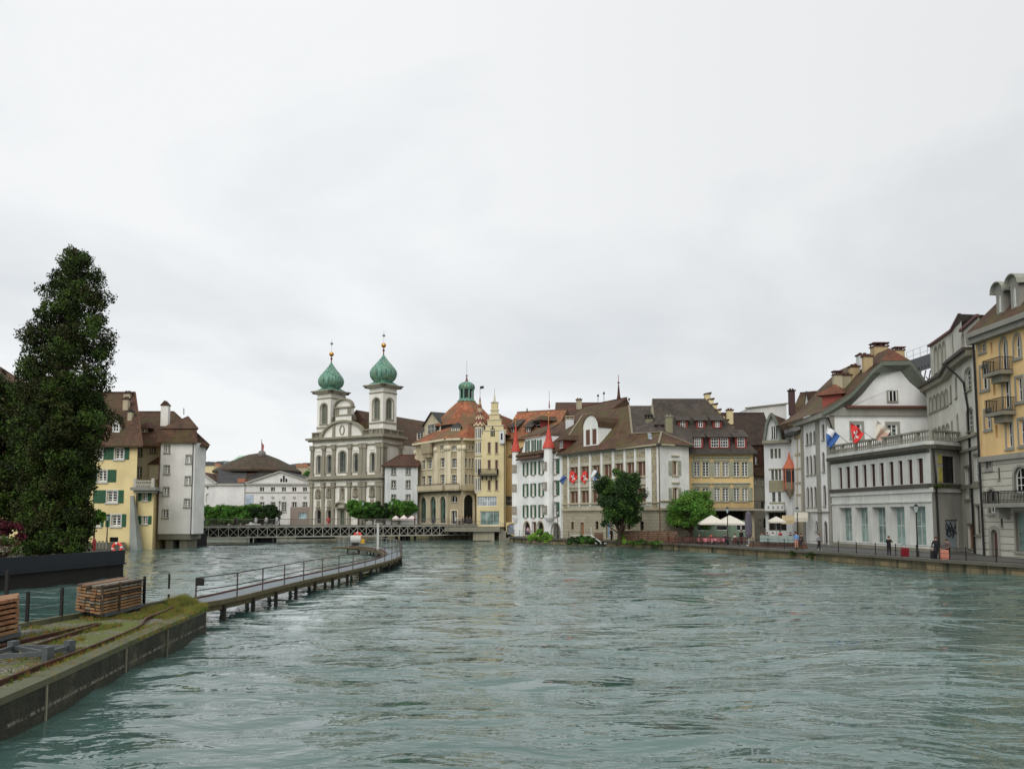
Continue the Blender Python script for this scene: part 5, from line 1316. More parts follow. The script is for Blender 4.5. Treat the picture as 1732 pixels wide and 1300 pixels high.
# gable with steps
u = lambda x, y: f.uz(x, y)[0]; uc = u(836, 700); steps = [(728, 855.5), (720, 851), (710, 847.5), (701, 844.5), (694, 842), (681, 841)]
prev = zE; 
mb = MB(); cp = MB()
for i, (yy, xr) in enumerate(steps):
    z1 = f.z(836, yy); hwid = max(.6, u(xr, yy) - uc); 
    f.bx(mb, uc - hwid, uc + hwid, prev - .02, z1, -.45, 0.0)
    f.bx(cp, uc - hwid - .1, uc + hwid + .1, z1 - .01, z1 + .14, -.55, .12)
    prev = z1 if i < 5 else z1
mb.obj('gable_wall', CRM, b); cp.obj('gable_coping', plain('pale_coping', (196, 190, 170), .8), b)
mb = MB(); mb.lathe(f.P(uc, prev + .1, -.2), [(.55, 0), (.3, .5), (.14, 1.3), (.04, 1.9)], 4, None, R(45)); mb.bar(f.P(uc, prev + 1.5, -.2), f.P(uc, f.z(836, 657), -.2), .05); mb.obj('pinnacle', plain('pale_coping', (196, 190, 170)), b)
mb = MB()
for k, w in ((0, 829.8), (1, 832.4), (2, 835)):
    ua = u(w, 730); zt_ = f.z(832, 721 if k == 1 else 724.5); zb2 = f.z(832, 738); f.bx(mb, ua, ua + .22, zb2, zt_, 0.0, .03)
mb.obj('gothic_window', G_DARK, b)
mb = MB(); f.bx(mb, u(846.5, 740), u(854.3, 740), f.z(850, 750), f.z(850, 729), .0, .7); mb.lathe(f.P(u(850.4, 740), f.z(850, 752.5), .1), [(.1, 0), (.6, .35)], 8); o = mb.obj('corner_oriel', WHITE2, b)
mb = MB(); f.bx(mb, u(849, 740), u(852, 740), f.z(850, 744), f.z(850, 733), .71, .72); mb.obj('oriel_window', G_DARK, o)
mb = MB(); f.bx(mb, u(811.5, 800), u(843, 800), f.z(827, 804.5), f.z(827, 802), 0, 1.1)
for x in (815, 822, 830, 838): f.bx(mb, u(x, 800), u(x, 800) + .22, f.z(827, 811), f.z(827, 804.5), 0, .75)
o = mb.obj('balcony', plain('dark_balcony_stone', (92, 84, 70), .8), b)
mb = MB(); railing(mb, [f.P(u(811.5, 800), f.z(827, 802), 0), f.P(u(811.5, 800), f.z(827, 802), 1.05), f.P(u(843, 800), f.z(827, 802), 1.05), f.P(u(843, 800), f.z(827, 802), 0)], .95, .12, .02, top=.06); mb.obj('balcony_railing', DARKM, o)
pipe(b, [f.P(f.L - .15, zE, .1), f.P(f.L - .15, FZ, .1)], .06, DARKM)
roof(b, (A[0] - .2, A[1] + .5), (B[0], B[1] + .5), 16, zE, f.z(836, 700), TILE_OR, over=.0) if False else None
mb = MB(); zr = f.z(836, 697); pA, pB = f.P(0, zE, -.45), f.P(f.L, zE, -.45); pm_ = f.P(uc, zr, -.45); dv_ = -f.n * 15
mb.poly([pB, pB + dv_, pm_ + dv_, pm_]); mb.poly([pA, pm_, pm_ + dv_, pA + dv_]); mb.obj('roof', TILE_OR, b)
# the polygonal corner bay
b = thing('corner_turret', 'slim stone bay turret under a pointed roof patterned with cream zigzags', 'turret', (*gx(812, 151, FZ), at(812, 836, 151).z))
c = Vector((*gx(811.5, 151.2, 10), 0)); z = lambda y: at(812, y, 150).z; rt = (at(820.5, 780, 150).x - at(802, 780, 150).x) / 2
mb = MB(); mb.lathe(c, [(.3, z(838)), (rt * .9, z(834)), (rt, z(832)), (rt, z(718))], 8, HL, R(22.5)); mb.obj('turret_wall', HL, b)
for yb, yt in ((766, 747), (741, 724), (800, 776), (829, 808)):
    for k in (-1, 0, 1):
        a0 = R(270 + 45 * k); d = Vector((math.cos(a0), math.sin(a0), 0)); p = c + d * (rt * .925); s = Vector((-d.y, d.x, 0)) * rt * .24; mb = MB()
        mb.poly([p - s + d * .02 + Vector((0, 0, z(yb))), p + s + d * .02 + Vector((0, 0, z(yb))), p + s + d * .02 + Vector((0, 0, z(yt))), p - s + d * .02 + Vector((0, 0, z(yt)))]); o = mb.obj('window', G_MID, b)
        mb = MB(); mb.sbar(p + d * .05 + Vector((0, 0, z(yb))), p + d * .05 + Vector((0, 0, z(yt))), .09, .05); mb.sbar(p - s * 1.1 + d * .06 + Vector((0, 0, z(yb))), p + s * 1.1 + d * .06 + Vector((0, 0, z(yb))), .12, .12); mb.obj('frame', FRAMEW, o)
mb = MB()
for y in (718, 744, 771, 804): mb.lathe(c, [(rt * 1.08, z(y) - .12), (rt * 1.12, z(y) + .1)], 8, HS2, R(22.5))
mb.obj('string_course', HS2, b)
def zigzag():
    m, n, bb = newmat('zigzag_tiles'); t = nd(n, 'ShaderNodeTexCoord'); sp = nd(n, 'ShaderNodeSeparateXYZ'); n.links.new(t.outputs['Object'], sp.inputs[0])
    at_ = nd(n, 'ShaderNodeMath', operation='ARCTAN2'); n.links.new(sp.outputs['X'], at_.inputs[0]); n.links.new(sp.outputs['Y'], at_.inputs[1])
    m1 = nd(n, 'ShaderNodeMath', operation='MULTIPLY'); m1.inputs[1].default_value = 8 / (2 * math.pi); n.links.new(at_.outputs[0], m1.inputs[0])
    pp = nd(n, 'ShaderNodeMath', operation='PINGPONG'); pp.inputs[1].default_value = .5; n.links.new(m1.outputs[0], pp.inputs[0])
    z1 = nd(n, 'ShaderNodeMath', operation='MULTIPLY'); z1.inputs[1].default_value = .75; n.links.new(sp.outputs['Z'], z1.inputs[0])
    ad = nd(n, 'ShaderNodeMath', operation='ADD'); n.links.new(pp.outputs[0], ad.inputs[0]); n.links.new(z1.outputs[0], ad.inputs[1])
    fr = nd(n, 'ShaderNodeMath', operation='FRACT'); n.links.new(ad.outputs[0], fr.inputs[0])
    col = mixc(n, ramp(n, fr.outputs[0], .70, .72), lin((112, 62, 48)), lin((206, 190, 150)))
    n.links.new(col, bb.inputs['Base Color']); bb.inputs['Roughness'].default_value = .7; return m
ZZ = zigzag()
b.location = b.location
mb = MB(); mb.lathe(c, [(rt * 1.35, z(719.5)), (rt * 1.0, z(711)), (rt * .62, z(697)), (rt * .3, z(683)), (.06, z(669))], 8, ZZ, R(22.5)); mb.obj('turret_roof', ZZ, b)
mb = MB(); mb.bar(c + Vector((0, 0, z(671))), c + Vector((0, 0, z(651))), .03); a_ = c + Vector((0, 0, z(656))); mb.poly([a_, a_ + Vector((.7, 0, .1)), a_ + Vector((.7, 0, .6)), a_ + Vector((0, 0, .5))]); mb.obj('weather_vane', DARKM, b)
# ---------------- plain yellow wing with orange roof
Yy = 153.0
b = thing('orange_roof_house', 'plain yellow house under a long bright orange tile roof with brown dormers', 'house', (*gx(870, Yy, FZ), QZ))
A = gx(852, Yy, 8); B = gx(934, Yy - 4, 12)
f = Fac(b, A, B, QZ - .5, at(870, 741, Yy).z, stucco('warm_yellow_render', (216, 188, 136), .15))
f.win(854.5, 838.5, 865.5, 855, nx=3, ny=2, pane=G_DARK, sill=False); f.win(864, 747, 869, 758, nx=1, ny=2, pane=G_RED)
f.build(); body(b, footprint(A, B, 14), QZ - .5, f.z1, CRM, skip=(0,))
roof(b, A, B, 14, f.z1, at(880, 697, Yy + 5).z, TILE_OR, over=.6, under=WOODB, gm=CRM)
for x0, x1 in ((864, 873), (889, 898)): dormer(b, f.off(-2.0), x0, 721, x1, 731, 3.5, WOODB, TILE_GR, 'shed', nx=2, ny=1, ov=.45, slope=.45, sl=True)
mb = MB(); mb.bar(at(891.5, 697, Yy + 3), at(891.5, 690.5, Yy + 3), .12); mb.obj('chimney', DARKM, b)
# landing abutment, stairs and blue arch under the bridge end
b = thing('river_stairs', 'stone steps and weathered abutment going down to the water at the bridge end', 'stairs', (*gx(835, 148, 0), 0))
mb = MB(); p0 = gx(800, 146, 0); p1 = gx(836, 145, 0); mb.hexa([(p0[0], p0[1], -1), (p1[0], p1[1], -1), (p1[0], 152, -1), (p0[0], 152, -1), (p0[0], p0[1], 1.5), (p1[0], p1[1], 1.5), (p1[0], 152, 1.5), (p0[0], 152, 1.5)]); mb.obj('abutment', stucco('stained_pale_concrete', (168, 160, 138), .7), b)
mb = MB(); mb.hexa([(p0[0] - 5, p0[1], 1.5), (p1[0] + 1, p1[1] - .6, 1.5), (p1[0] + 1, 152, 1.5), (p0[0] - 5, 152, 1.5), (p0[0] - 5, p0[1], FZ - .05), (p1[0] + 1, p1[1] - .6, FZ - .05), (p1[0] + 1, 152, FZ - .05), (p0[0] - 5, 152, FZ - .05)]); mb.obj('landing', STONE, b)
for k in range(9):
    mb = MB(); x0 = p1[0] + .8 + k * .3; mb.box(x0, x0 + .32 if k < 8 else x0 + 1.4, 145.2, 150.5, -1, FZ - .05 - (k + 1) * .17); mb.obj('step', STONE, b)
mb = MB(); railing(mb, [(p1[0] + .8, 145.2, FZ), (p1[0] + 3.4, 145.2, FZ - 1.4)], 1.0, .3, .02); mb.obj('railing', DARKM, b)
mb = MB(); railing(mb, [(p0[0] - 5, p0[1], FZ - .05), (p1[0] + .8, p1[1] - .5, FZ - .05)], 1.1, .2, .012); mb.obj('railing', DARKM, b)
# ================================================================== RIGHT BANK BUILDINGS
# ---------------- guild house with red turrets
REDC = plain('red_cone_tiles', (192, 74, 58), .7, 0, .15); GW = stucco('guild_white', (240, 240, 236), .15)
TR = plain('warm_stone_trim', (150, 138, 122), .8)
b = thing('white_turret_house', 'white guild house with green shutters and two red conical corner turrets', 'house', (*gx(907, 137, QZ), QZ))
P0 = Vector(gx(866, 146, 5)); P1 = Vector(gx(950.5, 131.7, 5)); zE = at(900, 772, 141).z
f = Fac(b, P0, P1, QZ - .4, zE, GW)
for y0, y1, q in ((781, 802.5, 902), (817.5, 838.5, 902), (854, 874.5, 902)):
    f.row(((887.3, 891.3), (900.3, 904.3), (914, 917.8)), q, y0, y1, nx=2, ny=4, sh=GREEN_SH, shw=.45, fw=.08, trim=TR, tw=.08)
    f.row(((937, 942.3),), 940, y0 - 5, y1 - 1.5, nx=2, ny=4, sh=GREEN_SH, shw=.62, shL=False, fw=.08, trim=TR, tw=.08)
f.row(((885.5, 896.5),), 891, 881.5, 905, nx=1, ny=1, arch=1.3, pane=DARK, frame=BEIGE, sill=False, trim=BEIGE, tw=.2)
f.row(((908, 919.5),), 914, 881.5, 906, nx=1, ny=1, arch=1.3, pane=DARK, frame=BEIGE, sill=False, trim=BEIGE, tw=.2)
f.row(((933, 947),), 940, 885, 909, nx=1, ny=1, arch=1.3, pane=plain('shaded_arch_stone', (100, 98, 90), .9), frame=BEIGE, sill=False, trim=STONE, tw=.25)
f.row(((900.5, 906.5),), 903, 883, 906, nx=1, ny=1, door=True, pane=WOODB, frame=WOODB, sill=False, trim=TR, tw=.15)
f.build(dep=.35)
body(b, footprint(P0, P1, 16), QZ - .4, zE, GW, skip=(0,))
zR = at(960, 688, 148).z
rf_ = roof(b, P0, P1, 17, zE + .5, zR, TILE_BR, over=.5, hl=4.5, rf=.75, gm=GW)
GSL = SLOPE
# pent roof + upper gable wall (leaning front dormer)
u0 = f.U(880.5, 770); u1 = f.U(919.5, 770)
mb = MB(); z0 = f.z(900, 777); z1 = f.z(900, 766.5); mb.hexa([f.P(u0, z0, 1.0), f.P(u1, z0, 1.0), f.P(u1, z0 + .1, -.2), f.P(u0, z0 + .1, -.2), f.P(u0, z0 + .15, 1.0), f.P(u1, z0 + .15, 1.0), f.P(u1, z1, -.2), f.P(u0, z1, -.2)]); mb.obj('pent_roof', TILE_RD, b)
fg = f.off(-.25, zE - .2, f.z(900, 737.5)); ug0 = fg.U(881.5, 760); ug1 = fg.U(919, 760); ut0 = fg.U(889, 740); ut1 = fg.U(917, 740)
mb = MB(); zg0 = f.z(900, 767); zg1 = f.z(900, 738.5)
mb.hexa([fg.P(ug0, zg0, 0), fg.P(ug1, zg0, 0), fg.P(ug1, zg0, -4), fg.P(ug0, zg0, -4), fg.P(ut0, zg1, 0), fg.P(ut1, zg1, 0), fg.P(ut1, zg1, -4), fg.P(ut0, zg1, -4)]); o = mb.obj('upper_gable', GW, b)
for x in (892.5, 903, 912.5):
    uu = fg.U(x, 755); w = .28; zt = fg.z(x, 743.5 if x > 900 else 745); zb = fg.z(x, 762.5 if x > 900 else 764)
    mb = MB(); fg.bx(mb, uu - w, uu + w, zb, zt, .01, .05); wn_2 = mb.obj('window', FRAMEW, o)
    mb = MB(); fg.bx(mb, uu - .19, uu - .03, zb + .1, zt - .1, .05, .06); fg.bx(mb, uu + .03, uu + .19, zb + .1, zt - .1, .05, .06); mb.obj('pane', G_DARK, wn_2)
    for s in (-1, 1): mb = MB(); fg.bx(mb, uu + s * .52 - .2, uu + s * .52 + .2, zb, zt, .02, .08); mb.obj('shutter', GREEN_SH, o)
mb = MB(); a0, a1 = fg.P(ut0 - .7, zg1 + .05, .6), fg.P(ut1 + .5, zg1 + .05, .6); b0, b1 = fg.P(ut0 + 1.3, zg1 + 1.9, -3), fg.P(ut1 + .5, zg1 + 1.9, -3)
mb.hexa([a0, a1, b1, b0] + [p + Vector((0, 0, .15)) for p in (a0, a1, b1, b0)]); mb.obj('gable_roof', TILE_MO, b)
# red dormers
RED = plain('ox_red_boards', (124, 50, 44), .7, 0, .15)
dormer(b, f.off(-4.0), 905.5, 711, 914, 726, 5, RED, TILE_MO, 'hip', 1.0, ov=.7, nx=1, ny=2, sl=GSL)
dormer(b, f.off(-1.6), 945.5, 744, 953, 759, 3.5, RED, TILE_BR, 'hip', .9, ov=.6, nx=1, ny=2, sl=GSL)
chimney(b, 957, 970.5, 703, 728, 141, WHITE2, BEIGE, 'arch')
# turrets
def turret(pxc, Yt, hwpx, yb, yt, yap, yfin, wins, lab):
    e = thing('turret', None, None, (*gx(pxc, Yt, 8), 0)); c = Vector(e.location); e.location = e.location - b.location; e.parent = b
    z = lambda y: at(pxc, y, Yt).z; r = hwpx / F * Yt
    mb = MB(); mb.lathe(c, [(.2, z(yb + 5)), (r * .7, z(yb + 1.5)), (r, z(yb) + .25), (r, z(yt))], 10, GW, R(18)); mb.obj('turret_wall', GW, e)
    mb = MB(); mb.lathe(c, [(r * 1.32, z(yt) - .05), (r * 1.2, z(yt) + .35), (r * .72, z(yt) + (z(yap) - z(yt)) * .33), (r * .36, z(yt) + (z(yap) - z(yt)) * .68), (.07, z(yap))], 16, REDC); mb.obj('cone_roof', REDC, e)
    mb = MB(); mb.bar(c + Vector((0, 0, z(yap))), c + Vector((0, 0, z(yfin))), .05); mb.ball(c + Vector((0, 0, z(yfin))), .2); mb.obj('finial', GOLD, e)
    dirn = Vector((-c.x * .25 - .25, -1, 0)).normalized(); s = Vector((-dirn.y, dirn.x, 0))
    for y0, y1 in wins:
        p = c + dirn * (r * .985); w = r * .62; mb = MB(); mb.sbar(p - s * w + Vector((0, 0, (z(y0) + z(y1)) / 2)), p + s * w + Vector((0, 0, (z(y0) + z(y1)) / 2)), .14, z(y0) - z(y1)); o = mb.obj('window', TR, e)
        for k in ((-1, 1) if hwpx > 7 else (0,)):
            q = c + dirn * (r * .985 + .08) + s * w * .46 * k; mb = MB(); mb.sbar(q - s * w * .26 + Vector((0, 0, (z(y0) + z(y1)) / 2)), q + s * w * .26 + Vector((0, 0, (z(y0) + z(y1)) / 2)), .03, (z(y0) - z(y1)) * .74); mb.obj('pane', G_CURT, o)
            q = q + dirn * .03; mb = MB(); mb.sbar(q + Vector((0, 0, z(y1) + .3)), q + Vector((0, 0, z(y0) - .3)), .06, .03); mb.obj('glazing_bar', FRAMEW, o)
turret(872.3, 144.5, 6.2, 878, 763.5, 719, 707, ((786, 800), (818.5, 832), (856, 870)), 'a')
turret(928.3, 133.8, 8.2, 878, 757.5, 717, 698.5, ((781, 796), (815, 829.5), (854.5, 869.5)), 'b')
mb = MB(); p = at(929, 690, 147); mb.bar(p, p + Vector((0, 0, 1.4)), .14, None, 6, .05); mb.bar(p + Vector((0, 0, 1.4)), p + Vector((0, 0, 3.2)), .03); mb.obj('ridge_spire', plain('red_brown_metal', (120, 60, 56)), b)
# side blue-grey arch at water level, left of the guild house
b2 = thing('arched_garage_door', 'blue grey arched boat gate in the yellow wall beside the white turret house', 'gate', (*gx(866, 145.3, QZ), QZ))
q0 = gx(856, 145.2, 1); q1 = gx(876, 145.2, 1); ff = Fac(b2, q0, q1, QZ - .3, at(866, 883, 145.2).z, stucco('warm_yellow_render', (216, 188, 136)))
ff.win(857.5, 885, 874.5, 903.5, nx=1, ny=1, arch=.9, door=True, pane=plain('blue_grey_gate', (138, 146, 156), .6), frame=BEIGE, sill=False); ff.build()
body(b2, footprint(q0, q1, 1.6), QZ - .3, ff.z1, BEIGE, skip=(0,))
# ---------------- painted hotel on the corner
PW = stucco('painted_facade', (186, 182, 164), .3); PW2 = stucco('hotel_white', (234, 234, 228), .2); GRST = ashlar('hotel_ashlar', (176, 168, 144), (160, 153, 132), .95, .46, (112, 106, 88), .022)
b = thing('painted_corner_hotel', 'large corner building with painted upper walls, brown blinds and a coursed stone ground floor', 'hotel', (*gx(1060, 121, QZ), QZ))
K = Vector(gx(1116.5, 112, 5)); Lh = Vector(gx(951.5, 131.5, 5))
rd_ = Vector((1, .62)).normalized(); Rh = hit(1166, K, rd_)
zL = at(1116.5, 860.5, 112).z; zE = at(1116.5, 752, 112).z
fgL = Fac(b, Lh, K, QZ - .3, zL, GRST); fgR = Fac(b, K, Rh, QZ - .3, zL, GRST)
gw = dict(nx=1, ny=2, pane=G_DARK, frame=WOODB, trim=BEIGE, tw=.12, sill=False)
for x0, x1, y0, y1 in ((966.3, 970.8, 882, 895), (1007.3, 1012.5, 881, 895), (1061, 1067, 881, 895.5), (1083, 1089.3, 881, 896)): fgL.win(x0, y0, x1, y1, **gw)
fgL.win(982, 883, 987.8, 908, door=True, nx=1, ny=1, pane=plain('orange_wood_door', (152, 92, 52), .6), frame=BEIGE, trim=BEIGE, sill=False)
fgL.win(1025.3, 881.5, 1031, 910, door=True, nx=1, ny=1, pane=plain('sky_blue_door', (120, 156, 190), .6), frame=BEIGE, trim=BEIGE, sill=False)
fgR.win(1143, 883, 1150, 892, **gw)
fgL.build(); fgR.build()
fL = Fac(b, Lh, K, zL, zE, PW); fR = Fac(b, K, Rh, zL, zE, PW2)
hw_ = dict(nx=2, ny=1, pane=G_RED, frame=plain('stone_mullion', (176, 168, 146)), trim=BEIGE, tw=.14, sill=True, fw=.06, bars=.06)
cols = ((964, 977.3), (982.5, 996), (1001.5, 1014.5), (1021, 1034), (1041, 1054), (1060, 1073), (1077.5, 1092.5))
fL.row(cols, 1085, 780, 804.5, **hw_); fL.row(cols, 1085, 825, 848, **hw_)
fR.win(1137.5, 779.5, 1145.8, 803, **hw_, hood=.5); fR.win(1138.5, 825, 1146.5, 850, **hw_, hood=.5)
fL.build(); fR.build()
for y0, y1 in ((779, 804), (824.5, 851)): shut(fR, 1130.5, 1136.2, y0, y1, slats('grey_shutter', (168, 170, 154), .12)); shut(fR, 1147.2, 1152, y0, y1, slats('grey_shutter', (168, 170, 154)))
for x in (962, 980.5, 999, 1018.3, 1038, 1057.5, 1075.3, 1094.5):
    u = fL.U(x, 800); mb = MB(); fL.bx(mb, u - .17, u + .17, zL + .5, zE - .2, .0, .14); mb.obj('pilaster', PW2, b)
mb = MB(); u0 = fL.U(1096, 800); u1 = fL.U(1102.5, 800); u2 = fL.U(1111, 800); u3 = fL.L
fL.bx(mb, u0, u1, zL + .5, zE - .2, 0, .03); fL.bx(mb, u2, u3, zL + .5, zE - .2, 0, .03); mb.obj('white_panel', PW2, b)
mb = MB(); fL.bx(mb, u1, u2, zL, zE, .0, .05); mb.obj('ornament_strip', plain('painted_ornament', (158, 148, 122), .9, 0, .45, 2.5), b)
mb = MB(); fL.bx(mb, .3, fL.U(960.5, 800), zL, zE, .0, .04); mb.obj('ornament_strip', plain('painted_ornament', (158, 148, 122)), b)
for (fa, s) in ((fL, 1), (fR, 0)):
    e_ = .25; band(fa, zL - .15, zL + .15, .28, BEIGE, 0, fa.L + .0); band(fa, fa.z(1100 if s else 1120, 850.5) if s else zL + 1.0, (fa.z(1100, 850.5) if s else zL + 1.0) + .18, .22, BEIGE); band(fa, zE - .1, zE + .12, .6, BEIGE)
for x0, x1 in cols:
    for y in (813, 815): pass
    u0 = fL.U(x0, 810); u1 = fL.U(x1, 810); zr0 = fL.z(1085, 819); mb = MB(); fL.bx(mb, u0 - .1, u1 + .1, zr0 - .05, zr0 + .12, .003, .2); mb.obj('window_cornice', BEIGE, b); mb = MB(); fL.bx(mb, u0, u1, fL.z(1085, 773), fL.z(1085, 763), .0, .02); mb.obj('frieze_panel', plain('painted_ornament', (158, 148, 122)), b) if len(mb.f) < 7 else mb.obj('frieze_panel', plain('painted_ornament', (158, 148, 122)), b)
pipe(b, [fL.P(fL.L - .05, zE, .15) + Vector((.1, 0, 0)), fL.P(fL.L - .05, QZ, .15) + Vector((.1, 0, 0))], .07, plain('brown_pipe', (96, 64, 50)))
bk = Lh + Vector((6, 14)); body(b, [tuple(Lh), tuple(K), tuple(Rh), (Rh.x + 2, Rh.y + 14), (Lh.x + 9, Lh.y + 12)], QZ - .3, zE, PW2, skip=(0, 1))
# roof: main hip over left wing + lower hip at the corner
zr1 = at(1045, 687.3, 129).z; mb = MB()
oL = fL.P(-.6, zE + .1, .8); oK = fL.P(fL.L, zE + .1, .8) + Vector((.5, -.2, 0)); oR = fR.P(fR.L + .2, zE + .1, .8)
ra = Vector(at(986, 689, 140)); rb = Vector(at(1064, 687, 128)); rc = Vector(at(1112, 687, 128)); low1 = at(1090, 733.5, 117.5); low2 = at(1119, 730.5, 116.5)
ra.z = rb.z = rc.z = zr1
low1.z = low2.z
vall = at(1069, 731, 119.5); vall.z = low2.z
mb.poly([oL, fL.P(fL.U(1040, 750), zE + .1, .8), vall, rb, ra], TILE_MO)
mb.poly([fL.P(fL.U(1040, 750), zE + .1, .8), oK, low2, vall], TILE_MO)
mb.poly([oK, oR, low2], TILE_MO)
HSL = (oL, oK, ra)
bk1 = Vector((oL.x + 9, oL.y + 14, zE)); mb.poly([bk1, oL, ra], TILE_MO)
# grey roof slope to the right of the hip line
mb.poly([rb, vall, low2, oR, Vector((oR.x + 1, oR.y + 6, zE + 3)), rc], TILE_GR)
mb.poly([ra, rb, rc, Vector((rc.x + 4, rc.y + 10, zE)), bk1], TILE_GR)
for p, q, in ((oL, oK), (oK, oR)):
    mb.poly([p - Vector((0, 0, .25)), q - Vector((0, 0, .25)), q, p], COPPER_TRIM)
mb.poly([oL - Vector((0, 0, .25)), fL.P(0, zE - .1), fL.P(fL.L, zE - .1), oK - Vector((0, 0, .25))], BEIGE); mb.poly([oK - Vector((0, 0, .25)), fR.P(0, zE - .1), fR.P(fR.L, zE - .1), oR - Vector((0, 0, .25))], BEIGE)
mb.obj('roof', None, b)
mb = MB(); t_ = Vector((0, 0, .08))
for p, q in ((oK, low2), (oR, low2), (low2, vall), (vall, rb), (ra, rc), (oL, ra)): mb.sbar(p + t_, q + t_, .28, .14)
mb.obj('ridge_tiles', plain('weathered_ridge', (132, 122, 104), .9), b)
dm = dormer(b, fL.off(-1.2), 987, 724, 1012, 754, 6, PW2, TILE_BR, 'arch', 2.0, ov=.15, nx=1, ny=1, wins=2, pane=G_RED, frame=PW2, side=.45, sl=HSL)
for x0, x1, yt, yb in ((1092.5, 1104, 701, 721),): chimney(b, x0, x1, yt, yb, 122, stucco('mossy_chimney', (140, 136, 108), .4), DARKM, 'arch')
chimney(b, 1126, 1137.5, 703, 728, 117, stucco('mossy_chimney', (140, 136, 108)), STONE)
dormer(b, Fac(b, gx(1080, 119, 15), gx(1160, 119, 15), 0, 9, PW), 1111.5, 718, 1120, 730, 4, RED, TILE_GR, 'hip', .7, ov=.35, nx=2, ny=2)
mb = MB(); p = at(1072, 706, 125.4); mb.hexa([p, p + Vector((.7, 0, 0)), p + Vector((.7, .8, .8)), p + Vector((0, .8, .8)), p + Vector((0, 0, .1)), p + Vector((.7, 0, .1)), p + Vector((.7, .8, .9)), p + Vector((0, .8, .9))]); mb.obj('skylight', glass('glass_pale_sky', (190, 198, 200)), b)
mb = MB(); p = at(1097, 743, 114.8); mb.hexa([p, p + Vector((.6, .4, 0)), p + Vector((.6, 1.3, .9)), p + Vector((0, .9, .9)), p + Vector((0, 0, .1)), p + Vector((.6, .4, .1)), p + Vector((.6, 1.3, 1.0)), p + Vector((0, .9, 1.0))]); mb.obj('skylight', glass('glass_pale_sky', (190, 198, 200)), b)
# ---------------- spires and roofs behind
b = thing('red_spire_tower', 'tall red tiled pyramid spire rising behind the mossy hotel roof', 'spire', (*gx(1047, 150, FZ), FZ))
c = Vector((*gx(1047, 150, 20), 0)); z = lambda y: at(1047, y, 150).z; mb = MB(); mb.lathe(c, [(1.25, FZ), (1.25, z(700))], 4, BEIGE, R(45)); mb.obj('tower_wall', BEIGE, b)
mb = MB(); mb.lathe(c, [(1.45, z(700)), (.85, z(686)), (.35, z(668)), (.12, z(650))], 4, TILE_RD, R(40)); mb.obj('spire_roof', TILE_RD, b); mb = MB(); mb.bar(c + Vector((0, 0, z(652))), c + Vector((0, 0, z(634))), .05); mb.ball(c + Vector((0, 0, z(647))), .2); mb.obj('finial', plain('red_brown_metal', (120, 60, 56)), b)
b = thing('chimney_ridge_house', 'brown roofed house with a square chimney stack seen behind the white turret house', 'house', (*gx(1000, 158, FZ), FZ))
A = gx(945, 156, 15); B = gx(1030, 156, 15); f_ = Fac(b, A, B, FZ, at(980, 705, 156).z, BEIGE); f_.build(); body(b, footprint(A, B, 10), FZ, f_.z1, BEIGE, skip=(0,))
roof(b, A, B, 12, f_.z1, at(1000, 683, 162).z, TILE_RD, over=.4, hl=0, gm=BEIGE); chimney(b, 975, 984, 674.5, 690, 159, BEIGE, TILE_BR)
for px, yt, yb in ((1021.5, 662, 684), (1011.5, 666, 680), (1064, 672, 690)):
    mb = MB(); mb.bar(at(px, yb, 158), at(px, yt, 158), .05); mb.ball(at(px, yt + 3, 158), .22); mb.obj('weather_vane', DARKM, b)
# ---------------- ochre building with red dormers
OCH = stucco('ochre_render', (220, 192, 138), .18); GSH = slats('sage_shutter', (156, 160, 138), .12)
b = thing('ochre_house', 'ochre house with sage grey shutters, balcony and two rows of dark red dormers', 'house', (*gx(1220, 118, QZ), QZ))
A = gx(1166, 118.4, 5); B = gx(1275.5, 117.6, 5); zE = at(1220, 764.5, 118).z
zBal = at(1220, 860, 118).z
f = Fac(b, A, B, zBal - .3, zE, OCH)
for y0, y1 in ((781, 805), (825, 847)):
    for x0, x1 in ((1174, 1184), (1188.5, 1199), (1208, 1218), (1222, 1232.5), (1241, 1251), (1255, 1265)):
        f.win(x0, y0, x1, y1, nx=2, ny=5, fw=.07, pane=random.choice([G_CURT, G_MID, G_DARK]), trim=plain('sage_trim', (160, 160, 138), .8), tw=.1)
f.build()
SG = plain('sage_trim', (160, 160, 138))
for y0, y1 in ((780, 805.5), (824, 848)):
    for x0, x1 in ((1168.8, 1173), (1200, 1206.8), (1233.5, 1240), (1266, 1273.5)): shut(f, x0, x1, y0, y1, GSH, n=1 if x1 - x0 < 5 else 2)
    for x0, x1 in ((1173, 1200.5), (1207, 1234), (1240.5, 1266.5)):
        mb = MB(); u0 = f.U(x0, y0); u1 = f.U(x1, y0); f.bx(mb, u0, u1, f.z(1220, y0 - 1.2), f.z(1220, y0 - 6), .004, .12); f.bx(mb, u0 - .2, u1 + .2, f.z(1220, y0 - 6), f.z(1220, y0 - 8), .004, .3); mb.obj('lintel', SG, b)
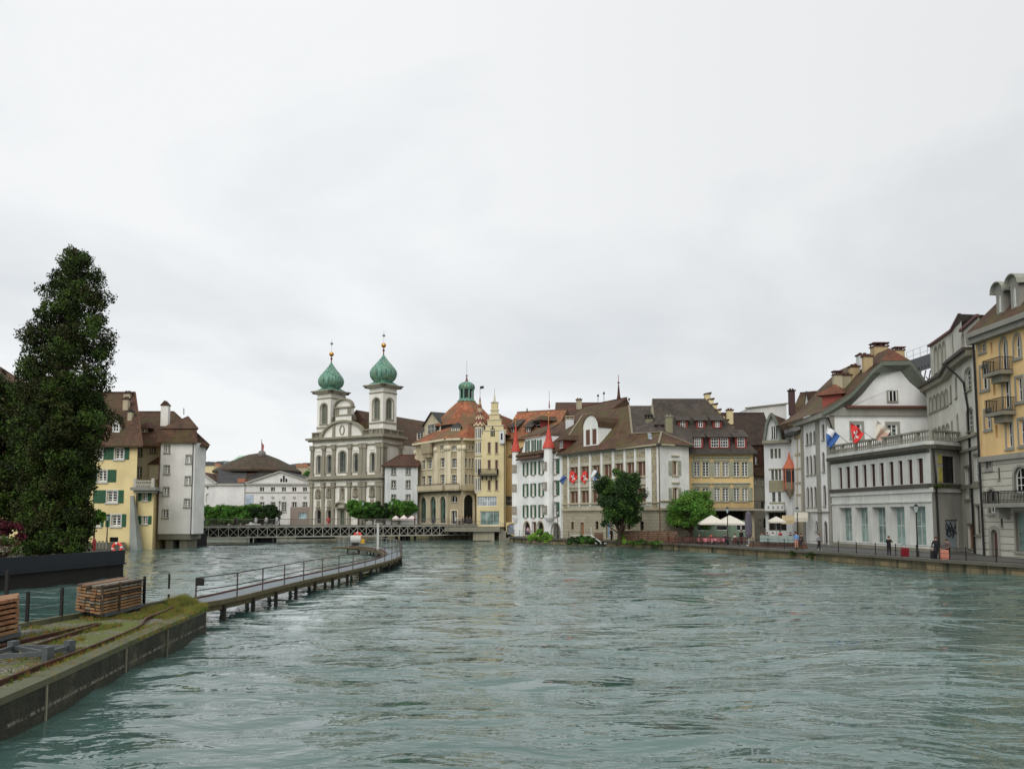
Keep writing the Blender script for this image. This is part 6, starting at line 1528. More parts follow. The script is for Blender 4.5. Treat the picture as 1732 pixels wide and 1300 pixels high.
# ground floor: recess + green timber cafe front
DG = Fac(b, (A[0], A[1] + 2.2), (B[0], B[1] + 2.2), QZ, zBal - .3, plain('dark_recess', (52, 48, 44), .9)); DG.build()
cf = Fac(b, gx(1171, 116.2, 2), gx(1266, 115.8, 2), QZ, at(1220, 879.5, 116).z, plain('sage_green_boards', (120, 138, 116), .8, 0, .1))
cf.win(1179, 889, 1199.5, 897, nx=1, ny=1, pane=G_DARK, sill=False); cf.win(1212, 888.5, 1231, 896.5, nx=1, ny=1, pane=G_DARK, sill=False); cf.win(1246, 886.5, 1262, 897, nx=2, ny=1, pane=G_DARK, sill=False); cf.build()
body(b, footprint(cf.A, cf.B, 2), QZ, cf.z1, plain('sage_green_boards', (120, 138, 116)), skip=(0,))
mb = MB(); f.bx(mb, -.05, .5, QZ, zBal - .3, -2, 0); f.bx(mb, f.L - 1.2, f.L, QZ, zBal - .3, -2, 0); mb.obj('corner_pier', BEIGE, b)
body(b, footprint(A, B, 13), QZ, zE, BEIGE, skip=(0, 3) if False else (0,), top=True) if False else None
body(b, [(A[0], A[1] + 2.3), (B[0], B[1] + 2.3), (B[0], B[1] + 13), (A[0], A[1] + 13)], QZ, zE, BEIGE, skip=(0,))
bx_ = MB(); u0 = f.U(1186, 860); f.bx(bx_, u0, f.L + 1.1, zBal - .28, zBal, -.1, 1.7); bal = bx_.obj('balcony', plain('grey_slab', (150, 146, 132), .8), b)
mb = MB(); railing(mb, [f.P(u0, zBal, 1.6), f.P(f.L + 1.0, zBal, 1.6), f.P(f.L + 1.0, zBal, 0)], 1.05, .16, .014, top=.05); mb.obj('balcony_railing', DARKM, bal)
zRr = at(1150, 673, 124.5).z; s_ = (zRr - zE) / 6.5
# roof
RA = Vector(at(1103, 673, 125)); RB = Vector(at(1193, 673, 125)); RA.z = RB.z = zRr
ea = f.P(-.3, zE - .1, .9); eb = f.P(f.L + .5, zE - .1, .9)
mb = MB(); eal = Vector((RA.x - .2, ea.y + 1.5, zE + 1.0))
mb.poly([ea, eb, RB, RA, eal], TILE_GR); bb_ = Vector((eb.x, eb.y + 14, zE)); mb.poly([eb, Vector((RB.x, bb_.y, zE)), RB], CRM); mb.poly([bb_, Vector((RA.x, bb_.y, zE)), RA, RB], TILE_GR); mb.poly([ea - Vector((0, 0, .2)), eb - Vector((0, 0, .2)), eb, ea], COPPER_TRIM); mb.poly([eal, RA, Vector((RA.x, RA.y + 7, zE))], BEIGE)
mb.poly([ea - Vector((0, 0, .2)), f.P(0, zE - .2), f.P(f.L, zE - .2), eb - Vector((0, 0, .2))], WOODB)
mb.obj('roof', None, b)
fd = f.off(-.35)
for x0, x1, w in ((1174, 1188.5, 1), (1203, 1233.5, 2), (1247, 1262, 1)):
    dormer(b, fd, x0 - 3.5, 738.5, x1 + 1, 757.5, 4.2, RED, TILE_GR, 'shed', nx=3 if w == 1 else 3, ny=3, wins=w, ov=.3, slope=.32, side=.3 if w == 1 else .25, sl=(ea, eb, RA))
fd2 = f.off(-3.3)
for x0, x1 in ((1151, 1163), (1181, 1193), (1209.5, 1221)):
    dormer(b, fd2, x0 - 4, 710, x1, 723.5, 3.6, RED, TILE_GR, 'shed', nx=2, ny=2, ov=.35, slope=.4, side=.35, sl=(ea, eb, RA))
# stepped gable of the house behind
b = thing('crow_stepped_gable', 'cream stepped gable wall with tiled caps stepping down behind the grey roof', 'gable wall', (*gx(1215, 127, FZ), FZ))
mb = MB(); cp = MB(); pts = ((1192, 1202, 663), (1198, 1207, 672.5), (1203.5, 1213, 681), (1209, 1219, 690.5), (1215, 1226, 700), (1221, 1232, 708.5), (1227, 1240, 717))
for x0, x1, y in pts:
    Yg = 125.4 - (y - 663) / 54 * 4.5; p = at(x0, y + 3, Yg); q = at(x1, y + 3, Yg); mb.box(p.x + .1, q.x, Yg, Yg + 1.0, p.z - 3.5, p.z)
    cp.hexa([(p.x, Yg - .15, p.z), (q.x + .12, Yg - .15, p.z), (q.x + .12, Yg + 1.2, p.z), (p.x, Yg + 1.2, p.z), (p.x, Yg - .15, p.z + .1), (q.x + .12, Yg - .15, p.z + .28), (q.x + .12, Yg + 1.2, p.z + .28), (p.x, Yg + 1.2, p.z + .1)])
mb.obj('wall', CRM, b); cp.obj('coping', TILE_RD, b)
b = thing('dark_brown_roof_house', 'dark brown tiled house in the gap right of the ochre house', 'house', (*gx(1270, 130, QZ), QZ))
A = gx(1236, 130, 8); B = gx(1312, 130, 8); f_ = Fac(b, A, B, QZ, at(1270, 757, 130).z, TILE_RD); f_.build(); body(b, footprint(A, B, 12), QZ, f_.z1, BEIGE, skip=(0,))
roof(b, A, B, 12, f_.z1, at(1270, 700.5, 136).z, tiles('roof_dark_brown', (80, 60, 50), (66, 50, 42), (74, 66, 44), .4), over=.5, gm=BEIGE)
chimney(b, 1230, 1240, 692, 722, 129, CRM, TILE_RD)
# alley house between
b = thing('alley_house', 'narrow brown tile-hung house front squeezed beside the ochre house balcony', 'house', (*gx(1284, 122, QZ), QZ))
A = gx(1275.6, 121.5, 5); B = gx(1297, 121.5, 5); zq = at(1284, 803, 121.5).z
f1 = Fac(b, A, B, QZ, zq, stucco('grey_beige_render', (172, 166, 150), .4)); f1.win(1276.5, 809, 1280, 820, nx=2, ny=2); f1.win(1286.5, 805, 1291, 822, nx=1, ny=2, pane=GSH); f1.win(1283.5, 878, 1288.5, 889, nx=2, ny=2, pane=G_DARK); f1.win(1291.5, 876, 1297, 893, nx=1, ny=1, pane=G_DARK); f1.build()
f2 = Fac(b, (A[0], A[1] + .3), (B[0], B[1] + .3), zq, at(1284, 752, 121.5).z, TILE_RD); f2.win(1276.5, 771, 1281, 785, nx=2, ny=2); f2.build(); body(b, footprint(A, B, 8), QZ, f2.z1, TILE_RD, skip=(0,))
mb = MB(); mb.hexa([(A[0], A[1] - .7, zq - .2), (B[0], B[1] - .7, zq - .2), (B[0], B[1] + .3, zq + .9), (A[0], A[1] + .3, zq + .9), (A[0], A[1] - .7, zq - .05), (B[0], B[1] - .7, zq - .05), (B[0], B[1] + .3, zq + 1.1), (A[0], A[1] + .3, zq + 1.1)]); mb.obj('canopy', TILE_BR, b)
# ---------------- white mansard gable house with orange bay
b = thing('mansard_gable_house', 'white house with bell-shaped gable, stone window panel and small orange corner bay', 'house', (*gx(1316, 116, QZ), QZ))
A = gx(1294.5, 116.5, 5); B = gx(1341, 114.5, 5); zE = at(1305, 748, 116).z
f = Fac(b, A, B, QZ, zE, WHITE2)
pn = dict(nx=1, ny=1, frame=STONE, sill=False, pane=plain('shaded_window_olive', (84, 84, 68), .4))
f.row(((1303, 1308), (1310, 1314.5), (1316.5, 1320.5)), 1311, 758.5, 775, **pn)
f.row(((1304.5, 1309), (1311, 1315.5), (1317.3, 1321)), 1311, 794.5, 811.5, **pn)
f.row(((1306, 1311.5), (1316, 1321)), 1311, 832, 848.5, nx=1, ny=2, frame=STONE, sill=False)
f.win(1300, 866, 1330, 897, nx=3, ny=1, pane=DARK, frame=STONE, sill=False)
f.build(); body(b, footprint(A, B, 12), QZ, zE, WHITE2, skip=(0,))
uA = f.U(1300.5, 800); uB = f.U(1326.5, 800)
for y0, y1 in ((792, 794), (812, 831.5), (849, 852)): mb = MB(); f.bx(mb, uA, uB, f.z(1311, y1), f.z(1311, y0), .003, .12); mb.obj('stone_panel', stucco('olive_stone', (146, 142, 116), .4), b)
mb = MB(); f.bx(mb, .2, f.L - 1.0, f.z(1311, 863), f.z(1311, 852.5), 0, 1.0); o = mb.obj('oriel_base', WHITE2, b)
mb = MB(); f.bx(mb, .1, f.L - .9, f.z(1311, 865), f.z(1311, 863), 0, 1.15)
for x in (1303, 1311, 1319, 1326): f.bx(mb, f.U(x, 857) - .1, f.U(x, 857) + .1, f.z(1311, 860), f.z(1311, 855.5), 1.0, 1.02)
mb.obj('bracket', STONE, o)
band(f, zE - .2, zE + .25, .9, STONE, name='eave')
gp = [(1293.6, 745), (1296, 730), (1298, 716), (1304.8, 700.5), (1306.5, 700), (1314, 713.5), (1319, 730), (1322, 743.5)]
ga = [f.uz(x, y) for x, y in gp]
mb = MB(); D_ = 7
mb.poly([f.P(u, z, -.2) for u, z in ga][::-1]); g = mb.obj('gable_wall', WHITE2, b)
mb = MB()
for p, q in zip(ga[:-1], ga[1:]):
    mb.poly([f.P(p[0], p[1], .4), f.P(q[0], q[1], .4), f.P(q[0], q[1], -D_), f.P(p[0], p[1], -D_)], TILE_BR)
mb.obj('mansard_roof', TILE_BR, b)
mb = MB()
for p, q in zip(ga[:-1], ga[1:]): mb.sbar(f.P(p[0], p[1], .25), f.P(q[0], q[1], .25), .55, .32)
mb.obj('verge', plain('grey_green_fascia', (104, 110, 98), .7), b)
fz = f.off(-.18); mb = MB(); uu0 = fz.U(1304.5, 730); uu1 = fz.U(1316, 730); fz.bx(mb, uu0, uu1, fz.z(1310, 742), fz.z(1310, 720.5), 0, .04); o = mb.obj('window', G_DARK, b)
mb = MB()
for k in range(4): uu = uu0 + (uu1 - uu0) * k / 3; fz.bx(mb, uu - .05, uu + .05, fz.z(1310, 742), fz.z(1310, 720.5), .04, .09)
mb.obj('frame', FRAMEW, o)
# bay
e = thing('corner_bay', None, None, (*gx(1336, 113.5, 8), 0)); c = Vector(e.location); e.location = e.location - b.location; e.parent = b
z = lambda y: at(1336, y, 113.3).z; OR_ = plain('orange_tile_bay', (190, 106, 78), .8, 0, .15)
mb = MB(); mb.lathe(c, [(.1, z(843)), (.62, z(830)), (.75, z(826)), (.75, z(792))], 6, plain('bay_stone', (120, 112, 94), .8), R(30)); mb.obj('bay_wall', None, e)
mb = MB(); mb.lathe(c, [(.98, z(792.5)), (.7, z(786)), (.3, z(777)), (.05, z(763.5))], 8, OR_, 0); mb.obj('bay_roof', OR_, e)
mb = MB(); mb.lathe(c, [(.78, z(815)), (.78, z(796))], 6, G_DARK, R(30)); mb.obj('bay_glazing', G_DARK, e); mb = MB()
for k in range(6): a0 = R(30 + 60 * k); mb.bar(c + Vector((math.cos(a0) * .78, math.sin(a0) * .78, z(828))), c + Vector((math.cos(a0) * .78, math.sin(a0) * .78, z(792))), .07)
mb.obj('bay_frame', OR_, e)
# ---------------- narrow house with orange shutters
b = thing('orange_shutter_house', 'narrow house with orange and dark green window bands between two white houses', 'house', (*gx(1350, 112, QZ), QZ))
A = gx(1341.5, 114.2, 5); B = gx(1356.5, 109, 5); zE = at(1349, 735, 111).z
f = Fac(b, A, B, QZ, zE, BEIGE)
DG_ = slats('dark_green_shutter', (60, 72, 60), .12)
for y0, y1, m in ((742, 766, DG_), (770.5, 791.5, OR_), (794, 815, DG_), (818, 835, OR_), (838, 864, DG_)):
    for x0, x1 in ((1343.5, 1347.5), (1349, 1355)): f.row(((x0, x1),), 1349, y0, y1, nx=2, ny=1, pane=m, frame=BEIGE, sill=False)
f.build(); body(b, footprint(A, B, 10), QZ, zE, BEIGE, skip=(0,)); mb = MB(); f.bx(mb, -.3, f.L, zE, zE + .3, -3, 1.0); mb.obj('eave', COPPER_TRIM, b)
roof(b, A, B, 10, zE + .3, at(1349, 712, 114).z, TILE_BR, over=.3, gm=BEIGE)
# awnings in front
for lab, x0, x1, y0, y1, Y, col in (('cream awning projecting from the arched white house over the cafe corner', 1343, 1368, 866.5, 876, 107, (206, 200, 182)), ('wide beige awning beside the cream parasol at the cafe corner', 1322, 1343, 872, 880, 112.5, (196, 178, 140))):
    t = thing('awning', lab, 'awning', at((x0 + x1) / 2, y0, Y)); p0 = at(x0, y1, Y - 2.6); p1 = at(x1 - (2 if Y < 110 else 0), y1, Y - 2.6); p2 = at(x1, y0, Y); p3 = at(x0 + 1, y0, Y); mb = MB()
    mb.hexa([p0, p1, p2, p3] + [p + Vector((0, 0, .06)) for p in (p0, p1, p2, p3)]); mb.hexa([p0 - Vector((0, 0, .45)), p1 - Vector((0, 0, .45)), p1 + Vector((0, .03, 0)) - Vector((0, 0, .45)), p0 + Vector((0, .03, 0)) - Vector((0, 0, .45)), p0, p1, p1 + Vector((0, .03, 0)), p0 + Vector((0, .03, 0))]); mb.obj('canopy', plain('awning_%d' % col[0], col, .9), t)
# ---------------- white house with arched windows and great gable
b = thing('great_gable_house', 'tall white house with arched side windows and a broad swept gable above the terrace', 'house', (*gx(1440, 104, QZ), QZ))
AW = stucco('arched_house_white', (236, 236, 233), .15); ST2 = stucco('cool_grey_stone', (150, 148, 138), .35)
C0 = Vector(gx(1356.6, 109.5, 5)); C1 = Vector(gx(1404.5, 99.2, 5)); zE = at(1397, 703, 100).z; 
f = Fac(b, C0, C1, QZ, zE, AW)
aw = dict(arch=True, nx=1, ny=2, trim=ST2, tw=.1, frame=DARKM, pane=plain('taupe_blind', (92, 84, 76), .6), fw=.04, d=.14)
f.row(((1364, 1367), (1370, 1373), (1376.3, 1379.5)), 1372, 731, 750, **aw); f.row(((1391, 1394.3),), 1392.5, 718, 743, **aw)
f.row(((1364.5, 1367.5), (1370.5, 1373.7), (1376.8, 1380)), 1372, 771, 802, **aw); f.row(((1391.5, 1394.8),), 1393, 765, 797, **aw)
f.row(((1365.5, 1368.5), (1371.5, 1374.7), (1378, 1381.2)), 1373, 824, 857, **aw); f.row(((1393.5, 1397.2),), 1395, 821, 855, **aw)
f.row(((1380.5, 1383.5),), 1382, 882, 898, **aw); f.row(((1395, 1399.5),), 1397, 882, 918, door=True, **{k: v for k, v in aw.items()}); f.build()
for x0, x1 in ((1382, 1388.5), (1400.5, 1404.4), (1357, 1361)):
    mb = MB(); f.bx(mb, f.U(x0, 800), min(f.L, f.U(x1, 800)), QZ, zE, 0, .1); mb.obj('quoin', ST2, b)
band(f, f.z(1380, 866), f.z(1380, 864.5), .25, ST2); 
C2 = hit(1584, C1, Vector((1, .02)))
g = Fac(b, C1, C2, QZ, zE, AW)
sq = dict(nx=2, ny=3, trim=ST2, tw=.3, fw=.12, pane=G_MID)
g.win(1441, 716, 1457.5, 738.5, **sq); g.win(1501, 717, 1518, 738, **sq); g.build()
body(b, [tuple(C0), tuple(C1), tuple(C2), (C2.x + 2, C2.y + 26), (C0.x + 1, C0.y + 14)], QZ, zE, AW, skip=(0, 1))
mb = MB(); g.bx(mb, 0, g.U(1411, 720), QZ, zE, .0, .12); mb.obj('quoin', ST2, b)
band(g, zE - .1, zE + .9, .35, ST2, name='frieze'); band(f, zE - .3, zE + .3, .9, ST2, 0, f.L + .5, 'cornice')
# gable outline (outer and inner) in pixel space on the plane g
outp = [(1386, 697), (1408, 684), (1432, 668), (1455, 644), (1470, 626), (1486, 612.5), (1534, 611.5), (1549, 631), (1560, 647), (1566, 655), (1575, 668)]
inp = [(1432, 691), (1440, 686), (1462, 664), (1478, 644), (1494, 628), (1525, 626.5), (1540, 645), (1556, 658), (1566, 668), (1572, 680), (1572, 692)]
go = [g.uz(*p) for p in outp]; gi = [g.uz(*p) for p in inp]
mb = MB(); zs_ = zE + .9
mb.poly([g.P(gi[0][0], zs_, -.3)] + [g.P(u, z, -.3) for u, z in gi] + [g.P(gi[-1][0], zs_, -.3)]); mb.obj('gable_wall', AW, b)
FASC = plain('grey_green_fascia', (104, 110, 98), .7)
mb = MB()
for i in range(len(go) - 1):
    a_, c_ = go[i], go[i + 1]; d_, e_ = gi[i], gi[i + 1]
    mb.poly([g.P(*a_, .9), g.P(*c_, .9), g.P(*c_, .7)[:] and g.P(c_[0], c_[1] - .55, .9), g.P(a_[0], a_[1] - .55, .9)])
    mb.poly([g.P(a_[0], a_[1] - .55, .9), g.P(c_[0], c_[1] - .55, .9), g.P(*e_, -.28), g.P(*d_, -.28)])
mb.obj('swept_verge', FASC, b)
DB = 16
mb = MB()
for i in range(len(go) - 1):
    a_, c_ = go[i], go[i + 1]; mb.poly([g.P(*a_, .95), g.P(*c_, .95), g.P(*c_, -DB), g.P(*a_, -DB)], TILE_MO if i < 5 else TILE_BR)
# red tiled hip above the flat top
tp = at(1504, 588.5, g.A.y + 1.6); mb.poly([g.P(*go[5], .9), g.P(*go[6], .9), tp], tiles('roof_rust_brown', (150, 88, 64), (112, 70, 52), (96, 84, 54), .6)); mb.poly([g.P(*go[4], .9), g.P(*go[5], .9), tp, tp + Vector((0, DB, 0)), g.P(*go[4], -DB)], TILE_MO); mb.poly([g.P(*go[6], .9), g.P(*go[7], .9), g.P(*go[7], -DB), tp + Vector((0, DB, 0)), tp], TILE_BR)
mb.obj('roof', None, b)
mb = MB(); g.bx(mb, g.U(1428, 690), g.U(1571, 690), zs_ - .1, zs_ + .15, -.3, .9); mb.obj('pent_roof', plain('red_brown_tile_strip', (102, 62, 50), .8), b)
gw_ = g.off(-.28); mb = MB(); u0, u1 = gw_.U(1503, 670), gw_.U(1515, 670); gw_.bx(mb, u0 - .25, u1 + .25, gw_.z(1509, 681), gw_.z(1509, 660), 0, .1); o = mb.obj('window_surround', ST2, b)
mb = MB(); gw_.bx(mb, u0, u1, gw_.z(1509, 678), gw_.z(1509, 662), .1, .12); o = mb.obj('window', G_DARK, b); mb = MB(); um = (u0 + u1) / 2
for a_ in (u0, um, u1): gw_.bx(mb, a_ - .06, a_ + .06, gw_.z(1509, 678), gw_.z(1509, 662), .12, .16)
mb.obj('frame', FRAMEW, o)
CCH = stucco('ochre_chimney', (186, 164, 124), .4); DCAP = plain('dark_red_cap', (82, 48, 44), .8)
chimney(b, 1478.5, 1502.5, 578.5, 608, 104, CCH, DCAP, 'arch'); chimney(b, 1514, 1530, 586, 604, 106, CCH, DCAP, 'arch')
chimney(b, 1452.5, 1469.5, 598.5, 618, 104, WHITE2, TILE_RD); chimney(b, 1461.5, 1476, 600.5, 622, 100.5, CCH, DCAP); chimney(b, 1439, 1454, 618, 633, 103, CCH, TILE_RD); chimney(b, 1411, 1424.5, 626.5, 652, 102, BEIGE, DCAP, 'arch'); chimney(b, 1425, 1440, 632.5, 645, 103, BEIGE, TILE_RD)
fq = Fac(b, gx(1385, 102.5, 18), gx(1440, 99.8, 18), 0, 9, AW)
dormer(b, fq, 1391, 667, 1424, 690, 6, plain('red_rendered_dormer', (150, 76, 66), .8), tiles('roof_dull_orange', (160, 96, 70), (134, 80, 60), (110, 92, 64), .5), 'hip', 1.5, ov=.6, nx=2, ny=2, wins=1, side=2.0)
pipe(b, [g.P(-.1, zE - .2, .3), g.P(.5, zE - 2, .3), g.P(.6, zE - 6, .25), g.P(.3, QZ, .25)], .08, DARKM)
# roofs further back left of it
b = thing('brown_gable_roofs', 'brown gabled roof with grey verge boards and a dark chimney behind the cafe corner', 'house', (*gx(1365, 122, QZ), QZ))
A = gx(1336, 121, 10); B = gx(1392, 118, 10); f_ = Fac(b, A, B, QZ, at(1365, 716, 119).z, WHITE2); f_.build(); body(b, footprint(A, B, 10), QZ, f_.z1, BEIGE, skip=(0,)); roof(b, A, B, 12, f_.z1, at(1370, 667, 126).z, TILE_BR, over=.5, gm=WHITE2)
dormer(b, f_.off(.4), 1357, 716, 1375, 722, 6, WHITE2, TILE_BR, 'gable', 4.6, ov=.3, nx=1, ny=1, wins=1)
chimney(b, 1335, 1344.5, 659, 690, 119, plain('dark_brick_chimney', (78, 58, 56), .9), DARKM); chimney(b, 1374, 1384, 664, 672, 124, BEIGE, TILE_RD)
b = thing('pale_block', 'pale flat-roofed modern block peeping over the old brown roofs', 'building', (*gx(1300, 165, QZ), QZ))
mb = MB(); p0 = at(1263, 691, 165); p1 = at(1330, 683, 165); mb.hexa([(p0.x, 165, QZ), (p1.x, 165, QZ), (p1.x, 180, QZ), (p0.x, 180, QZ), (p0.x, 165, p0.z), (p1.x, 165, p1.z), (p1.x, 180, p1.z), (p0.x, 180, p0.z)]); mb.obj('wall', stucco('pale_block_wall', (206, 204, 198), .2), b)
mb = MB(); mb.sbar((p0.x - .3, 164.9, p0.z + .1), (p1.x + .3, 164.9, p1.z + .1), .5, .25); mb.obj('roof_edge', STONE, b)
# ---------------- low wing with colonnade and roof terrace
b = thing('colonnade_wing', 'low grey white wing with tall slot windows, shop openings and a balustraded roof terrace', 'building', (*gx(1490, 90, QZ), QZ))
LW = stucco('wing_grey_white', (206, 207, 200), .5)
V0 = Vector(gx(1407.3, 98.6, 5)); V1 = Vector(gx(1577, 79.2, 5)); V2 = Vector(gx(1627, 82.2, 5)); zT = at(1407.3, 770, 98.6).z; 
f = Fac(b, V0, V1, QZ, zT, LW); g = Fac(b, V1, V2, QZ, zT, stucco('wing_side_grey', (158, 156, 148), .5))
zs0 = f.z(1490, 824); zs1 = f.z(1490, 777.5)
zs1 = f.z(1508, 780.5); zs0 = f.z(1508, 820.5)
z0w = f.z(1518, 921); z1w = f.z(1518, 856.5)
for x0, x1 in ((1418, 1424), (1430, 1437.5), (1444, 1451.5), (1458.5, 1465.5), (1472.5, 1480), (1487.3, 1494.8), (1503.5, 1511.3), (1519, 1526.6), (1535, 1543.3), (1551.5, 1561.5)):
    f.w(f.U(x0, 800), f.U(x1, 800), zs0, zs1, nx=1, ny=2, d=.3, pane=plain('dark_red_glazing', (58, 36, 34), .25), frame=plain('dark_red_frame', (70, 42, 38), .5), sill=False)
for x0, x1 in ((1420, 1441), (1447, 1468.3), (1475.4, 1498.3), (1506, 1530.6), (1539, 1566)):
    f.w(f.U(x0, 890), f.U(x1, 890), z0w, z1w, nx=3, ny=2, pane=G_GREEN, frame=plain('pale_grey_frame', (190, 194, 190), .5), sill=False, fw=.12, bars=.07)
f.build(dep=.75)
g.win(1594.5, 771.5, 1614.5, 817, nx=2, ny=2, pane=G_DARK, frame=DARKM, sill=False)
g.win(1599.5, 878.5, 1621, 927, nx=1, ny=1, pane=plain('pale_blue_shutter_door', (146, 158, 164), .6), frame=STONE, door=True, sill=False)
g.build(dep=.2)
body(b, [tuple(V0), tuple(V1), tuple(V2), (V2.x + 3, V2.y + 14), (V0.x + 10, V0.y)], QZ, zT, LW, skip=(0, 1))
DK = stucco('blackened_ledge', (78, 76, 66), .6)
for fa in (f, g):
    band(fa, fa.z1 - .75, fa.z1 - .35, .55, DK, 0, fa.L, 'weathered_cornice'); band(fa, fa.z1 - .35, fa.z1, .4, LW, 0, fa.L)
    zl = f.z(1508, 825); band(fa, zl - .15, zl + .22, .3, DK, 0, fa.L, 'weathered_ledge'); band(fa, zl - .6, zl - .15, .15, LW, 0, fa.L, 'string_course')
band(f, f.z(1518, 850), f.z(1518, 847.5), .14, LW, name='string_course'); band(f, f.z(1508, 772), f.z(1508, 769), .14, DK, name='string_course')
band(f, QZ, QZ + .35, .1, STONE, name='plinth')
hB = f.z(1508, 745.5) - f.z(1508, 757)
for fa in (f, g):
    mb = MB(); zz0 = zT; fa.bx(mb, 0, fa.L, zz0, zz0 + .15, -.1, .3); fa.bx(mb, 0, fa.L, zz0 + .95, zz0 + 1.12, -.1, .32); n = int(fa.L / .42)
    for i in range(n + 1):
        u = .15 + (fa.L - .3) * i / n
        if i % 7 == 0: fa.bx(mb, u - .15, u + .15, zz0 + .15, zz0 + .95, -.05, .25)
        else: mb.lathe(fa.P(u, zz0 + .15, .1), [(.06, 0), (.12, .25), (.05, .55), (.08, .8)], 6)
    mb.obj('balustrade', stucco('weathered_balustrade', (150, 148, 136), .7), b)
pipe(b, [g.P(.15, zT - .4, .2), g.P(.2, zT - 3.5, .35), g.P(.5, zT - 5, .2), g.P(.6, QZ, .2)], .09, DARKM)
# graffiti on the door: black loops
def graffiti():
    mb = MB(); rnd = random.Random(5); fa = g
    u0, z0 = fa.uz(1601, 906); u1, z1 = fa.uz(1619, 885)
    def W_(a, c): return fa.P(u0 + (u1 - u0) * a, z0 + (z1 - z0) * c, -.12)
    for pts in ([(.0, .9), (.2, .3), (.35, .85), (.45, .2), (.6, .9), (.75, .3), (.95, 1.0)], [(.1, .6), (.3, .55), (.5, .7), (.8, .6), (1, .75)], [(.2, .1), (.35, -.1), (.5, .2), (.65, -.15), (.8, .15)], [(.05, .75), (.15, 1.05), (.3, .7)], [(.6, .5), (.7, .05), (.9, .4), (.98, .1)], [(.4, .9), (.5, 1.1), (.62, .8)], [(.3, .4), (.2, .0), (.1, .25), (.3, .5)]):
        for a_, c_ in zip(pts[:-1], pts[1:]): mb.sbar(W_(*a_), W_(*c_), .09, .01)
    mb.obj('graffiti', plain('black_spray_paint', (26, 28, 34), .6), b)
graffiti()
mb = MB(); u0, zq0 = g.uz(1587.5, 815); u1, zq1 = g.uz(1591, 769); g.bx(mb, u0, u1 + .15, zq0, zq0 + (zq1 - zq0) * .55, .0, .04); g.bx(mb, u0, u1 + .15, zq0 + (zq1 - zq0) * .68, zq1, .0, .04); mb.obj('yellow_panel', plain('yellow_green_panel', (168, 160, 84), .8, 0, .3, 1), b)
# ---------------- grey building with many arched windows
b = thing('grey_arched_house', 'tall grey rendered house with rows of slim arched windows bending round the corner', 'building', (*gx(1620, 84, QZ), QZ))
GR = stucco('grey_olive_render', (200, 198, 186), .4); 
Q0 = Vector(gx(1569, 98.4, 15)); Q1 = Vector(gx(1607, 89.5, 15)); Q2 = V2.copy() ; Q3 = Vector(gx(1655, 75.4, 10))
zE = at(1626, 604.5, 82).z - .55
fs = [Fac(b, Q0, Q1, QZ, zE, GR), Fac(b, Q1, Q2, QZ, zE, GR), Fac(b, Q2, Q3, QZ, zE, GR)]
ag = dict(arch=True, nx=2, ny=3, trim=STONE, tw=.15, pane=G_DARK, fw=.05)
r1 = at(1629, 669, 80).z; 
def zz(px, py, Y): return at(px, py, Y).z
z1a, z1b = zz(1620.5, 669, 81.8), zz(1620.5, 637, 81.8); z2a, z2b = zz(1624.5, 733.5, 81.8), zz(1624.5, 701, 81.8)
for fa, cols in ((fs[0], (1574.5, 1581, 1587.5, 1594.5, 1601.5)), (fs[1], (1609.5,)), (fs[2], ())):
    for x in cols:
        for za_, zb_2 in ((z1a, z1b), (z2a, z2b)):
            u = fa.U(x, 690); fa.w(u - .55, u + .55, za_ + .2, zb_2, **ag)
for za_, zb_2 in ((z1a, z1b), (z2a, z2b)):
    fs[1].w(fs[1].U(1616.5, 655), fs[1].U(1624, 655), za_, zb_2 + .1, arch=.4, nx=2, ny=4, trim=STONE, tw=.15)
    fs[2].w(fs[2].U(1633, 650), fs[2].U(1643, 650), za_, zb_2 + .1, arch=.4, nx=2, ny=4, trim=STONE, tw=.15)
fs[2].win(1632.5, 789, 1641, 843, nx=2, ny=4, trim=STONE); fs[2].win(1647, 768.5, 1656, 813.5, nx=2, ny=3, trim=STONE)
fs[2].win(1637.5, 887, 1646.5, 928, nx=1, ny=1, door=True, pane=plain('orange_wood_door', (152, 92, 52)), frame=STONE, trim=STONE, sill=False)
fs[2].win(1650, 854, 1658, 903, nx=3, ny=6, pane=G_DARK, frame=plain('iron_grate', (110, 112, 108), .5), trim=STONE)
for fa in fs: fa.build(); band(fa, zE - .5, zE, .7, STONE, 0, fa.L, 'cornice'); band(fa, zE, zE + .3, 1.0, plain('dark_eave', (72, 66, 58), .8), 0, fa.L, 'eave')
zt = fs[2].z(1640, 741); band(fs[2], zt, zt + .3, .25, STONE); band(fs[2], zt - 1.2, zt - .95, .2, STONE, name='string_course'); zt = fs[2].z(1648, 818); band(fs[2], zt - .4, zt, .2, STONE, name='string_course')
body(b, [tuple(Q0), tuple(Q1), tuple(Q2), tuple(Q3), (Q3.x + 14, Q3.y + 3), (Q0.x + 14, Q0.y)], QZ, zE, GR, skip=(0, 1, 2))
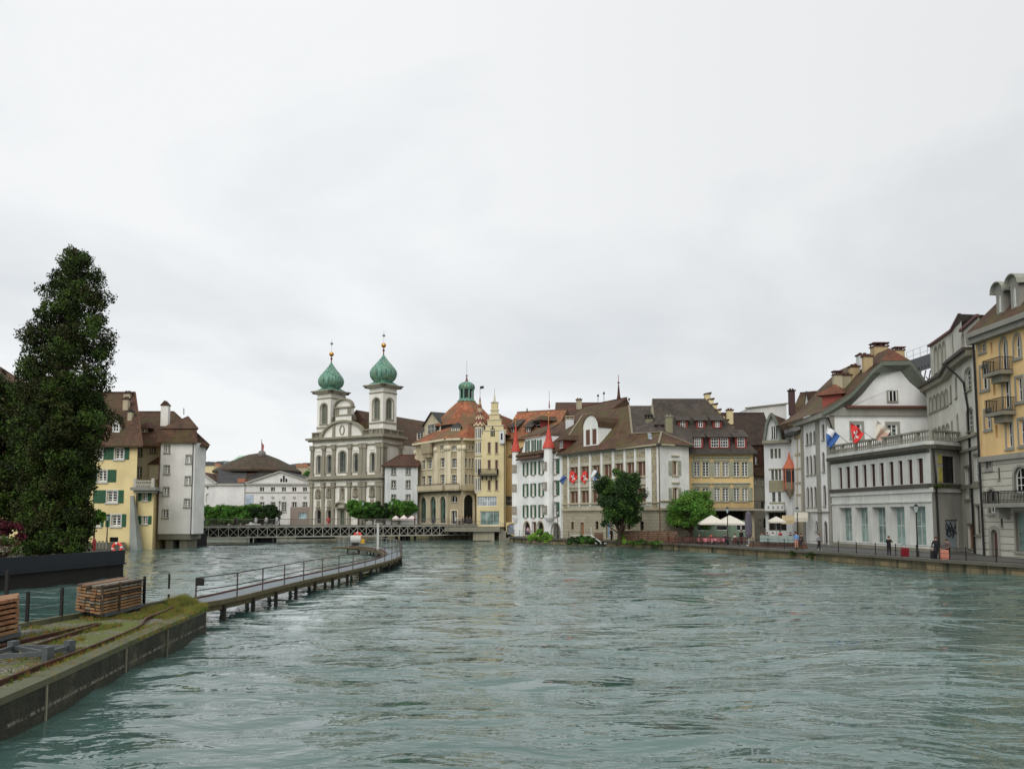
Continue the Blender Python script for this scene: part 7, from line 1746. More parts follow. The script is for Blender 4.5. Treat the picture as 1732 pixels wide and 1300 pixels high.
# attic storey set back a little
za_ = zE + .3; zb_2 = zz(1650, 549, 76)
zb_2 = zz(1612, 559, 88) + .3
fas = [Fac(b, Q0 + Vector((.6, -.1)), Q1 + Vector((.8, .3)), za_, zb_2, GR), Fac(b, Q1 + Vector((.8, .3)), Q2 + Vector((.9, .3)), za_, zb_2, GR), Fac(b, Q2 + Vector((.9, .3)), Q3 + Vector((.9, .5)), za_, zb_2 - 1.7, GR)]
for fa, cols in ((fas[0], (1583, 1590, 1597)), (fas[1], (1604, 1612))):
    for x in cols: u = fa.U(x, 600); fa.w(u - .5, u + .5, za_ + 1.2, zb_2 - .5, **ag)
fas[2].w(fas[2].U(1624, 590), fas[2].U(1631, 590), za_ + .5, zb_2 - 2.0, arch=.3, nx=2, ny=3, trim=STONE)
for fa in fas: fa.build(); band(fa, fa.z1, fa.z1 + .25, .3, plain('dark_red_gutter', (96, 60, 56), .7), 0, fa.L, 'eave')
mb = MB(); mb.poly([fas[0].P(-.2, zb_2 + .25, .3), fas[1].P(0, zb_2 + .25, .3), fas[2].P(0, zb_2 + .2, .3), fas[2].P(fas[2].L, zb_2 - 1.5, .3), Vector((Q3.x + 9, Q3.y + 4, zb_2 - .9)), Vector((Q0.x + 7, Q0.y, zb_2 + .9))]); mb.poly([fas[2].P(0, za_, .0), fas[2].P(0, zb_2, .0), fas[2].P(fas[2].L, zb_2 - 1.5, .0), fas[2].P(fas[2].L, za_, .0)][::-1]) if 0 else None
mb.obj('roof', TILE_GR, b)
pipe(b, [fs[2].P(.1, zE, 1.2), fs[2].P(1.2, zE - 1.3, .3), fs[2].P(3.4, zE - 2.5, .15), fs[2].P(4.4, zE - 5, .12), fs[2].P(4.7, QZ, .12)], .1, DARKM)
# steel bridge behind
b = thing('steel_lattice_bridge', 'dark steel lattice gangway crossing to the hill above the roofs', 'gangway', at(1555, 620, 125))
mb = MB(); p0, p1 = at(1534, 614, 135), at(1582, 598, 122); q0, q1 = at(1540, 630, 135), at(1582, 617, 122)
mb.sbar(p0, p1, .3, .5); mb.sbar(q0, q1, .3, .45); n = 8
for i in range(n): a_ = p0.lerp(p1, i / n); c_ = q0.lerp(q1, (i + 1) / n); mb.sbar(a_, c_, .16, .16); mb.sbar(q0.lerp(q1, i / n), p0.lerp(p1, (i + 1) / n), .16, .16)
mb.sbar(p0 + Vector((0, 1, -.6)), p1 + Vector((0, 1, -.6)), .2, 1.4)
o = mb.obj('lattice_girder', plain('dark_steel', (74, 76, 78), .6, .3), b)
mb = MB()
for i in range(5): a_ = p0.lerp(p1, i / 4); mb.sbar(a_, a_ + Vector((0, 0, 1.8)), .05, .05)
for h in (.9, 1.8): mb.sbar(p0 + Vector((0, 0, h)), p1 + Vector((0, 0, h)), .04, .04)
mb.obj('handrail', LGREY, b)
mb = MB(); 
for i in range(4): a_ = at(1550 + 8 * i, 626, 126); mb.sbar(a_, a_ + Vector((-.6, 0, -2.6)), .14, .14); mb.sbar(a_ + Vector((0, 0, -1)), a_ + Vector((1.2, 0, -2.8)), .12, .12)
mb.obj('strut', plain('dark_steel', (74, 76, 78)), b)
# ---------------- yellow balcony house, right edge
YO = stucco('golden_render', (236, 200, 142), .2); BST = ashlar('banded_stone', (192, 189, 174), (184, 181, 167), 60, .62, (112, 108, 98), .035)
b = thing('golden_balcony_house', 'golden yellow house with iron balconies on a banded stone base at the right edge', 'house', (*gx(1700, 68, QZ), QZ))
Z0 = Vector(gx(1665.5, 74.2, 1)); Z1 = Vector((Z0.x + 1.0, 46.0)); zE = at(1652, 571, 74).z; zS = at(1668, 774, 72).z
fb = Fac(b, Z0, Z1, QZ, zS, BST); fu = Fac(b, Z0, Z1, zS, zE, YO)
rs = dict(nx=2, ny=2, trim=ST2, tw=.2, pane=G_DARK, fw=.1)
fu.win(1657.5, 580, 1666, 594, **rs); fu.win(1659, 619, 1671.5, 658, **rs); fu.win(1666, 694, 1675.5, 725, **rs)
zsA, zsB = fu.z(1678, 661), fu.z(1672, 619)
fu.win(1692.5, 572, 1703, 628, arch=.8, **rs); fu.win(1715.5, 565, 1726, 604, arch=.8, **rs); fu.win(1697, 640, 1708, 690, **rs); fu.win(1719.5, 638, 1730, 678, **rs); fu.win(1703, 713, 1712.5, 756, **rs); fu.win(1724, 709, 1734, 752, **rs)
fu.win(1675.5, 579, 1678.5, 599, nx=1, ny=1, pane=plain('orange_niche', (190, 130, 72), .9), frame=YO, sill=False); fu.win(1680, 649, 1683.5, 669, nx=1, ny=1, pane=plain('orange_niche', (190, 130, 72)), frame=YO, sill=False); fu.win(1683.5, 718, 1687.5, 740, nx=1, ny=1, pane=plain('orange_niche', (190, 130, 72)), frame=YO, sill=False)
for u_ in (14.5, 17.5, 20.5, 24):
    for ya, yb in ((-4.4, -1.0), (-8.4, -5.0), (-12.6, -9.2)): fu.w(u_, u_ + 1.3, zE + ya, zE + yb, **rs)
fu.build()
fb.win(1668, 778, 1676.5, 792, **{**rs, 'ny': 1}); fb.win(1672, 827, 1683, 867, arch=True, **rs); fb.win(1677, 895, 1688, 941, arch=True, door=True, nx=1, ny=1, pane=plain('brown_oak_door', (92, 56, 44), .6), frame=ST2, trim=ST2, tw=.35, sill=False)
fb.win(1715, 789, 1738, 833, arch=True, nx=3, ny=3, trim=ST2, tw=.2, pane=G_DARK, fw=.1); fb.win(1718, 866, 1742, 932, nx=2, ny=2, pane=G_GREEN, frame=ST2, trim=ST2, tw=.15)
fb.win(1688.5, 791, 1691.5, 811, nx=1, ny=1, frame=ST2); fb.win(1692.5, 868, 1696, 889, nx=1, ny=1, frame=ST2)
fb.build()
band(fb, zS - .25, zS + .2, .3, ST2); band(fu, zE - .1, zE + .35, 1.0, ST2, .1, name='eave'); band(fu, zE - .6, zE - .1, .7, ST2, -.3)
body(b, footprint(Z0, Z1, 14), QZ, zE, YO, skip=(0,))
mb = MB(); u0 = fb.U(1689, 842); zf = fb.z(1700, 851); fb.bx(mb, u0, u0 + 9, zf - .35, zf, 0, 1.4); fb.bx(mb, u0 + 1, u0 + 1.5, zf - 1.3, zf - .35, 0, 1.0); o = mb.obj('balcony', ST2, b)
mb = MB(); railing(mb, [fb.P(u0, zf, 0), fb.P(u0, zf, 1.35), fb.P(u0 + 9, zf, 1.35)], 1.0, .18, .02, top=.06); mb.obj('balcony_railing', DARKM, o)
for x0, x1, yf in ((1674, 1708, 628), (1679, 1713, 697)):
    mb = MB(); zf = fu.z(1705, yf); u0 = fu.U(x0 + 14, yf); u1 = fu.U(x1 + 1, yf); fu.bx(mb, u0 - .4, u1 + .4, zf - .3, zf, 0, 1.2); fu.bx(mb, u0 + .1, u1 - .1, zf - .9, zf - .3, 0, .7); o = mb.obj('balcony', STONE, b)
    mb = MB(); railing(mb, [fu.P(u0 - .35, zf, 0), fu.P(u0 - .35, zf, 1.15), fu.P(u1 + .35, zf, 1.15), fu.P(u1 + .35, zf, 0)], 1.15, .14, .016, top=.05); mb.obj('balcony_railing', DARKM, o)
# mansard roof + dormers
mb = MB(); e0, e1 = fu.P(.1, zE + .35, 1.0), fu.P(fu.L, zE + .35, 1.0); m0 = fu.P(2.6, zE + 4.6, -2.6); m1 = fu.P(fu.L, zE + 4.6, -2.6)
r0 = fu.P(5, zE + 6.4, -7); r1 = fu.P(fu.L, zE + 6.4, -7); k0 = fu.P(.1, zE + .35, -14)
mb.poly([e0, e1, m1, m0]); mb.poly([m0, m1, r1, r0]); mb.poly([k0, e0, m0, r0]); mb.obj('roof', TILE_MO, b)
fd = fu.off(-.2)
dormer(b, fd, 1685, 495, 1697.5, 530, 3.5, ST2, plain('lead_dormer_roof', (150, 152, 138), .7, 0, .2), 'arch', .9, ov=.35, nx=2, ny=2, arch=.6, side=.3, sl=(e0, e1, m0))
dormer(b, fd, 1709.5, 482, 1723, 521, 3.5, ST2, plain('lead_dormer_roof', (150, 152, 138)), 'arch', .9, ov=.35, nx=2, ny=2, arch=.6, side=.3, sl=(e0, e1, m0))
pipe(b, [fb.P(.15, zE, .3), fb.P(.15, QZ, .15)], .1, DARKM)
# ================================================================== TREES
import numpy as np
def leafmat(key, c1, c2):
    m, n, b = newmat(key); a = noise_node(n, .9, 3); g = noise_node(n, 6, 2)
    col = mixc(n, ramp(n, a.outputs[0], .35, .65), lin(c1), lin(c2)); col = mixc(n, ramp(n, g.outputs[0], .4, .6), scale(col_c(c1), 1), col) if False else col
    n.links.new(col, b.inputs['Base Color']); b.inputs['Roughness'].default_value = .75; b.inputs['Specular IOR Level'].default_value = .25
    return m
BARK = plain('bark', (62, 48, 38), .95, 0, .3); BARK_R = plain('red_bark', (54, 40, 32), .95, 0, .3)
def leaves(name, clumps, per, size, mats, parent, seed=1, flat=.7, droop=0.0):
    """clumps: (x,y,z,r). Leaf-sized quads scattered in each clump's shell"""
    rs = np.random.RandomState(seed); C = np.array([c[:3] for c in clumps]); Rr = np.array([c[3] for c in clumps]); n = len(C)
    cnt = np.maximum(20, (per * (Rr / Rr.mean()) ** 2)).astype(int); idx = np.repeat(np.arange(n), cnt); N = len(idx)
    d = rs.normal(size=(N, 3)); d /= np.linalg.norm(d, axis=1)[:, None]; rad = rs.uniform(.25, 1.0, N) ** .5 * (1 + .25 * rs.normal(size=N) * .6)
    p = C[idx] + d * (Rr[idx] * rad)[:, None] * np.array([1, 1, flat]); p[:, 2] -= droop * rs.uniform(0, 1, N) * Rr[idx]
    a = rs.normal(size=(N, 3)); a /= np.linalg.norm(a, axis=1)[:, None]; b_ = np.cross(a, rs.normal(size=(N, 3))); b_ /= np.linalg.norm(b_, axis=1)[:, None]
    s = (size * rs.uniform(.6, 1.4, N))[:, None]; a = a * s; b_ = b_ * s * .6
    V = np.stack([p - a, p + b_, p + a, p - b_], 1).reshape(-1, 3)
    off = Vector((0, 0, 0)); q = parent
    while q is not None: off += Vector(q.location); q = q.parent
    V = V - np.array(off)
    me = bpy.data.meshes.new(name); me.vertices.add(N * 4); me.vertices.foreach_set('co', V.astype(np.float32).ravel()); me.loops.add(N * 4); me.loops.foreach_set('vertex_index', np.arange(N * 4, dtype=np.int32)); me.polygons.add(N); me.polygons.foreach_set('loop_start', np.arange(0, N * 4, 4, dtype=np.int32))
    for m in mats: me.materials.append(m)
    mi = rs.randint(0, len(mats), n)[idx]; mi = np.where(rs.rand(N) < .25, rs.randint(0, len(mats), N), mi)
    me.polygons.foreach_set('material_index', mi.astype(np.int32)); me.update(); me.validate()
    o = bpy.data.objects.new(name, me); COL.objects.link(o); o.parent = parent; return o
SQ = [leafmat('sequoia_dark', (30, 42, 16), (44, 58, 20)), leafmat('sequoia_mid', (54, 78, 28), (76, 98, 34)), leafmat('sequoia_brown', (56, 52, 24), (52, 60, 24))]
DK_ = [leafmat('dark_leaf', (38, 58, 28), (54, 80, 36)), leafmat('dark_leaf_b', (30, 48, 24), (46, 68, 32))]
LG_ = [leafmat('light_leaf', (88, 124, 48), (112, 148, 60)), leafmat('light_leaf_b', (68, 104, 40), (90, 130, 50))]
MG_ = [leafmat('mid_leaf', (78, 124, 50), (100, 148, 60)), leafmat('mid_leaf_b', (60, 100, 42), (80, 124, 50))]
BG_ = [leafmat('bright_leaf', (112, 152, 58), (140, 176, 72)), leafmat('bright_leaf_b', (86, 128, 46), (110, 150, 56))]
# ---- giant conifer
YS = 66.0; rnd = random.Random(11)
t = thing('conifer_tree', 'giant dark conifer towering over the yellow house on the left bank', 'tree', (*gx(72, YS, 1), TZ))
ctr = [(420, 127), (470, 126), (540, 118), (600, 108), (660, 98), (760, 84), (860, 76), (935, 74)]
prof = [(419, 114, 142), (430, 103, 160), (450, 92, 165), (470, 84, 169), (490, 70, 180), (500, 61, 184), (520, 58, 184), (540, 45, 184), (560, 38, 190), (580, 26, 193), (600, 28, 188), (620, 24, 192), (645, 12, 188), (670, 30, 178), (700, 22, 196), (725, 22, 190), (745, 24, 172), (775, 26, 166), (800, 30, 158), (840, 28, 152), (880, 30, 150), (925, 34, 140)]
def lerp_tab(tab, y, k):
    for a, c in zip(tab[:-1], tab[1:]):
        if a[0] <= y <= c[0]: s = (y - a[0]) / (c[0] - a[0]); return a[k] + (c[k] - a[k]) * s
    return tab[-1][k]
mb = MB(); prev = None
for i, (y, px) in enumerate(ctr[::-1]):
    p = at(px, y, YS); r = .95 - .115 * i
    if prev is not None: mb.bar(prev[0], p, prev[1], None, 10, max(.08, r))
    prev = (p, max(.08, r))
trunk = mb.obj('trunk', BARK_R, t)
cl = []; limbs = MB()
for y in range(423, 930, 5):
    xl, xr = lerp_tab(prof, y, 1), lerp_tab(prof, y, 2); cx_ = lerp_tab(ctr, y, 1); n_ = 2 + int((xr - xl) / (15 if y < 650 else 8)); xl += 5 * math.sin(y * .19) - 3; xr += 5 * math.sin(y * .16 + 2) + 3
    for _ in range(n_):
        f_ = rnd.random(); side = rnd.choice((-1, 1)); ang = rnd.uniform(0, 2 * math.pi)
        rad = rnd.random() ** .42; cr_ = rnd.choice((.2, .28, .4, .6, .8)) * rnd.uniform(.85, 1.1) * (1.0 if y > 470 else .8)
        xm = (xl + xr) / 2; hw = (xr - xl) / 2 - 6
        px = xm + math.cos(ang) * rad * max(2, hw); dy = math.sin(ang) * rad * hw / F * YS
        p = at(px, y + rnd.uniform(-3, 3), YS + dy)
        cl.append((p.x, p.y, p.z, cr_))
        if rnd.random() < .2:
            tp_ = at(cx_, y - 6, YS); tp_.z = p.z + abs(px - cx_) / F * YS * .25; limbs.bar(tp_, (p.x, p.y, p.z), .11, None, 5, .03, cap=False)
limbs.obj('limb', BARK_R, t)
leaves('crown', cl, 105, .09, SQ, t, 3, .85, .45)
# ---- dark mass of neighbouring trees at far left
for lab, tab, Y, per, mats, sd in (
    ('tall dark evergreen merging with the conifer at the left edge', [(628, -70, 8), (650, -80, 22), (700, -80, 46), (760, -80, 54), (820, -80, 56), (880, -80, 40), (900, -80, 20)], 74.0, 150, SQ, 5),
    ('drooping dark green tree right of the conifer trunk before the yellow house', [(790, 112, 148), (810, 102, 158), (840, 96, 158), (870, 92, 158), (900, 90, 154), (925, 96, 150)], 70.0, 130, [SQ[1], SQ[2], DK_[0]], 6)):
    cxm = sum(tab[-2][1:3]) / 2; t = thing('evergreen_tree', lab, 'tree', (*gx(cxm, Y, 1), TZ)); mb = MB(); mb.bar((t.location.x, t.location.y, TZ - .2), at((tab[0][1] + tab[0][2]) / 2, tab[0][0] + 20, Y), .4, None, 8, .08); mb.obj('trunk', BARK, t)
    cl = []
    for y in range(tab[0][0], tab[-1][0], 5):
        xl, xr = lerp_tab(tab, y, 1), lerp_tab(tab, y, 2)
        for _ in range(2 + int((xr - xl) / 22)):
            ang = rnd.uniform(0, 6.28); rad = rnd.random() ** .5; px = (xl + xr) / 2 + math.cos(ang) * rad * max(2, (xr - xl) / 2 - 5); p = at(px, y, Y + math.sin(ang) * rad * (xr - xl) / 2 / F * Y); cl.append((p.x, p.y, p.z, rnd.uniform(.45, .95)))
    leaves('crown', cl, per, .13, mats, t, sd, .8, .3)
def broadleaf(lab, px, ytop, ybot, xl, xr, Y, ybase, mats, nc=40, per=180, size=.12, name='tree', seed=1, zbase=None, group=None, cat='tree', flatb=.5):
    rnd = random.Random(seed); zb = zbase if zbase is not None else QZ
    t = thing(name, lab, cat, (gx(px, Y, zb)[0], Y, zb), group); zt = at(px, ytop, Y).z; zl = at(px, ybot, Y).z; hw = (xr - xl) / 2 / F * Y; c = at((xl + xr) / 2, (ytop + ybot) / 2, Y); hh = (zt - zl) / 2
    base = Vector(t.location); mb = MB(); fork = Vector((base.x + (c.x - base.x) * .3, Y, zb + (zl - zb) * .9 + .2)); tr = max(.08, hw * .07)
    mb.bar(base - Vector((0, 0, .3)), fork, tr * 1.25, None, 8, tr)
    cl = []
    lobes = [(0, 0, 0, .78)] * 4
    for i in range(9): a = i * 2.4 + rnd.uniform(-.4, .4); e = rnd.uniform(-.75, .8); q = math.sqrt(max(0, 1 - e * e)) * rnd.uniform(.52, .74); lobes.append((math.cos(a) * q, math.sin(a) * q, e * .66, rnd.uniform(.30, .46)))
    for i in range(int(nc * 1.9)):
        lx, ly, lz, lr = rnd.choice(lobes); d = Vector((rnd.gauss(0, 1), rnd.gauss(0, 1), rnd.gauss(0, 1))).normalized(); r = lr * rnd.random() ** .38
        p = Vector((c.x + (lx + d.x * r) * hw, Y + (ly + d.y * r) * hw, c.z + (lz + d.z * r) * hh)); cl.append((p.x, p.y, p.z, hw * rnd.uniform(.12, .22)))
        if i % 9 == 0: mb.bar(fork, p, tr * .45, None, 5, .02, cap=False)
    mb.obj('trunk', BARK, t); leaves('crown', cl, per, size, mats, t, seed, .85); return t
broadleaf('large dark green tree in front of the painted hotel', 1048, 776, 904, 1001, 1092, 108.5, 912, [DK_[0], DK_[1], leafmat('dark_leaf_c', (60, 88, 36), (80, 112, 46))], 120, 130, .12, seed=4)
broadleaf('rounded light green tree beside the cream parasols', 1168, 823, 901, 1128, 1215, 110.5, 912, [LG_[0], LG_[1], MG_[0]], 110, 130, .12, seed=8)
broadleaf('small bright green tree half hidden by the conifer', 158, 857, 892, 146, 179, 88, 930, [MG_[0], BG_[1]], 24, 200, .12, seed=9, zbase=TZ)
for i, (x0, x1, yt, lab) in enumerate(((330, 376, 852, 'leftmost of the clipped trees in front of the theatre'), (358, 408, 851, 'second from left of the clipped trees in front of the theatre'), (390, 438, 850, 'third clipped tree in front of the theatre'), (420, 468, 852, 'darker rightmost clipped tree in front of the theatre'))):
    broadleaf(lab, (x0 + x1) / 2, yt - 1, 889, x0 - 5, x1 + 5, 172, 888, [MG_[0], MG_[1], LG_[1]] if i < 3 else DK_, 80, 130, .17, seed=20 + i, zbase=FZ, group='clipped trees before the theatre')
for i, (x0, x1, yt, yb, lab) in enumerate(((585, 628, 845, 876, 'leftmost tree before the church portal'), (614, 648, 847, 879, 'darker second tree before the church'), (637, 665, 849, 879, 'small dark tree behind the lamp before the church'), (649, 700, 842, 880, 'widest tree right of the church, before the plain white house'))):
    broadleaf(lab, (x0 + x1) / 2, yt - 1, yb + 3, x0 - 2, x1 + 2, 160.5 if i == 3 else 161, 888, ([MG_[0], LG_[1]], [MG_[1], DK_[0]], DK_, [MG_[0], MG_[1], LG_[1]])[i], 70, 140, .16, seed=30 + i, zbase=FZ, group='trees before the church')
broadleaf('round tree behind the theatre roof beside the church', 520, 794, 822, 510, 534, 222, 830, MG_, 24, 180, .25, seed=41, zbase=FZ)
def shrub(lab, px, yt, yb, xl, xr, Y, mats, nc, per, size, seed, name='bush', cat='bush', zb=None, rk=1.0, yk=.6):
    rnd = random.Random(seed); c = at(px, (yt + yb) / 2, Y); t = thing(name, lab, cat, (c.x, Y, at(px, yb, Y).z if zb is None else zb)); cl = []
    for i in range(nc):
        x = rnd.uniform(xl, xr); k = 1 - abs(x - (xl + xr) / 2) / ((xr - xl) / 2) * .5; p = at(x, yb + (yt - yb) * rnd.uniform(.1, .9) * k, Y + rnd.uniform(-yk, yk)); cl.append((p.x, p.y, p.z, rnd.uniform(.2, .42) * rk))
    mb = MB()
    for q in cl[::3]: mb.bar(t.location, q[:3], .03, None, 4, .012, cap=False)
    mb.obj('stems', BARK, t); leaves('foliage', cl, per, size, mats, t, seed); return t
shrub('bright green bush hanging over the quay before the white turret house', 913, 892, 917, 896, 931, 119.5, BG_, 30, 130, .13, 51)
shrub('dark green reeds on the bank below the painted hotel', 985, 904, 919, 961, 1010, 116, DK_ + [MG_[0]], 30, 110, .12, 52)
shrub('small bright green bush on the bank by the wooden screen', 1048, 903, 917, 1041, 1056, 109.8, BG_, 10, 110, .12, 53)
shrub('low mossy growth on the bank under the wooden screen', 1100, 911, 921, 1062, 1124, 106.4, [LG_[1], DK_[0], SQ[1]], 26, 90, .1, 54, rk=.8)
shrub('green moss and ferns on the quay wall under the cafe screen', 1345, 925, 940, 1337, 1352, 82.6, [SQ[1], DK_[0]], 12, 60, .06, 55, rk=.45, yk=.1)
shrub('olive moss patch on the quay wall right of the cafe', 1375, 928, 944, 1364, 1388, 80.2, [SQ[1], DK_[0]], 14, 60, .06, 56, rk=.45, yk=.1)
shrub('dark red maple bush at the left edge under the conifer', 10, 864, 915, -30, 36, 60, [leafmat('maple_red', (70, 26, 32), (92, 34, 42)), leafmat('maple_dark', (64, 26, 32), (84, 34, 42))], 30, 120, .10, 57, zb=TZ)
shrub('pale flowering shrub behind the dark parapet at the left edge', 12, 895, 945, -20, 34, 53, [leafmat('white_petals', (140, 136, 124), (164, 158, 146)), SQ[1], leafmat('rust_leaf', (110, 66, 44), (120, 80, 56)), SQ[1]], 26, 110, .07, 58, zb=TZ)
shrub('low green hedge behind the dark parapet under the conifer', 90, 905, 938, 40, 140, 62, [SQ[1], DK_[0], SQ[2]], 44, 120, .1, 59, zb=TZ)
shrub('dark weeds on the terrace ledge below the stone balustrade', 1588, 817, 824, 1578, 1606, 79, [SQ[1], SQ[2]], 14, 60, .07, 60, rk=.5)
# ---- hills and far roofs
mb = MB(); rnd = random.Random(2)
def hill(x0, x1, Y, pts, m, name='hill'):
    mb = MB(); P = [at(x, y, Y) for x, y in pts]
    for p, q in zip(P[:-1], P[1:]):
        mb.poly([(p.x, Y, 0), (q.x, Y, 0), q, p]); mb.poly([p, q, (q.x, Y + 160, q.z + 6), (p.x, Y + 160, p.z + 6)])
    tag(mb.obj(name, m), kind='structure')
hill(0, 0, 620, [(-600, 770), (-200, 776), (200, 780), (330, 784), (346, 782.5), (352, 780), (362, 781), (380, 779), (400, 781), (440, 786), (470, 788), (490, 785), (505, 783), (530, 784), (600, 790), (760, 800), (1000, 806), (1400, 800), (2300, 790)], plain('far_hill_green', (112, 126, 124), .95, 0, .25, .02))
for i, (px, py, rm_, lab) in enumerate(((346, 787, TILE_SL, 'leftmost tiny slate-roofed house on the far hillside'), (357, 790, TILE_OR, 'tiny orange-roofed house on the hill left of the theatre dome'), (369, 786, TILE_SL, 'tiny slate-roofed house touching the theatre dome outline'), (492, 792, TILE_SL, 'tiny slate-roofed house right of the theatre dome'), (507, 790, TILE_OR, 'tiny orange-roofed house between theatre dome and church'), (519, 788, TILE_RD, 'tiny brown-roofed house closest to the church on the far hill'))):
    Y = 500 + i * 17; p = at(px, py, Y)
    t = thing('far_house', None, 'house', (p.x, Y, p.z - 12), 'tiny houses on the far hillside'); t['label'] = lab
    mb = MB(); w = rnd.uniform(3, 6); mb.box(p.x - w, p.x + w, Y, Y + 8, p.z - 12, p.z); mb.obj('wall', random.choice([WHITE2, BEIGE, CRM]), t)
    mb = MB(); mb.poly([(p.x - w - .5, Y - .5, p.z), (p.x + w + .5, Y - .5, p.z), (p.x + w * .7, Y + 4, p.z + 2.6), (p.x - w * .7, Y + 4, p.z + 2.6)]); mb.obj('roof', rm_, t)
# ================================================================== STREET FURNITURE
def lamp(px, yt, Y, zb, lab, two=False, hgt=None):
    x = gx(px, Y, 2)[0]; z1 = at(px, yt, Y).z; t = thing('street_lamp', lab, 'street lamp', (x, Y, zb), 'old lantern street lamps'); mb = MB()
    mb.lathe((x, Y, 0), [(.12, zb), (.12, zb + .5), (.07, zb + .6), (.05, z1 - .9), (.09, z1 - .8), (.03, z1 - .7)], 8); mb.obj('pole', DARKM, t)
    mb = MB(); mb.lathe((x, Y, 0), [(.09, z1 - .72), (.19, z1 - .25), (.19, z1 - .2)], 6); mb.obj('lantern_glass', plain('lamp_glass', (170, 180, 176), .2), t)
    mb = MB(); mb.lathe((x, Y, 0), [(.23, z1 - .2), (.12, z1 - .06), (.03, z1)], 6); mb.obj('lantern_cap', DARKM, t)
for a in ((181, 869, 93, TZ, 'old lantern on a dark post before the yellow house'), (943.5, 862, 126, QZ, 'lantern before the white turret house beside the blue flag'), (1085, 858, 109.8, QZ, 'lantern between the dark tree and the hotel corner'), (1231, 857, 101, QZ, 'pale lantern standing before the cream parasols'), (1349.5, 857, 92, QZ, 'ornate lantern at the cafe corner by the awning'), (1551.5, 852, 71.5, QZ, 'lantern before the last shop window of the colonnade wing')): lamp(a[0], a[1], a[2], a[3], a[4])
def onb(px, d):   # point on the bridge deck at column px, d metres behind the front edge
    k = (px - CX) / F; o = bl_ + bn * d; tt = (k * (o.y * cs + (2.5 - HC) * sn) - o.x) / (bu.x - k * bu.y * cs); q = o + bu * tt; return Vector((q.x, q.y, zhi + .02))
for px, yt, lab in ((472, 847, 'lamp post on the footbridge above the dark piles'), (613.5, 847, 'lamp post on the footbridge left of the church trees'), (662.5, 846, 'lamp post on the footbridge before the widest church tree')):
    p = onb(px, .3); lamp(px, yt, p.y, zhi, lab)
# railings on the promenade
def quay_rail(name, lab, pts, step, h=1.0):
    t = thing(name, lab, 'railing', pts[len(pts) // 2]); P = resample([Vector(p) for p in pts], step)
    for p in P: mb = MB(); mb.sbar(p, p + Vector((0, 0, h)), .06, .06); mb.ball(p + Vector((0, 0, h + .03)), .05, None, 6); mb.obj('post', DARKM, t)
    for z_ in (h - .03, h * .5, .12):
        mb = MB()
        for a_, c_ in zip(P[:-1], P[1:]): mb.sbar(a_ + Vector((0, 0, z_)), c_ + Vector((0, 0, z_)), .028, .028)
        mb.obj('rail', DARKM, t)
    return t
ed = [Vector((e[0] + .25, e[1] + .12, QZ + .1)) for e in edge]
quay_rail('quay_railing', 'dark iron railing along the kerb of the right promenade', ed[1:9][::-1], 2.55)
quay_rail('quay_railing', 'thin railing on the kerb below the painted hotel and the turret house', [e + Vector((.5, .5, 0)) for e in ed[9:13]][::-1], 2.4)
# timber screen and crates
t = thing('timber_screen', 'long low screen of brown boards on the bank under the dark tree', 'screen', (*gx(1096, 108.6, 1), QZ))
mb = MB(); a_ = Vector((*gx(1048, 110.4, 1), QZ)); c_ = Vector((*gx(1146, 107.6, 1), QZ)); hs = at(1096, 898.5, 109).z - QZ
for k in range(5): mb.sbar(a_ + Vector((0, 0, .1 + hs * (k + .5) / 5)), c_ + Vector((0, 0, .1 + hs * (k + .5) / 5)), .05, hs / 5 - .03)
mb.obj('boards', plank_mat('screen_boards', (108, 78, 58)), t)
for k in range(7): q = a_.lerp(c_, k / 6); mb = MB(); mb.sbar(q + Vector((0, -.06, 0)), q + Vector((0, -.06, hs + .1)), .09, .09); mb.obj('post', plank_mat('screen_post', (88, 66, 50)), t)
t = thing('log_pile', 'stack of split firewood by the white handrail below the hotel', 'log pile', (*gx(1013, 118, 1), QZ)); mb = MB(); x0 = gx(1005, 118, 1)[0]; x1 = gx(1020, 118, 1)[0]; 
for k in range(5):
    for j in range(6): xq = x0 + (x1 - x0) * (j + .5) / 6; mb.bar((xq, 117.6, QZ + .12 + k * .22), (xq, 118.4, QZ + .12 + k * .22), .1, None, 8)
mb.obj('logs', plank_mat('log_wood', (120, 82, 60)), t)
t = thing('white_handrail', 'white tubular handrail leading down from the bank into the water', 'handrail', at(1000, 905, 116.5)); mb = MB()
p0, p1, p2 = at(966, 905, 119.5), at(1000, 905, 116.5), at(1016, 916.5, 114.6)
mb.bar(p0, p1, .05); mb.bar(p1, p2, .09); mb.bar(p1, p1 + Vector((0, 0, 1.2)), .05); mb.bar(p0, p0 - Vector((0, 0, .9)), .04)
for dx in (-.5, 0, .5): mb.bar(p2 + Vector((dx, 0, -.2)), p2 + Vector((dx * 1.5, -.3, -.1)), .09)
mb.obj('tube', plain('white_tube', (206, 206, 200), .4), t)
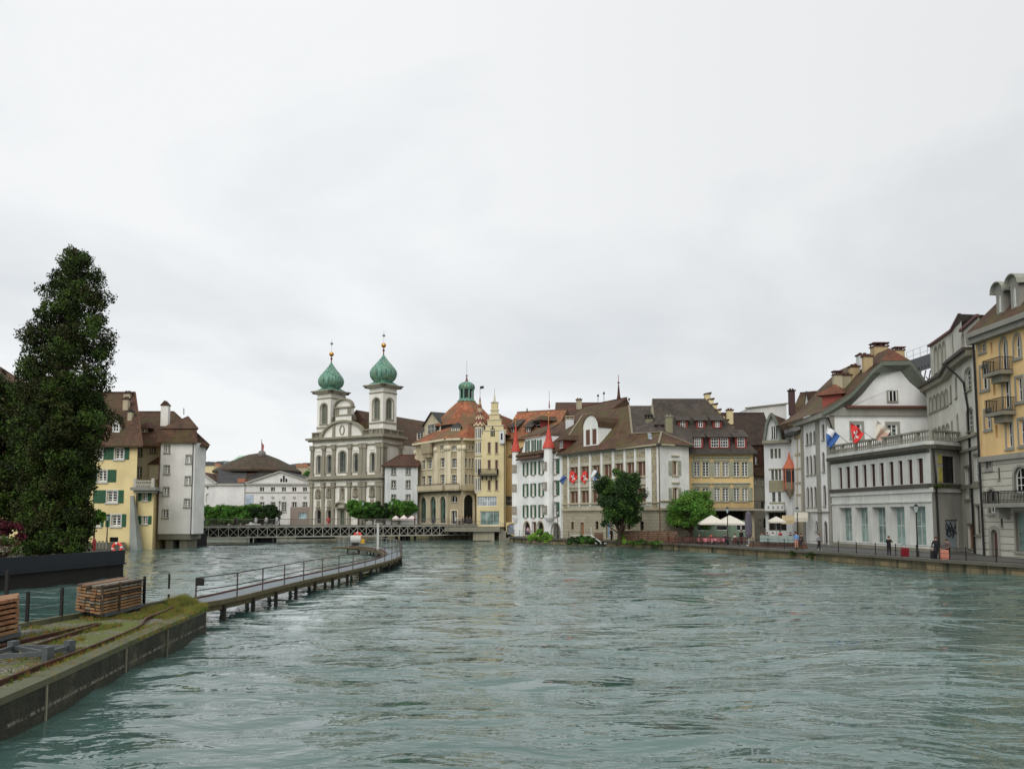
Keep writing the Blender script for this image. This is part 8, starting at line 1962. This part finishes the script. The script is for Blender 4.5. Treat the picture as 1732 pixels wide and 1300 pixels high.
# parasols
CRC = plain('cream_canvas', (216, 210, 196), .9, 0, .05); PUR = plain('grey_purple_canvas', (96, 90, 100), .9, 0, .1)
def parasol(px0, px1, yt, ye, Y, lab, zb=QZ, m=CRC, n=4, val=.22, group=None):
    pc = (px0 + px1) / 2; x = gx(pc, Y, 2)[0]; r = (px1 - px0) / 2 / F * Y * (1.0 if n > 6 else 1.12); z1 = at(pc, yt, Y).z; z0 = at(pc, ye, Y).z; t = thing('parasol', lab, 'parasol', (x, Y, zb), group)
    mb = MB(); ph = R(38) if n == 4 else 0; mb.lathe((x, Y, 0), [(r, z0 - val), (r * 1.0, z0), (r * .5, z0 + (z1 - z0) * .55), (.05, z1)], n * (1 if n > 4 else 1), None, ph); mb.obj('canopy', m, t)
    mb = MB(); mb.bar((x, Y, zb), (x, Y, z1 - .05), .04); mb.bar((x, Y, zb), (x, Y, zb + .08), .3); mb.obj('pole', LGREY, t)
    mb = MB()
    for k in range(8): a0 = 2 * math.pi * k / 8 + .3; mb.bar((x, Y, z1 - .25), (x + math.cos(a0) * r * .6, Y + math.sin(a0) * r * .6, z0 + (z1 - z0) * .3 - .1), .015, None, 4)
    mb.obj('ribs', LGREY, t); return t
parasol(1177, 1231, 871, 884, 107, 'left one of the two big cream parasols by the light green tree', group='big cream parasols'); parasol(1205, 1264, 871, 884.5, 108.8, 'right one of the two big cream parasols, behind the lamp post', group='big cream parasols')
parasol(1297, 1330, 873, 881, 106, 'smaller cream parasol of the corner cafe before the white mansard house', n=4)
for i, (a_, c_) in enumerate(((662, 677), (675, 691), (688, 706))): parasol(a_, c_, 871.5 - (i == 1), 877, 156.5, ('leftmost', 'middle', 'rightmost')[i] + ' of the pinkish white parasols behind the footbridge end', zb=FZ, m=plain('pinkish_canvas', (226, 208, 204), .9, 0, .05), group='pinkish parasols by the bridge')
x = gx(1266.5, 97.5, 2)[0]; t = thing('closed_parasol', 'tall closed grey purple parasol at the terrace edge', 'parasol', (x, 97.5, QZ)); zt = at(1266.5, 864, 97.5).z
mb = MB(); mb.lathe((x, 97.5, 0), [(.22, QZ + .95), (.36, QZ + 1.3), (.40, QZ + 2.4), (.28, zt - .3), (.06, zt)], 10, None, 0, .12); mb.obj('canopy', PUR, t); mb = MB(); mb.bar((x, 97.5, QZ), (x, 97.5, QZ + 1.1), .04); mb.bar((x, 97.5, QZ), (x, 97.5, QZ + .1), .3); mb.obj('pole', plain('white_tube', (206, 206, 200)), t)
# tables with pink cloths and chairs
PINK = plain('pink_cloth', (204, 128, 136), .9, 0, .08); CHM = plain('dark_red_wicker', (96, 52, 46), .8, 0, .2)
def table0():
    t = thing('cafe_table', 'x', 'table', (0, 0, 0), 'cafe tables with pink cloths'); mb = MB(); mb.bar((0, 0, 0), (0, 0, .72), .04); mb.bar((0, 0, 0), (0, 0, .03), .25); mb.obj('pedestal', DARKM, t)
    mb = MB(); mb.box(-.38, .38, -.38, .38, .72, .75); mb.obj('tabletop', CHM, t)
    mb = MB(); pts = [(-.4, -.4), (.4, -.4), (.4, .4), (-.4, .4)]; mb.poly([(*p, .756) for p in pts])
    for i in range(4):
        p, q = Vector((*pts[i], 0)), Vector((*pts[(i + 1) % 4], 0)); m_ = (p + q) / 2 * 1.12
        mb.poly([(p.x, p.y, .756), (m_.x, m_.y, .756), (m_.x * 1.02, m_.y * 1.02, .45), (p.x * 1.06, p.y * 1.06, .30)]); mb.poly([(m_.x, m_.y, .756), (q.x, q.y, .756), (q.x * 1.06, q.y * 1.06, .30), (m_.x * 1.02, m_.y * 1.02, .45)])
    mb.obj('tablecloth', PINK, t); return t
tb = table0(); first = True
for px, lab in ((1187, 'leftmost pink-clothed cafe table'), (1197.5, 'second pink-clothed cafe table from the left'), (1208, 'third pink-clothed cafe table from the left'), (1218, 'rightmost pink-clothed cafe table')):
    o = tb if first else copy_tree(tb); first = False; x, y = gx(px, 101.5, 1.4); o.location = (x, y, QZ); o.rotation_euler.z = rnd.uniform(-.2, .2); o['label'] = lab + ' on the terrace edge'
def chair0():
    t = thing('cafe_chair', 'x', 'chair', (0, 0, 0), 'dark red cafe chairs'); mb = MB(); mb.box(-.22, .22, -.22, .22, .43, .47); mb.obj('seat', CHM, t)
    mb = MB(); 
    for z_ in (.55, .68, .81): mb.box(-.21, .21, .19, .22, z_, z_ + .09)
    mb.box(-.23, -.19, .18, .23, .45, .92); mb.box(.19, .23, .18, .23, .45, .92); mb.obj('backrest', CHM, t)
    for sx in (-.2, .2):
        for sy in (-.2, .2): mb = MB(); mb.sbar((sx, sy, 0), (sx * .95, sy * .95, .44), .03, .03); mb.obj('leg', CHM, t)
    return t
ORD = 'first second third fourth fifth sixth seventh eighth ninth tenth eleventh twelfth thirteenth fourteenth fifteenth sixteenth seventeenth eighteenth nineteenth twentieth twenty-first twenty-second twenty-third twenty-fourth'.split()
chp = chair0(); first = True; rnd = random.Random(12)
for i in range(26):
    px = 1128 + i * 5.9 if i < 24 else 1322 + (i - 24) * 8; Yc_ = rnd.uniform(99.5, 104.5) if i < 24 else 101; o = chp if first else copy_tree(chp); first = False
    x, y = gx(px, Yc_, 1.2); o.location = (x, y, QZ); o.rotation_euler.z = rnd.uniform(0, 6.28)
    if i < 24: o['label'] = ORD[i] + ' dark red cafe chair from the left on the quay terrace'; o['group'] = 'dark red cafe chairs'
    else: o['label'] = ('left' if i == 24 else 'right') + ' one of two empty dark red chairs behind the glass screen'; o['group'] = 'red chairs behind the glass screen'
# glass wind screen of the corner cafe
t = thing('wind_screen', 'pale green glazed wind screen with dark pickets before the corner cafe', 'screen', (*gx(1318, 93, 1), QZ))
a_ = Vector((*gx(1285, 94.5, 1.5), QZ)); c_ = Vector((*gx(1350, 90, 1.5), QZ))
for k in range(4):
    p, q = a_.lerp(c_, k / 4 + .005), a_.lerp(c_, (k + 1) / 4 - .005); mb = MB(); mb.sbar(p + Vector((0, 0, .95)), q + Vector((0, 0, .95)), .02, .75, None); mb.obj('glass_panel', plain('pale_green_screen', (150, 164, 156), .25), t)
for k in range(19): p = a_.lerp(c_, .12 + k / 20 * .85); mb = MB(); mb.sbar(p + Vector((0, -.1, 0)), p + Vector((0, -.1, .62)), .05, .05); mb.obj('picket', DARKM, t)
# small planter box / red case
def suitcase(px, yb, Y, w, h, m, lab, rot=.2):
    p = Vector((*gx(px, Y, 1), QZ)); t = thing('suitcase', lab, 'suitcase', p); mb = MB(); q = [(-w / 2, -.14), (w / 2, -.14), (w / 2, .14), (-w / 2, .14)]
    c_, s_ = math.cos(rot), math.sin(rot); q = [(p.x + a * c_ - b2 * s_, p.y + a * s_ + b2 * c_) for a, b2 in q]
    b8 = [(x + (p.x - x) * .08, y + (p.y - y) * .08, QZ + .06) for x, y in q] + [(*k, QZ + h * .5) for k in q]; mb.hexa([Vector(k) for k in b8]); t8 = [(*k, QZ + h * .5) for k in q] + [(x + (p.x - x) * .08, y + (p.y - y) * .08, QZ + h) for x, y in q]; mb.hexa([Vector(k) for k in t8]); o = mb.obj('shell', m, t)
    mb = MB()
    for k in range(1, 5): a1 = Vector((*q[0], 0)).lerp(Vector((*q[1], 0)), k / 5); mb.sbar((a1.x, a1.y - .006, QZ + .1), (a1.x, a1.y - .006, QZ + h - .05), .02, .02)
    mb.obj('rib', m, o)
    for k in q: mb = MB(); mb.ball((k[0], k[1], QZ + .035), .035, None, 6); mb.obj('wheel', DARK, t)
    mb = MB(); a1 = Vector((*q[3], QZ + h)).lerp(Vector((*q[2], QZ + h)), .25); b1 = Vector((*q[3], QZ + h)).lerp(Vector((*q[2], QZ + h)), .75); u_ = Vector((0, 0, .32)); mb.bar(a1, a1 + u_, .012); mb.bar(b1, b1 + u_, .012); mb.bar(a1 + u_, b1 + u_, .018); mb.obj('handle', DARKM, t); return t
suitcase(1530.5, 936, 70.6, .62, .78, plain('crimson_shell', (128, 22, 38), .4, 0, .05), 'crimson suitcase standing alone on the promenade', .1)
suitcase(1597.5, 943, 66.2, .60, .82, plain('salmon_shell', (196, 128, 108), .4, 0, .05), 'salmon pink suitcase beside the two people in dark jackets', -.1)
suitcase(1579, 943, 67.0, .42, .72, plain('black_shell', (34, 34, 38), .4, 0, .05), 'black suitcase held by the person in a black hoodie', .3)
# ---- flags
def flag(lab, corners, Y, pat, cols, pole=None, n=14, wave=.12, name='flag'):
    """corners: px of hoist-top, fly-top, fly-bottom, hoist-bottom"""
    P = [at(x, y, Y) for x, y in corners]; t = thing(name, lab, 'flag', (P[0] + P[2]) / 2); mb = MB(); g = {}
    for i in range(n + 1):
        for j in range(n + 1):
            a = P[0].lerp(P[1], i / n); c = P[3].lerp(P[2], i / n); q = a.lerp(c, j / n); q = q + Vector((0, math.sin(i / n * 9 + j * .3) * wave, math.sin(i / n * 6 + j / n * 2) * wave * .3)); g[i, j] = q
    for i in range(n):
        for j in range(n): mb.poly([g[i, j], g[i + 1, j], g[i + 1, j + 1], g[i, j + 1]], cols[pat((i + .5) / n, (j + .5) / n)])
    for m in cols:
        if m not in mb.mats: mb.mats.append(m)
    mb.obj('cloth', None, t)
    if pole: mb = MB(); mb.bar(at(*pole[0]), at(*pole[1]), .035); mb.obj('pole', LGREY, t)
    return t
FR_ = plain('flag_red', (212, 56, 52), .8, 0, .05); FW = plain('flag_white', (226, 226, 226), .8, 0, .03); FB = plain('flag_blue', (58, 96, 160), .8, 0, .05); FB2 = plain('flag_slate_blue', (74, 98, 150), .8, 0, .05); FO = plain('flag_pale_red_print', (206, 150, 132), .8, 0, .3, 8)
sw = lambda u, v: 1 if ((.4 < u < .6 and .2 < v < .8) or (.4 < v < .6 and .2 < u < .8)) else 0
flag('left one of two red flags with white cross on the painted hotel', ((965, 795), (978.5, 803), (971, 818.5), (962.5, 812)), 128.5, sw, [FR_, FW], ((970, 818, 130.3), (965, 795, 128.5)))
flag('right one of two red flags with white cross on the painted hotel', ((987, 795), (998.5, 804), (990, 819), (981.5, 810)), 126.2, sw, [FR_, FW], ((991, 819, 128), (987, 795, 126.2)))
flag('white and blue flag beside the dark tree on the painted hotel', ((1004, 793), (1015, 800), (1008, 816), (999.5, 807)), 124, lambda u, v: 0 if u < .5 else 1, [FW, FB2], ((1010, 817, 125.5), (1004, 793, 124)))
flag('plain blue flag on a tall pole before the white turret house', ((953, 803), (959, 807), (952, 820), (945.5, 813)), 125, lambda u, v: 0, [FB2], ((949.3, 908, 125), (949.3, 806, 125)))
flag('white and blue flag leaning out from the corner of the roof terrace', ((1399, 719), (1421, 737), (1406, 758), (1397.5, 750)), 95, lambda u, v: 0 if v < .42 and u < .55 else 1, [FW, FB], ((1441, 754, 95.5), (1400, 720, 95)))
flag('red flag with white cross flying above the roof terrace', ((1439, 714), (1462, 732), (1448, 752), (1441, 742)), 91, sw, [FR_, FW], ((1488, 750, 91.5), (1439, 714, 91)), wave=.18)
flag('pale flag with red print, rightmost above the roof terrace', ((1484, 712), (1507, 727), (1494, 747), (1478, 742)), 87, lambda u, v: (1 if (u > .3 and v > .25 and (int(u * 14) + int(v * 14)) % 2) else 0), [plain('flag_cream', (206, 200, 184), .8, 0, .05), plain('flag_print_red', (176, 100, 78), .8)], ((1524, 745, 87.5), (1484, 712, 87)), wave=.15)
# life rings, hut, machinery on the weir
t = thing('valve_house', 'grey cylindrical gate machine at the far end of the curved walkway', 'machine', ground(601, 922, IZ)); q = Vector(t.location)
mb = MB(); Yq = q.y; xl, xr = gx(594, Yq, 2)[0], gx(611, Yq, 2)[0]; zc_ = at(602, 912, Yq).z; mb.bar((xl, Yq, zc_), (xr, Yq, zc_), .5, None, 18); mb.obj('drum', plain('pale_drum', (196, 196, 186), .5), t)
mb = MB(); mb.box(xl + .2, xr - .3, Yq - .35, Yq + .35, IZ, zc_ - .35); mb.obj('cradle', DARKM, t); mb = MB(); mb.box(xr - .05, xr + .4, Yq - .3, Yq + .2, zc_ - .45, zc_ + .05); mb.obj('yellow_motor', plain('yellow_motor', (214, 168, 50), .5), t)
def torus(lab, c, Rr, r, m, ax='y', name='life_ring'):
    t = thing(name, lab, 'life ring', c); mb = MB(); n, k = 20, 8; c = Vector(c)
    def P(i, j): a = 2 * math.pi * i / n; b2 = 2 * math.pi * j / k; rr = Rr + r * math.cos(b2); return c + Vector((rr * math.cos(a), r * math.sin(b2), rr * math.sin(a)))
    for i in range(n):
        for j in range(k): mb.poly([P(i, j), P(i + 1, j), P(i + 1, j + 1), P(i, j + 1)], m if i % 5 else FW)
    mb.obj('ring', None, t); return t
ORG = plain('life_ring_orange', (226, 74, 52), .5, 0, .05)
torus('orange life ring leaning on the grey gate machine', (xl + .75, Yq + .1, zc_ + .38), .38, .13, ORG)
torus('orange life ring on the end of the dark parapet before the yellow house', tuple(at(198, 926, 57.5)), .30, .10, ORG)
t = thing('white_gauge_post', 'pale square post rising from the curved walkway', 'post', ground(639, 929, IZ)); q = Vector(t.location); zt = at(639, 885, q.y).z; mb = MB(); mb.sbar(q - Vector((0, 0, .5)), (q.x, q.y, zt), .22, .22); mb.obj('post', plain('pale_post', (190, 190, 184), .6), t); mb = MB(); mb.sbar((q.x - .5, q.y, zt), (q.x + .5, q.y, zt), .08, .06); mb.obj('cross_arm', plain('pale_post', (190, 190, 184)), t)
t = thing('mesh_cage', 'small grey mesh cage on the platform left of the gate machine', 'cage', ground(582, 924.5, IZ)); q = Vector(t.location); mb = MB()
for dx in (-.6, 0, .6):
    for dy in (-.4, .4): mb.sbar(q + Vector((dx, dy, 0)), q + Vector((dx, dy, 1.1)), .04, .04)
for z_ in (.05, .55, 1.1): mb.sbar(q + Vector((-.6, -.4, z_)), q + Vector((.6, -.4, z_)), .03, .03); mb.sbar(q + Vector((-.6, .4, z_)), q + Vector((.6, .4, z_)), .03, .03)
for k in range(9): mb.sbar(q + Vector((-.6 + .15 * k, -.4, 0)), q + Vector((-.6 + .15 * k, -.4, 1.1)), .012, .012)
mb.obj('cage_frame', LGREY, t); mb = MB(); mb.box(q.x - 1.3, q.x + 3.2, q.y - .6, q.y + .6, IZ - .2, IZ - .01); mb.obj('platform', plain('mossy_timber', (92, 84, 58)), t)
t = thing('red_bollard_box', 'small red box on a post beside the life ring before the yellow house', 'box', at(159, 925, 80)); mb = MB(); p = at(159, 925, 80); mb.lathe(p, [(.16, -.3), (.18, .3), (.15, .75), (.03, .85)], 8); mb.obj('box', plain('dull_red_paint', (170, 52, 56), .5), t)
t = thing('garden_table', 'pale boards of a garden bench among the shrubs before the yellow house', 'bench', at(172, 925, 84)); mb = MB(); p = at(172, 926, 84)
for k in range(4): mb.sbar(p + Vector((-.6 + k * .35, 0, -.8)), p + Vector((-.6 + k * .35, 0, .7)), .2, .05)
mb.obj('boards', plain('pale_boards', (170, 168, 150), .8), t)
# ================================================================== PEOPLE
SKIN = plain('skin', (196, 150, 122), .6, 0, .05); HAIRD = plain('dark_hair', (40, 32, 28), .7, 0, .1); SHOE = plain('dark_shoe', (38, 36, 36), .6)
CL = {}
def cloth(rgb):
    k = 'cloth_%d_%d_%d' % rgb
    return plain(k, rgb, .9, 0, .12, 8)
def person(pos, face, lab, top, bottom, pose='stand', h=1.73, hair=None, group=None, shoe=None):
    """pos: feet (or ground under the seat); face: heading angle of the front, radians"""
    pos = Vector(pos); k = h / 1.73; t = thing('person', lab, 'person', pos, group)
    V = []; E = []; Rd = []; M_ = []
    def v(x, y, z, r, par=None, m=0):
        V.append((x * k, y * k, z * k)); Rd.append((r * k, r * k)); i = len(V) - 1
        if par is not None: E.append((par, i)); M_.append(m)
        return i
    # y forward, x right
    dz = 0 if pose != 'sit' else -.42; ln = .0 if pose != 'lean' else .22
    pv = v(0, 0, .95 + dz, .135); wa = v(0, .02 + ln * .3, 1.12 + dz, .115, pv, 1); ch = v(0, .02 + ln * .9, 1.32 + dz - ln * .15, .135, wa, 1); nb = v(0, ln * 1.2, 1.47 + dz - ln * .3, .06, ch, 1); hd0 = v(0, .02 + ln * 1.5, 1.56 + dz - ln * .4, .07, nb, 0); hd = v(0, .03 + ln * 1.6, 1.65 + dz - ln * .45, .095, hd0, 0)
    for s in (-1, 1):
        hip = v(s * .09, 0, .90 + dz, .095, pv, 2)
        if pose == 'sit': kn = v(s * .12, .44, .50, .068, hip, 2); an = v(s * .12, .46, .09, .045, kn, 2); to = v(s * .12, .62, .035, .038, an, 3)
        else:
            st = (.16 * s if pose == 'walk' else .03 * s); kn = v(s * .10, st * .7 + .03, .50, .066, hip, 2); an = v(s * .11, st * 1.1 - .02, .09, .045, kn, 2); to = v(s * .12, st * 1.1 + .15, .035, .036, an, 3)
        sh_ = v(s * .185, ln * .9, 1.40 + dz - ln * .2, .062, ch, 1)
        if pose == 'photo': el = v(s * .26, .18, 1.20, .046, sh_, 1); wr = v(s * .09, .34, 1.46, .032, el, 1); hn = v(s * .05, .38, 1.53, .032, wr, 0); fd_ = Vector((0, .25, 1))
        elif pose == 'sit': el = v(s * .25, .06, .70, .046, sh_, 1); wr = v(s * .14, .28, .70, .032, el, 1); hn = v(s * .11, .36, .70, .03, wr, 0); fd_ = Vector((0, 1, 0))
        elif pose == 'lean' : el = v(s * .24, .22, 1.08, .046, sh_, 1); wr = v(s * .10, .40, 1.0, .032, el, 1); hn = v(s * .07, .47, .97, .032, wr, 0); fd_ = Vector((0, 1, -.3))
        else: el = v(s * .25, -.03 + (-.08 * s if pose == 'walk' else 0), 1.13, .044, sh_, 1); wr = v(s * .27, .06 + (-.12 * s if pose == 'walk' else 0), .89, .031, el, 1); hn = v(s * .27, .08 + (-.12 * s if pose == 'walk' else 0), .82, .03, wr, 0); fd_ = Vector((0, .2, -1))
        fd_.normalize(); hp = Vector(V[hn]) / k; sd = Vector((1, 0, 0)) if abs(fd_.z) < .8 else Vector((0, 1, 0))
        for j in range(4):
            o_ = sd * ((j - 1.5) * .021); L_ = (.062, .072, .068, .052)[j]; a0 = hp + fd_ * .035 + o_; f1 = v(*a0, .0085, hn, 0); a1 = a0 + fd_ * L_ * .55 + Vector((0, .008, 0)); f2_ = v(*a1, .008, f1, 0); a2 = a1 + fd_ * L_ * .45 + Vector((0, .018, -.006)); v(*a2, .007, f2_, 0)
        th_ = hp - sd * .035 + fd_ * .01; th1 = v(*th_, .010, hn, 0); v(*(th_ - sd * .018 + fd_ * .03), .009, th1, 0)
    Rd[:] = [(a * 1.25, c * 1.25) if a > .025 * k else (a, c) for a, c in Rd]
    me = bpy.data.meshes.new('tmp'); me.from_pydata(V, E, []); o = bpy.data.objects.new('tmp', me); COL.objects.link(o)
    md = o.modifiers.new('s', 'SKIN'); md.use_smooth_shade = True; sk = me.skin_vertices[0].data
    for i, r in enumerate(Rd): sk[i].radius = r
    sk[0].use_root = True; su = o.modifiers.new('u', 'SUBSURF'); su.levels = 1; su.render_levels = 1
    dg = bpy.context.evaluated_depsgraph_get(); nm = bpy.data.meshes.new_from_object(o.evaluated_get(dg)); bpy.data.objects.remove(o)
    mats = [SKIN, cloth(top), cloth(bottom), shoe or SHOE]
    nm.materials.clear()
    for m in mats: nm.materials.append(m)
    VV = [Vector(p) for p in V]
    def near(p):
        best = 9; bm = 0
        for (a, c), m in zip(E, M_):
            A_, C_2 = VV[a], VV[c]; d = C_2 - A_; tt = max(0, min(1, (p - A_).dot(d) / max(1e-9, d.dot(d)))); q = (A_ + d * tt - p).length - .6 * (Rd[a][0] * (1 - tt) + Rd[c][0] * tt)
            if q < best: best = q; bm = m
        return bm
    for pl_ in nm.polygons: pl_.material_index = near(pl_.center); pl_.use_smooth = True
    nm.name = 'body'; bo = bpy.data.objects.new('body', nm); COL.objects.link(bo); bo.parent = t
    # hair and face details as children
    hm = hair or HAIRD; hp = VV[hd]; mb = MB(); off = Vector(t.location)
    mb.lathe(off + hp + Vector((0, -.018, .012)) * k, [(.02, .115 * k), (.07 * k, .095 * k), (.1 * k, .05 * k), (.106 * k, 0), (.085 * k, -.05 * k)], 12); mb.obj('hair', hm, t, smooth=True)
    mb = MB()
    for s in (-1, 1): mb.ball(off + hp + Vector((s * .032, .088, .005)) * k, .010 * k, None, 6)
    mb.bar(off + hp + Vector((0, .085, -.005)) * k, off + hp + Vector((0, .112, -.028)) * k, .010 * k, None, 5, .014 * k); mb.sbar(off + hp + Vector((-.022, .088, -.052)) * k, off + hp + Vector((.022, .088, -.052)) * k, .008, .008)
    mb.obj('face_features', plain('face_shadow_tone', (120, 78, 64), .6), t)
    t.rotation_euler.z = face - math.pi / 2
    return t
def pq(px, Y, z=QZ): return (*gx(px, Y, z + .8), z)
TOCAM = -math.pi / 2
person(pq(1503.5, 72.5), TOCAM - .2, 'person in black raising a phone to take a photo on the promenade', (30, 30, 32), (26, 26, 30), 'photo', 1.72)
person(pq(1583, 67.5), TOCAM, 'person in a black hoodie and shorts walking with a black suitcase', (28, 28, 34), (34, 34, 40), 'walk', 1.78)
person(pq(1603, 67.0), TOCAM - .6, 'person in a grey jacket bending over the salmon pink suitcase', (104, 92, 90), (30, 30, 36), 'lean', 1.72)
person(pq(1384.5, 85), TOCAM + .9, 'person in a light grey jumper walking before the arched white house', (150, 150, 152), (34, 34, 38), 'walk', 1.68, shoe=FW)
person(pq(1347, 89.5), TOCAM + 2.8, 'person in a blue and white top at the cafe corner', (110, 146, 196), (196, 140, 120), 'stand', 1.7)
person(pq(1034, 116.5), TOCAM + .8, 'person in black standing by the blue door of the hotel', (28, 28, 30), (30, 30, 34), 'stand', 1.75)
person(pq(1254, 103), TOCAM + .3, 'waiter in black standing under the right cream parasol', (30, 28, 30), (28, 28, 30), 'stand', 1.75)
person(pq(1052, 112.5), TOCAM, 'person in dark red half hidden behind the wooden screen', (84, 44, 48), (40, 40, 44), 'stand', 1.65)
person(pq(1124, 109.5), TOCAM + .4, 'person in a white shirt behind the wooden screen', (220, 218, 212), (60, 60, 66), 'stand', 1.6)
person(pq(1140, 109), TOCAM - .4, 'person in pale grey behind the right end of the wooden screen', (180, 180, 176), (60, 60, 66), 'stand', 1.6)
for px, c_, lab in ((1289, (38, 30, 32), 'seated person in black, leftmost at the corner cafe'), (1298, (30, 30, 34), 'seated person in dark coat second from left at the corner cafe'), (1307.5, (214, 212, 208), 'seated person in a white jacket at the corner cafe'), (1337, (30, 30, 36), 'seated person in black beside the lantern at the corner cafe'), (1355, (60, 56, 50), 'person in olive sitting by the end of the glass screen')):
    Yq = 97 if px < 1350 else 90
    x, y, z_ = pq(px, Yq); person((x, y, QZ + .28), TOCAM + rnd.uniform(-1, 1), lab, c_, (40, 42, 52), 'sit', 1.72)
    o = copy_tree(chp); o.location = (x, y + .1, QZ + .25); o['label'] = 'dark red chair under the ' + lab.replace(' at the corner cafe', ''); o['group'] = 'chairs under the cafe guests'; o.rotation_euler.z = 3.14
t = thing('cafe_platform', 'low timber platform carrying the guests of the corner cafe', 'platform', (*gx(1310, 97, 1), QZ)); mb = MB(); mb.obox(gx(1315, 97.3, 1), (1, -.3), 3.2, 1.6, QZ, QZ + .25); mb.obj('deck', WOODB, t); mb = MB(); mb.obox(gx(1356, 90.2, 1), (1, -.3), .6, .6, QZ, QZ + .25); mb.obj('deck', WOODB, t)
for i, (px, Yq, c_, c2, ps, lab) in enumerate(((1183, 102.5, (60, 58, 66), (40, 42, 52), 'sit', 'seated guest in grey left of the pink tables'), (1203, 103, (170, 60, 56), (50, 50, 60), 'sit', 'seated guest in red behind the pink tables'), (1226, 102.8, (44, 60, 90), (40, 42, 52), 'sit', 'seated guest in blue right of the pink tables'), (1243, 102, (200, 196, 188), (60, 60, 70), 'sit', 'seated guest in white near the closed parasol'), (893, 138.5, (196, 160, 176), (70, 70, 90), 'stand', 'person in pale pink inside the left pointed arch'), (1320, 99.5, (150, 40, 48), (40, 40, 50), 'stand', 'person in red standing under the small cream parasol'), (1345, 96, (40, 44, 52), (40, 40, 46), 'walk', 'person in navy walking behind the corner cafe lantern'))):
    person(pq(px, Yq, QZ + (.0 if ps != 'sit' else .02)), TOCAM + rnd.uniform(-1, 1), lab, c_, c2, ps, 1.7)
    if ps == 'sit': o = copy_tree(chp); o.location = (gx(px, Yq, 1.5)[0], Yq + .08, QZ); o.rotation_euler.z = 3.14; o['label'] = 'dark red chair under the ' + lab; o['group'] = 'chairs under the terrace guests'
bp_ = [(432.5, (214, 216, 214), (200, 200, 196), 'in white on the footbridge left of the piles'), (398, (40, 40, 46), (40, 40, 46), 'in black on the footbridge before the theatre trees'), (345, (190, 180, 176), (80, 80, 90), 'in pale top at the left end of the footbridge'), (450, (206, 206, 204), (110, 110, 120), 'in light clothes near the lamp on the footbridge'), (468, (196, 198, 202), (160, 160, 164), 'in pale grey beside the lamp post on the footbridge'), (555, (206, 66, 60), (180, 60, 60), 'in a bright red coat on the footbridge before the church'), (701.5, (96, 40, 44), (60, 40, 44), 'in dark red on the footbridge near the corner building'), (733, (60, 64, 76), (50, 50, 60), 'in slate blue on the footbridge by the arcade'), (771, (200, 198, 190), (96, 110, 130), 'in a cream top before the corner building door'), (777, (190, 176, 160), (70, 70, 80), 'in beige before the corner building door'), (783, (44, 40, 44), (40, 40, 44), 'in black near the end of the footbridge'), (790, (70, 50, 54), (44, 44, 52), 'in dark brown near the end of the footbridge'), (795, (40, 40, 48), (40, 44, 60), 'in navy at the end of the footbridge')]
for i, (px, c1, c2, lab) in enumerate(bp_):
    p = onb(px, 1.2 + (i * 37 % 10) * .25); person((p.x, p.y, zhi - .0), TOCAM + rnd.uniform(-1.6, 1.6), 'person ' + lab, c1, c2, 'walk' if i % 3 else 'stand', 1.62 + (i * 29 % 12) * .012, group=None)
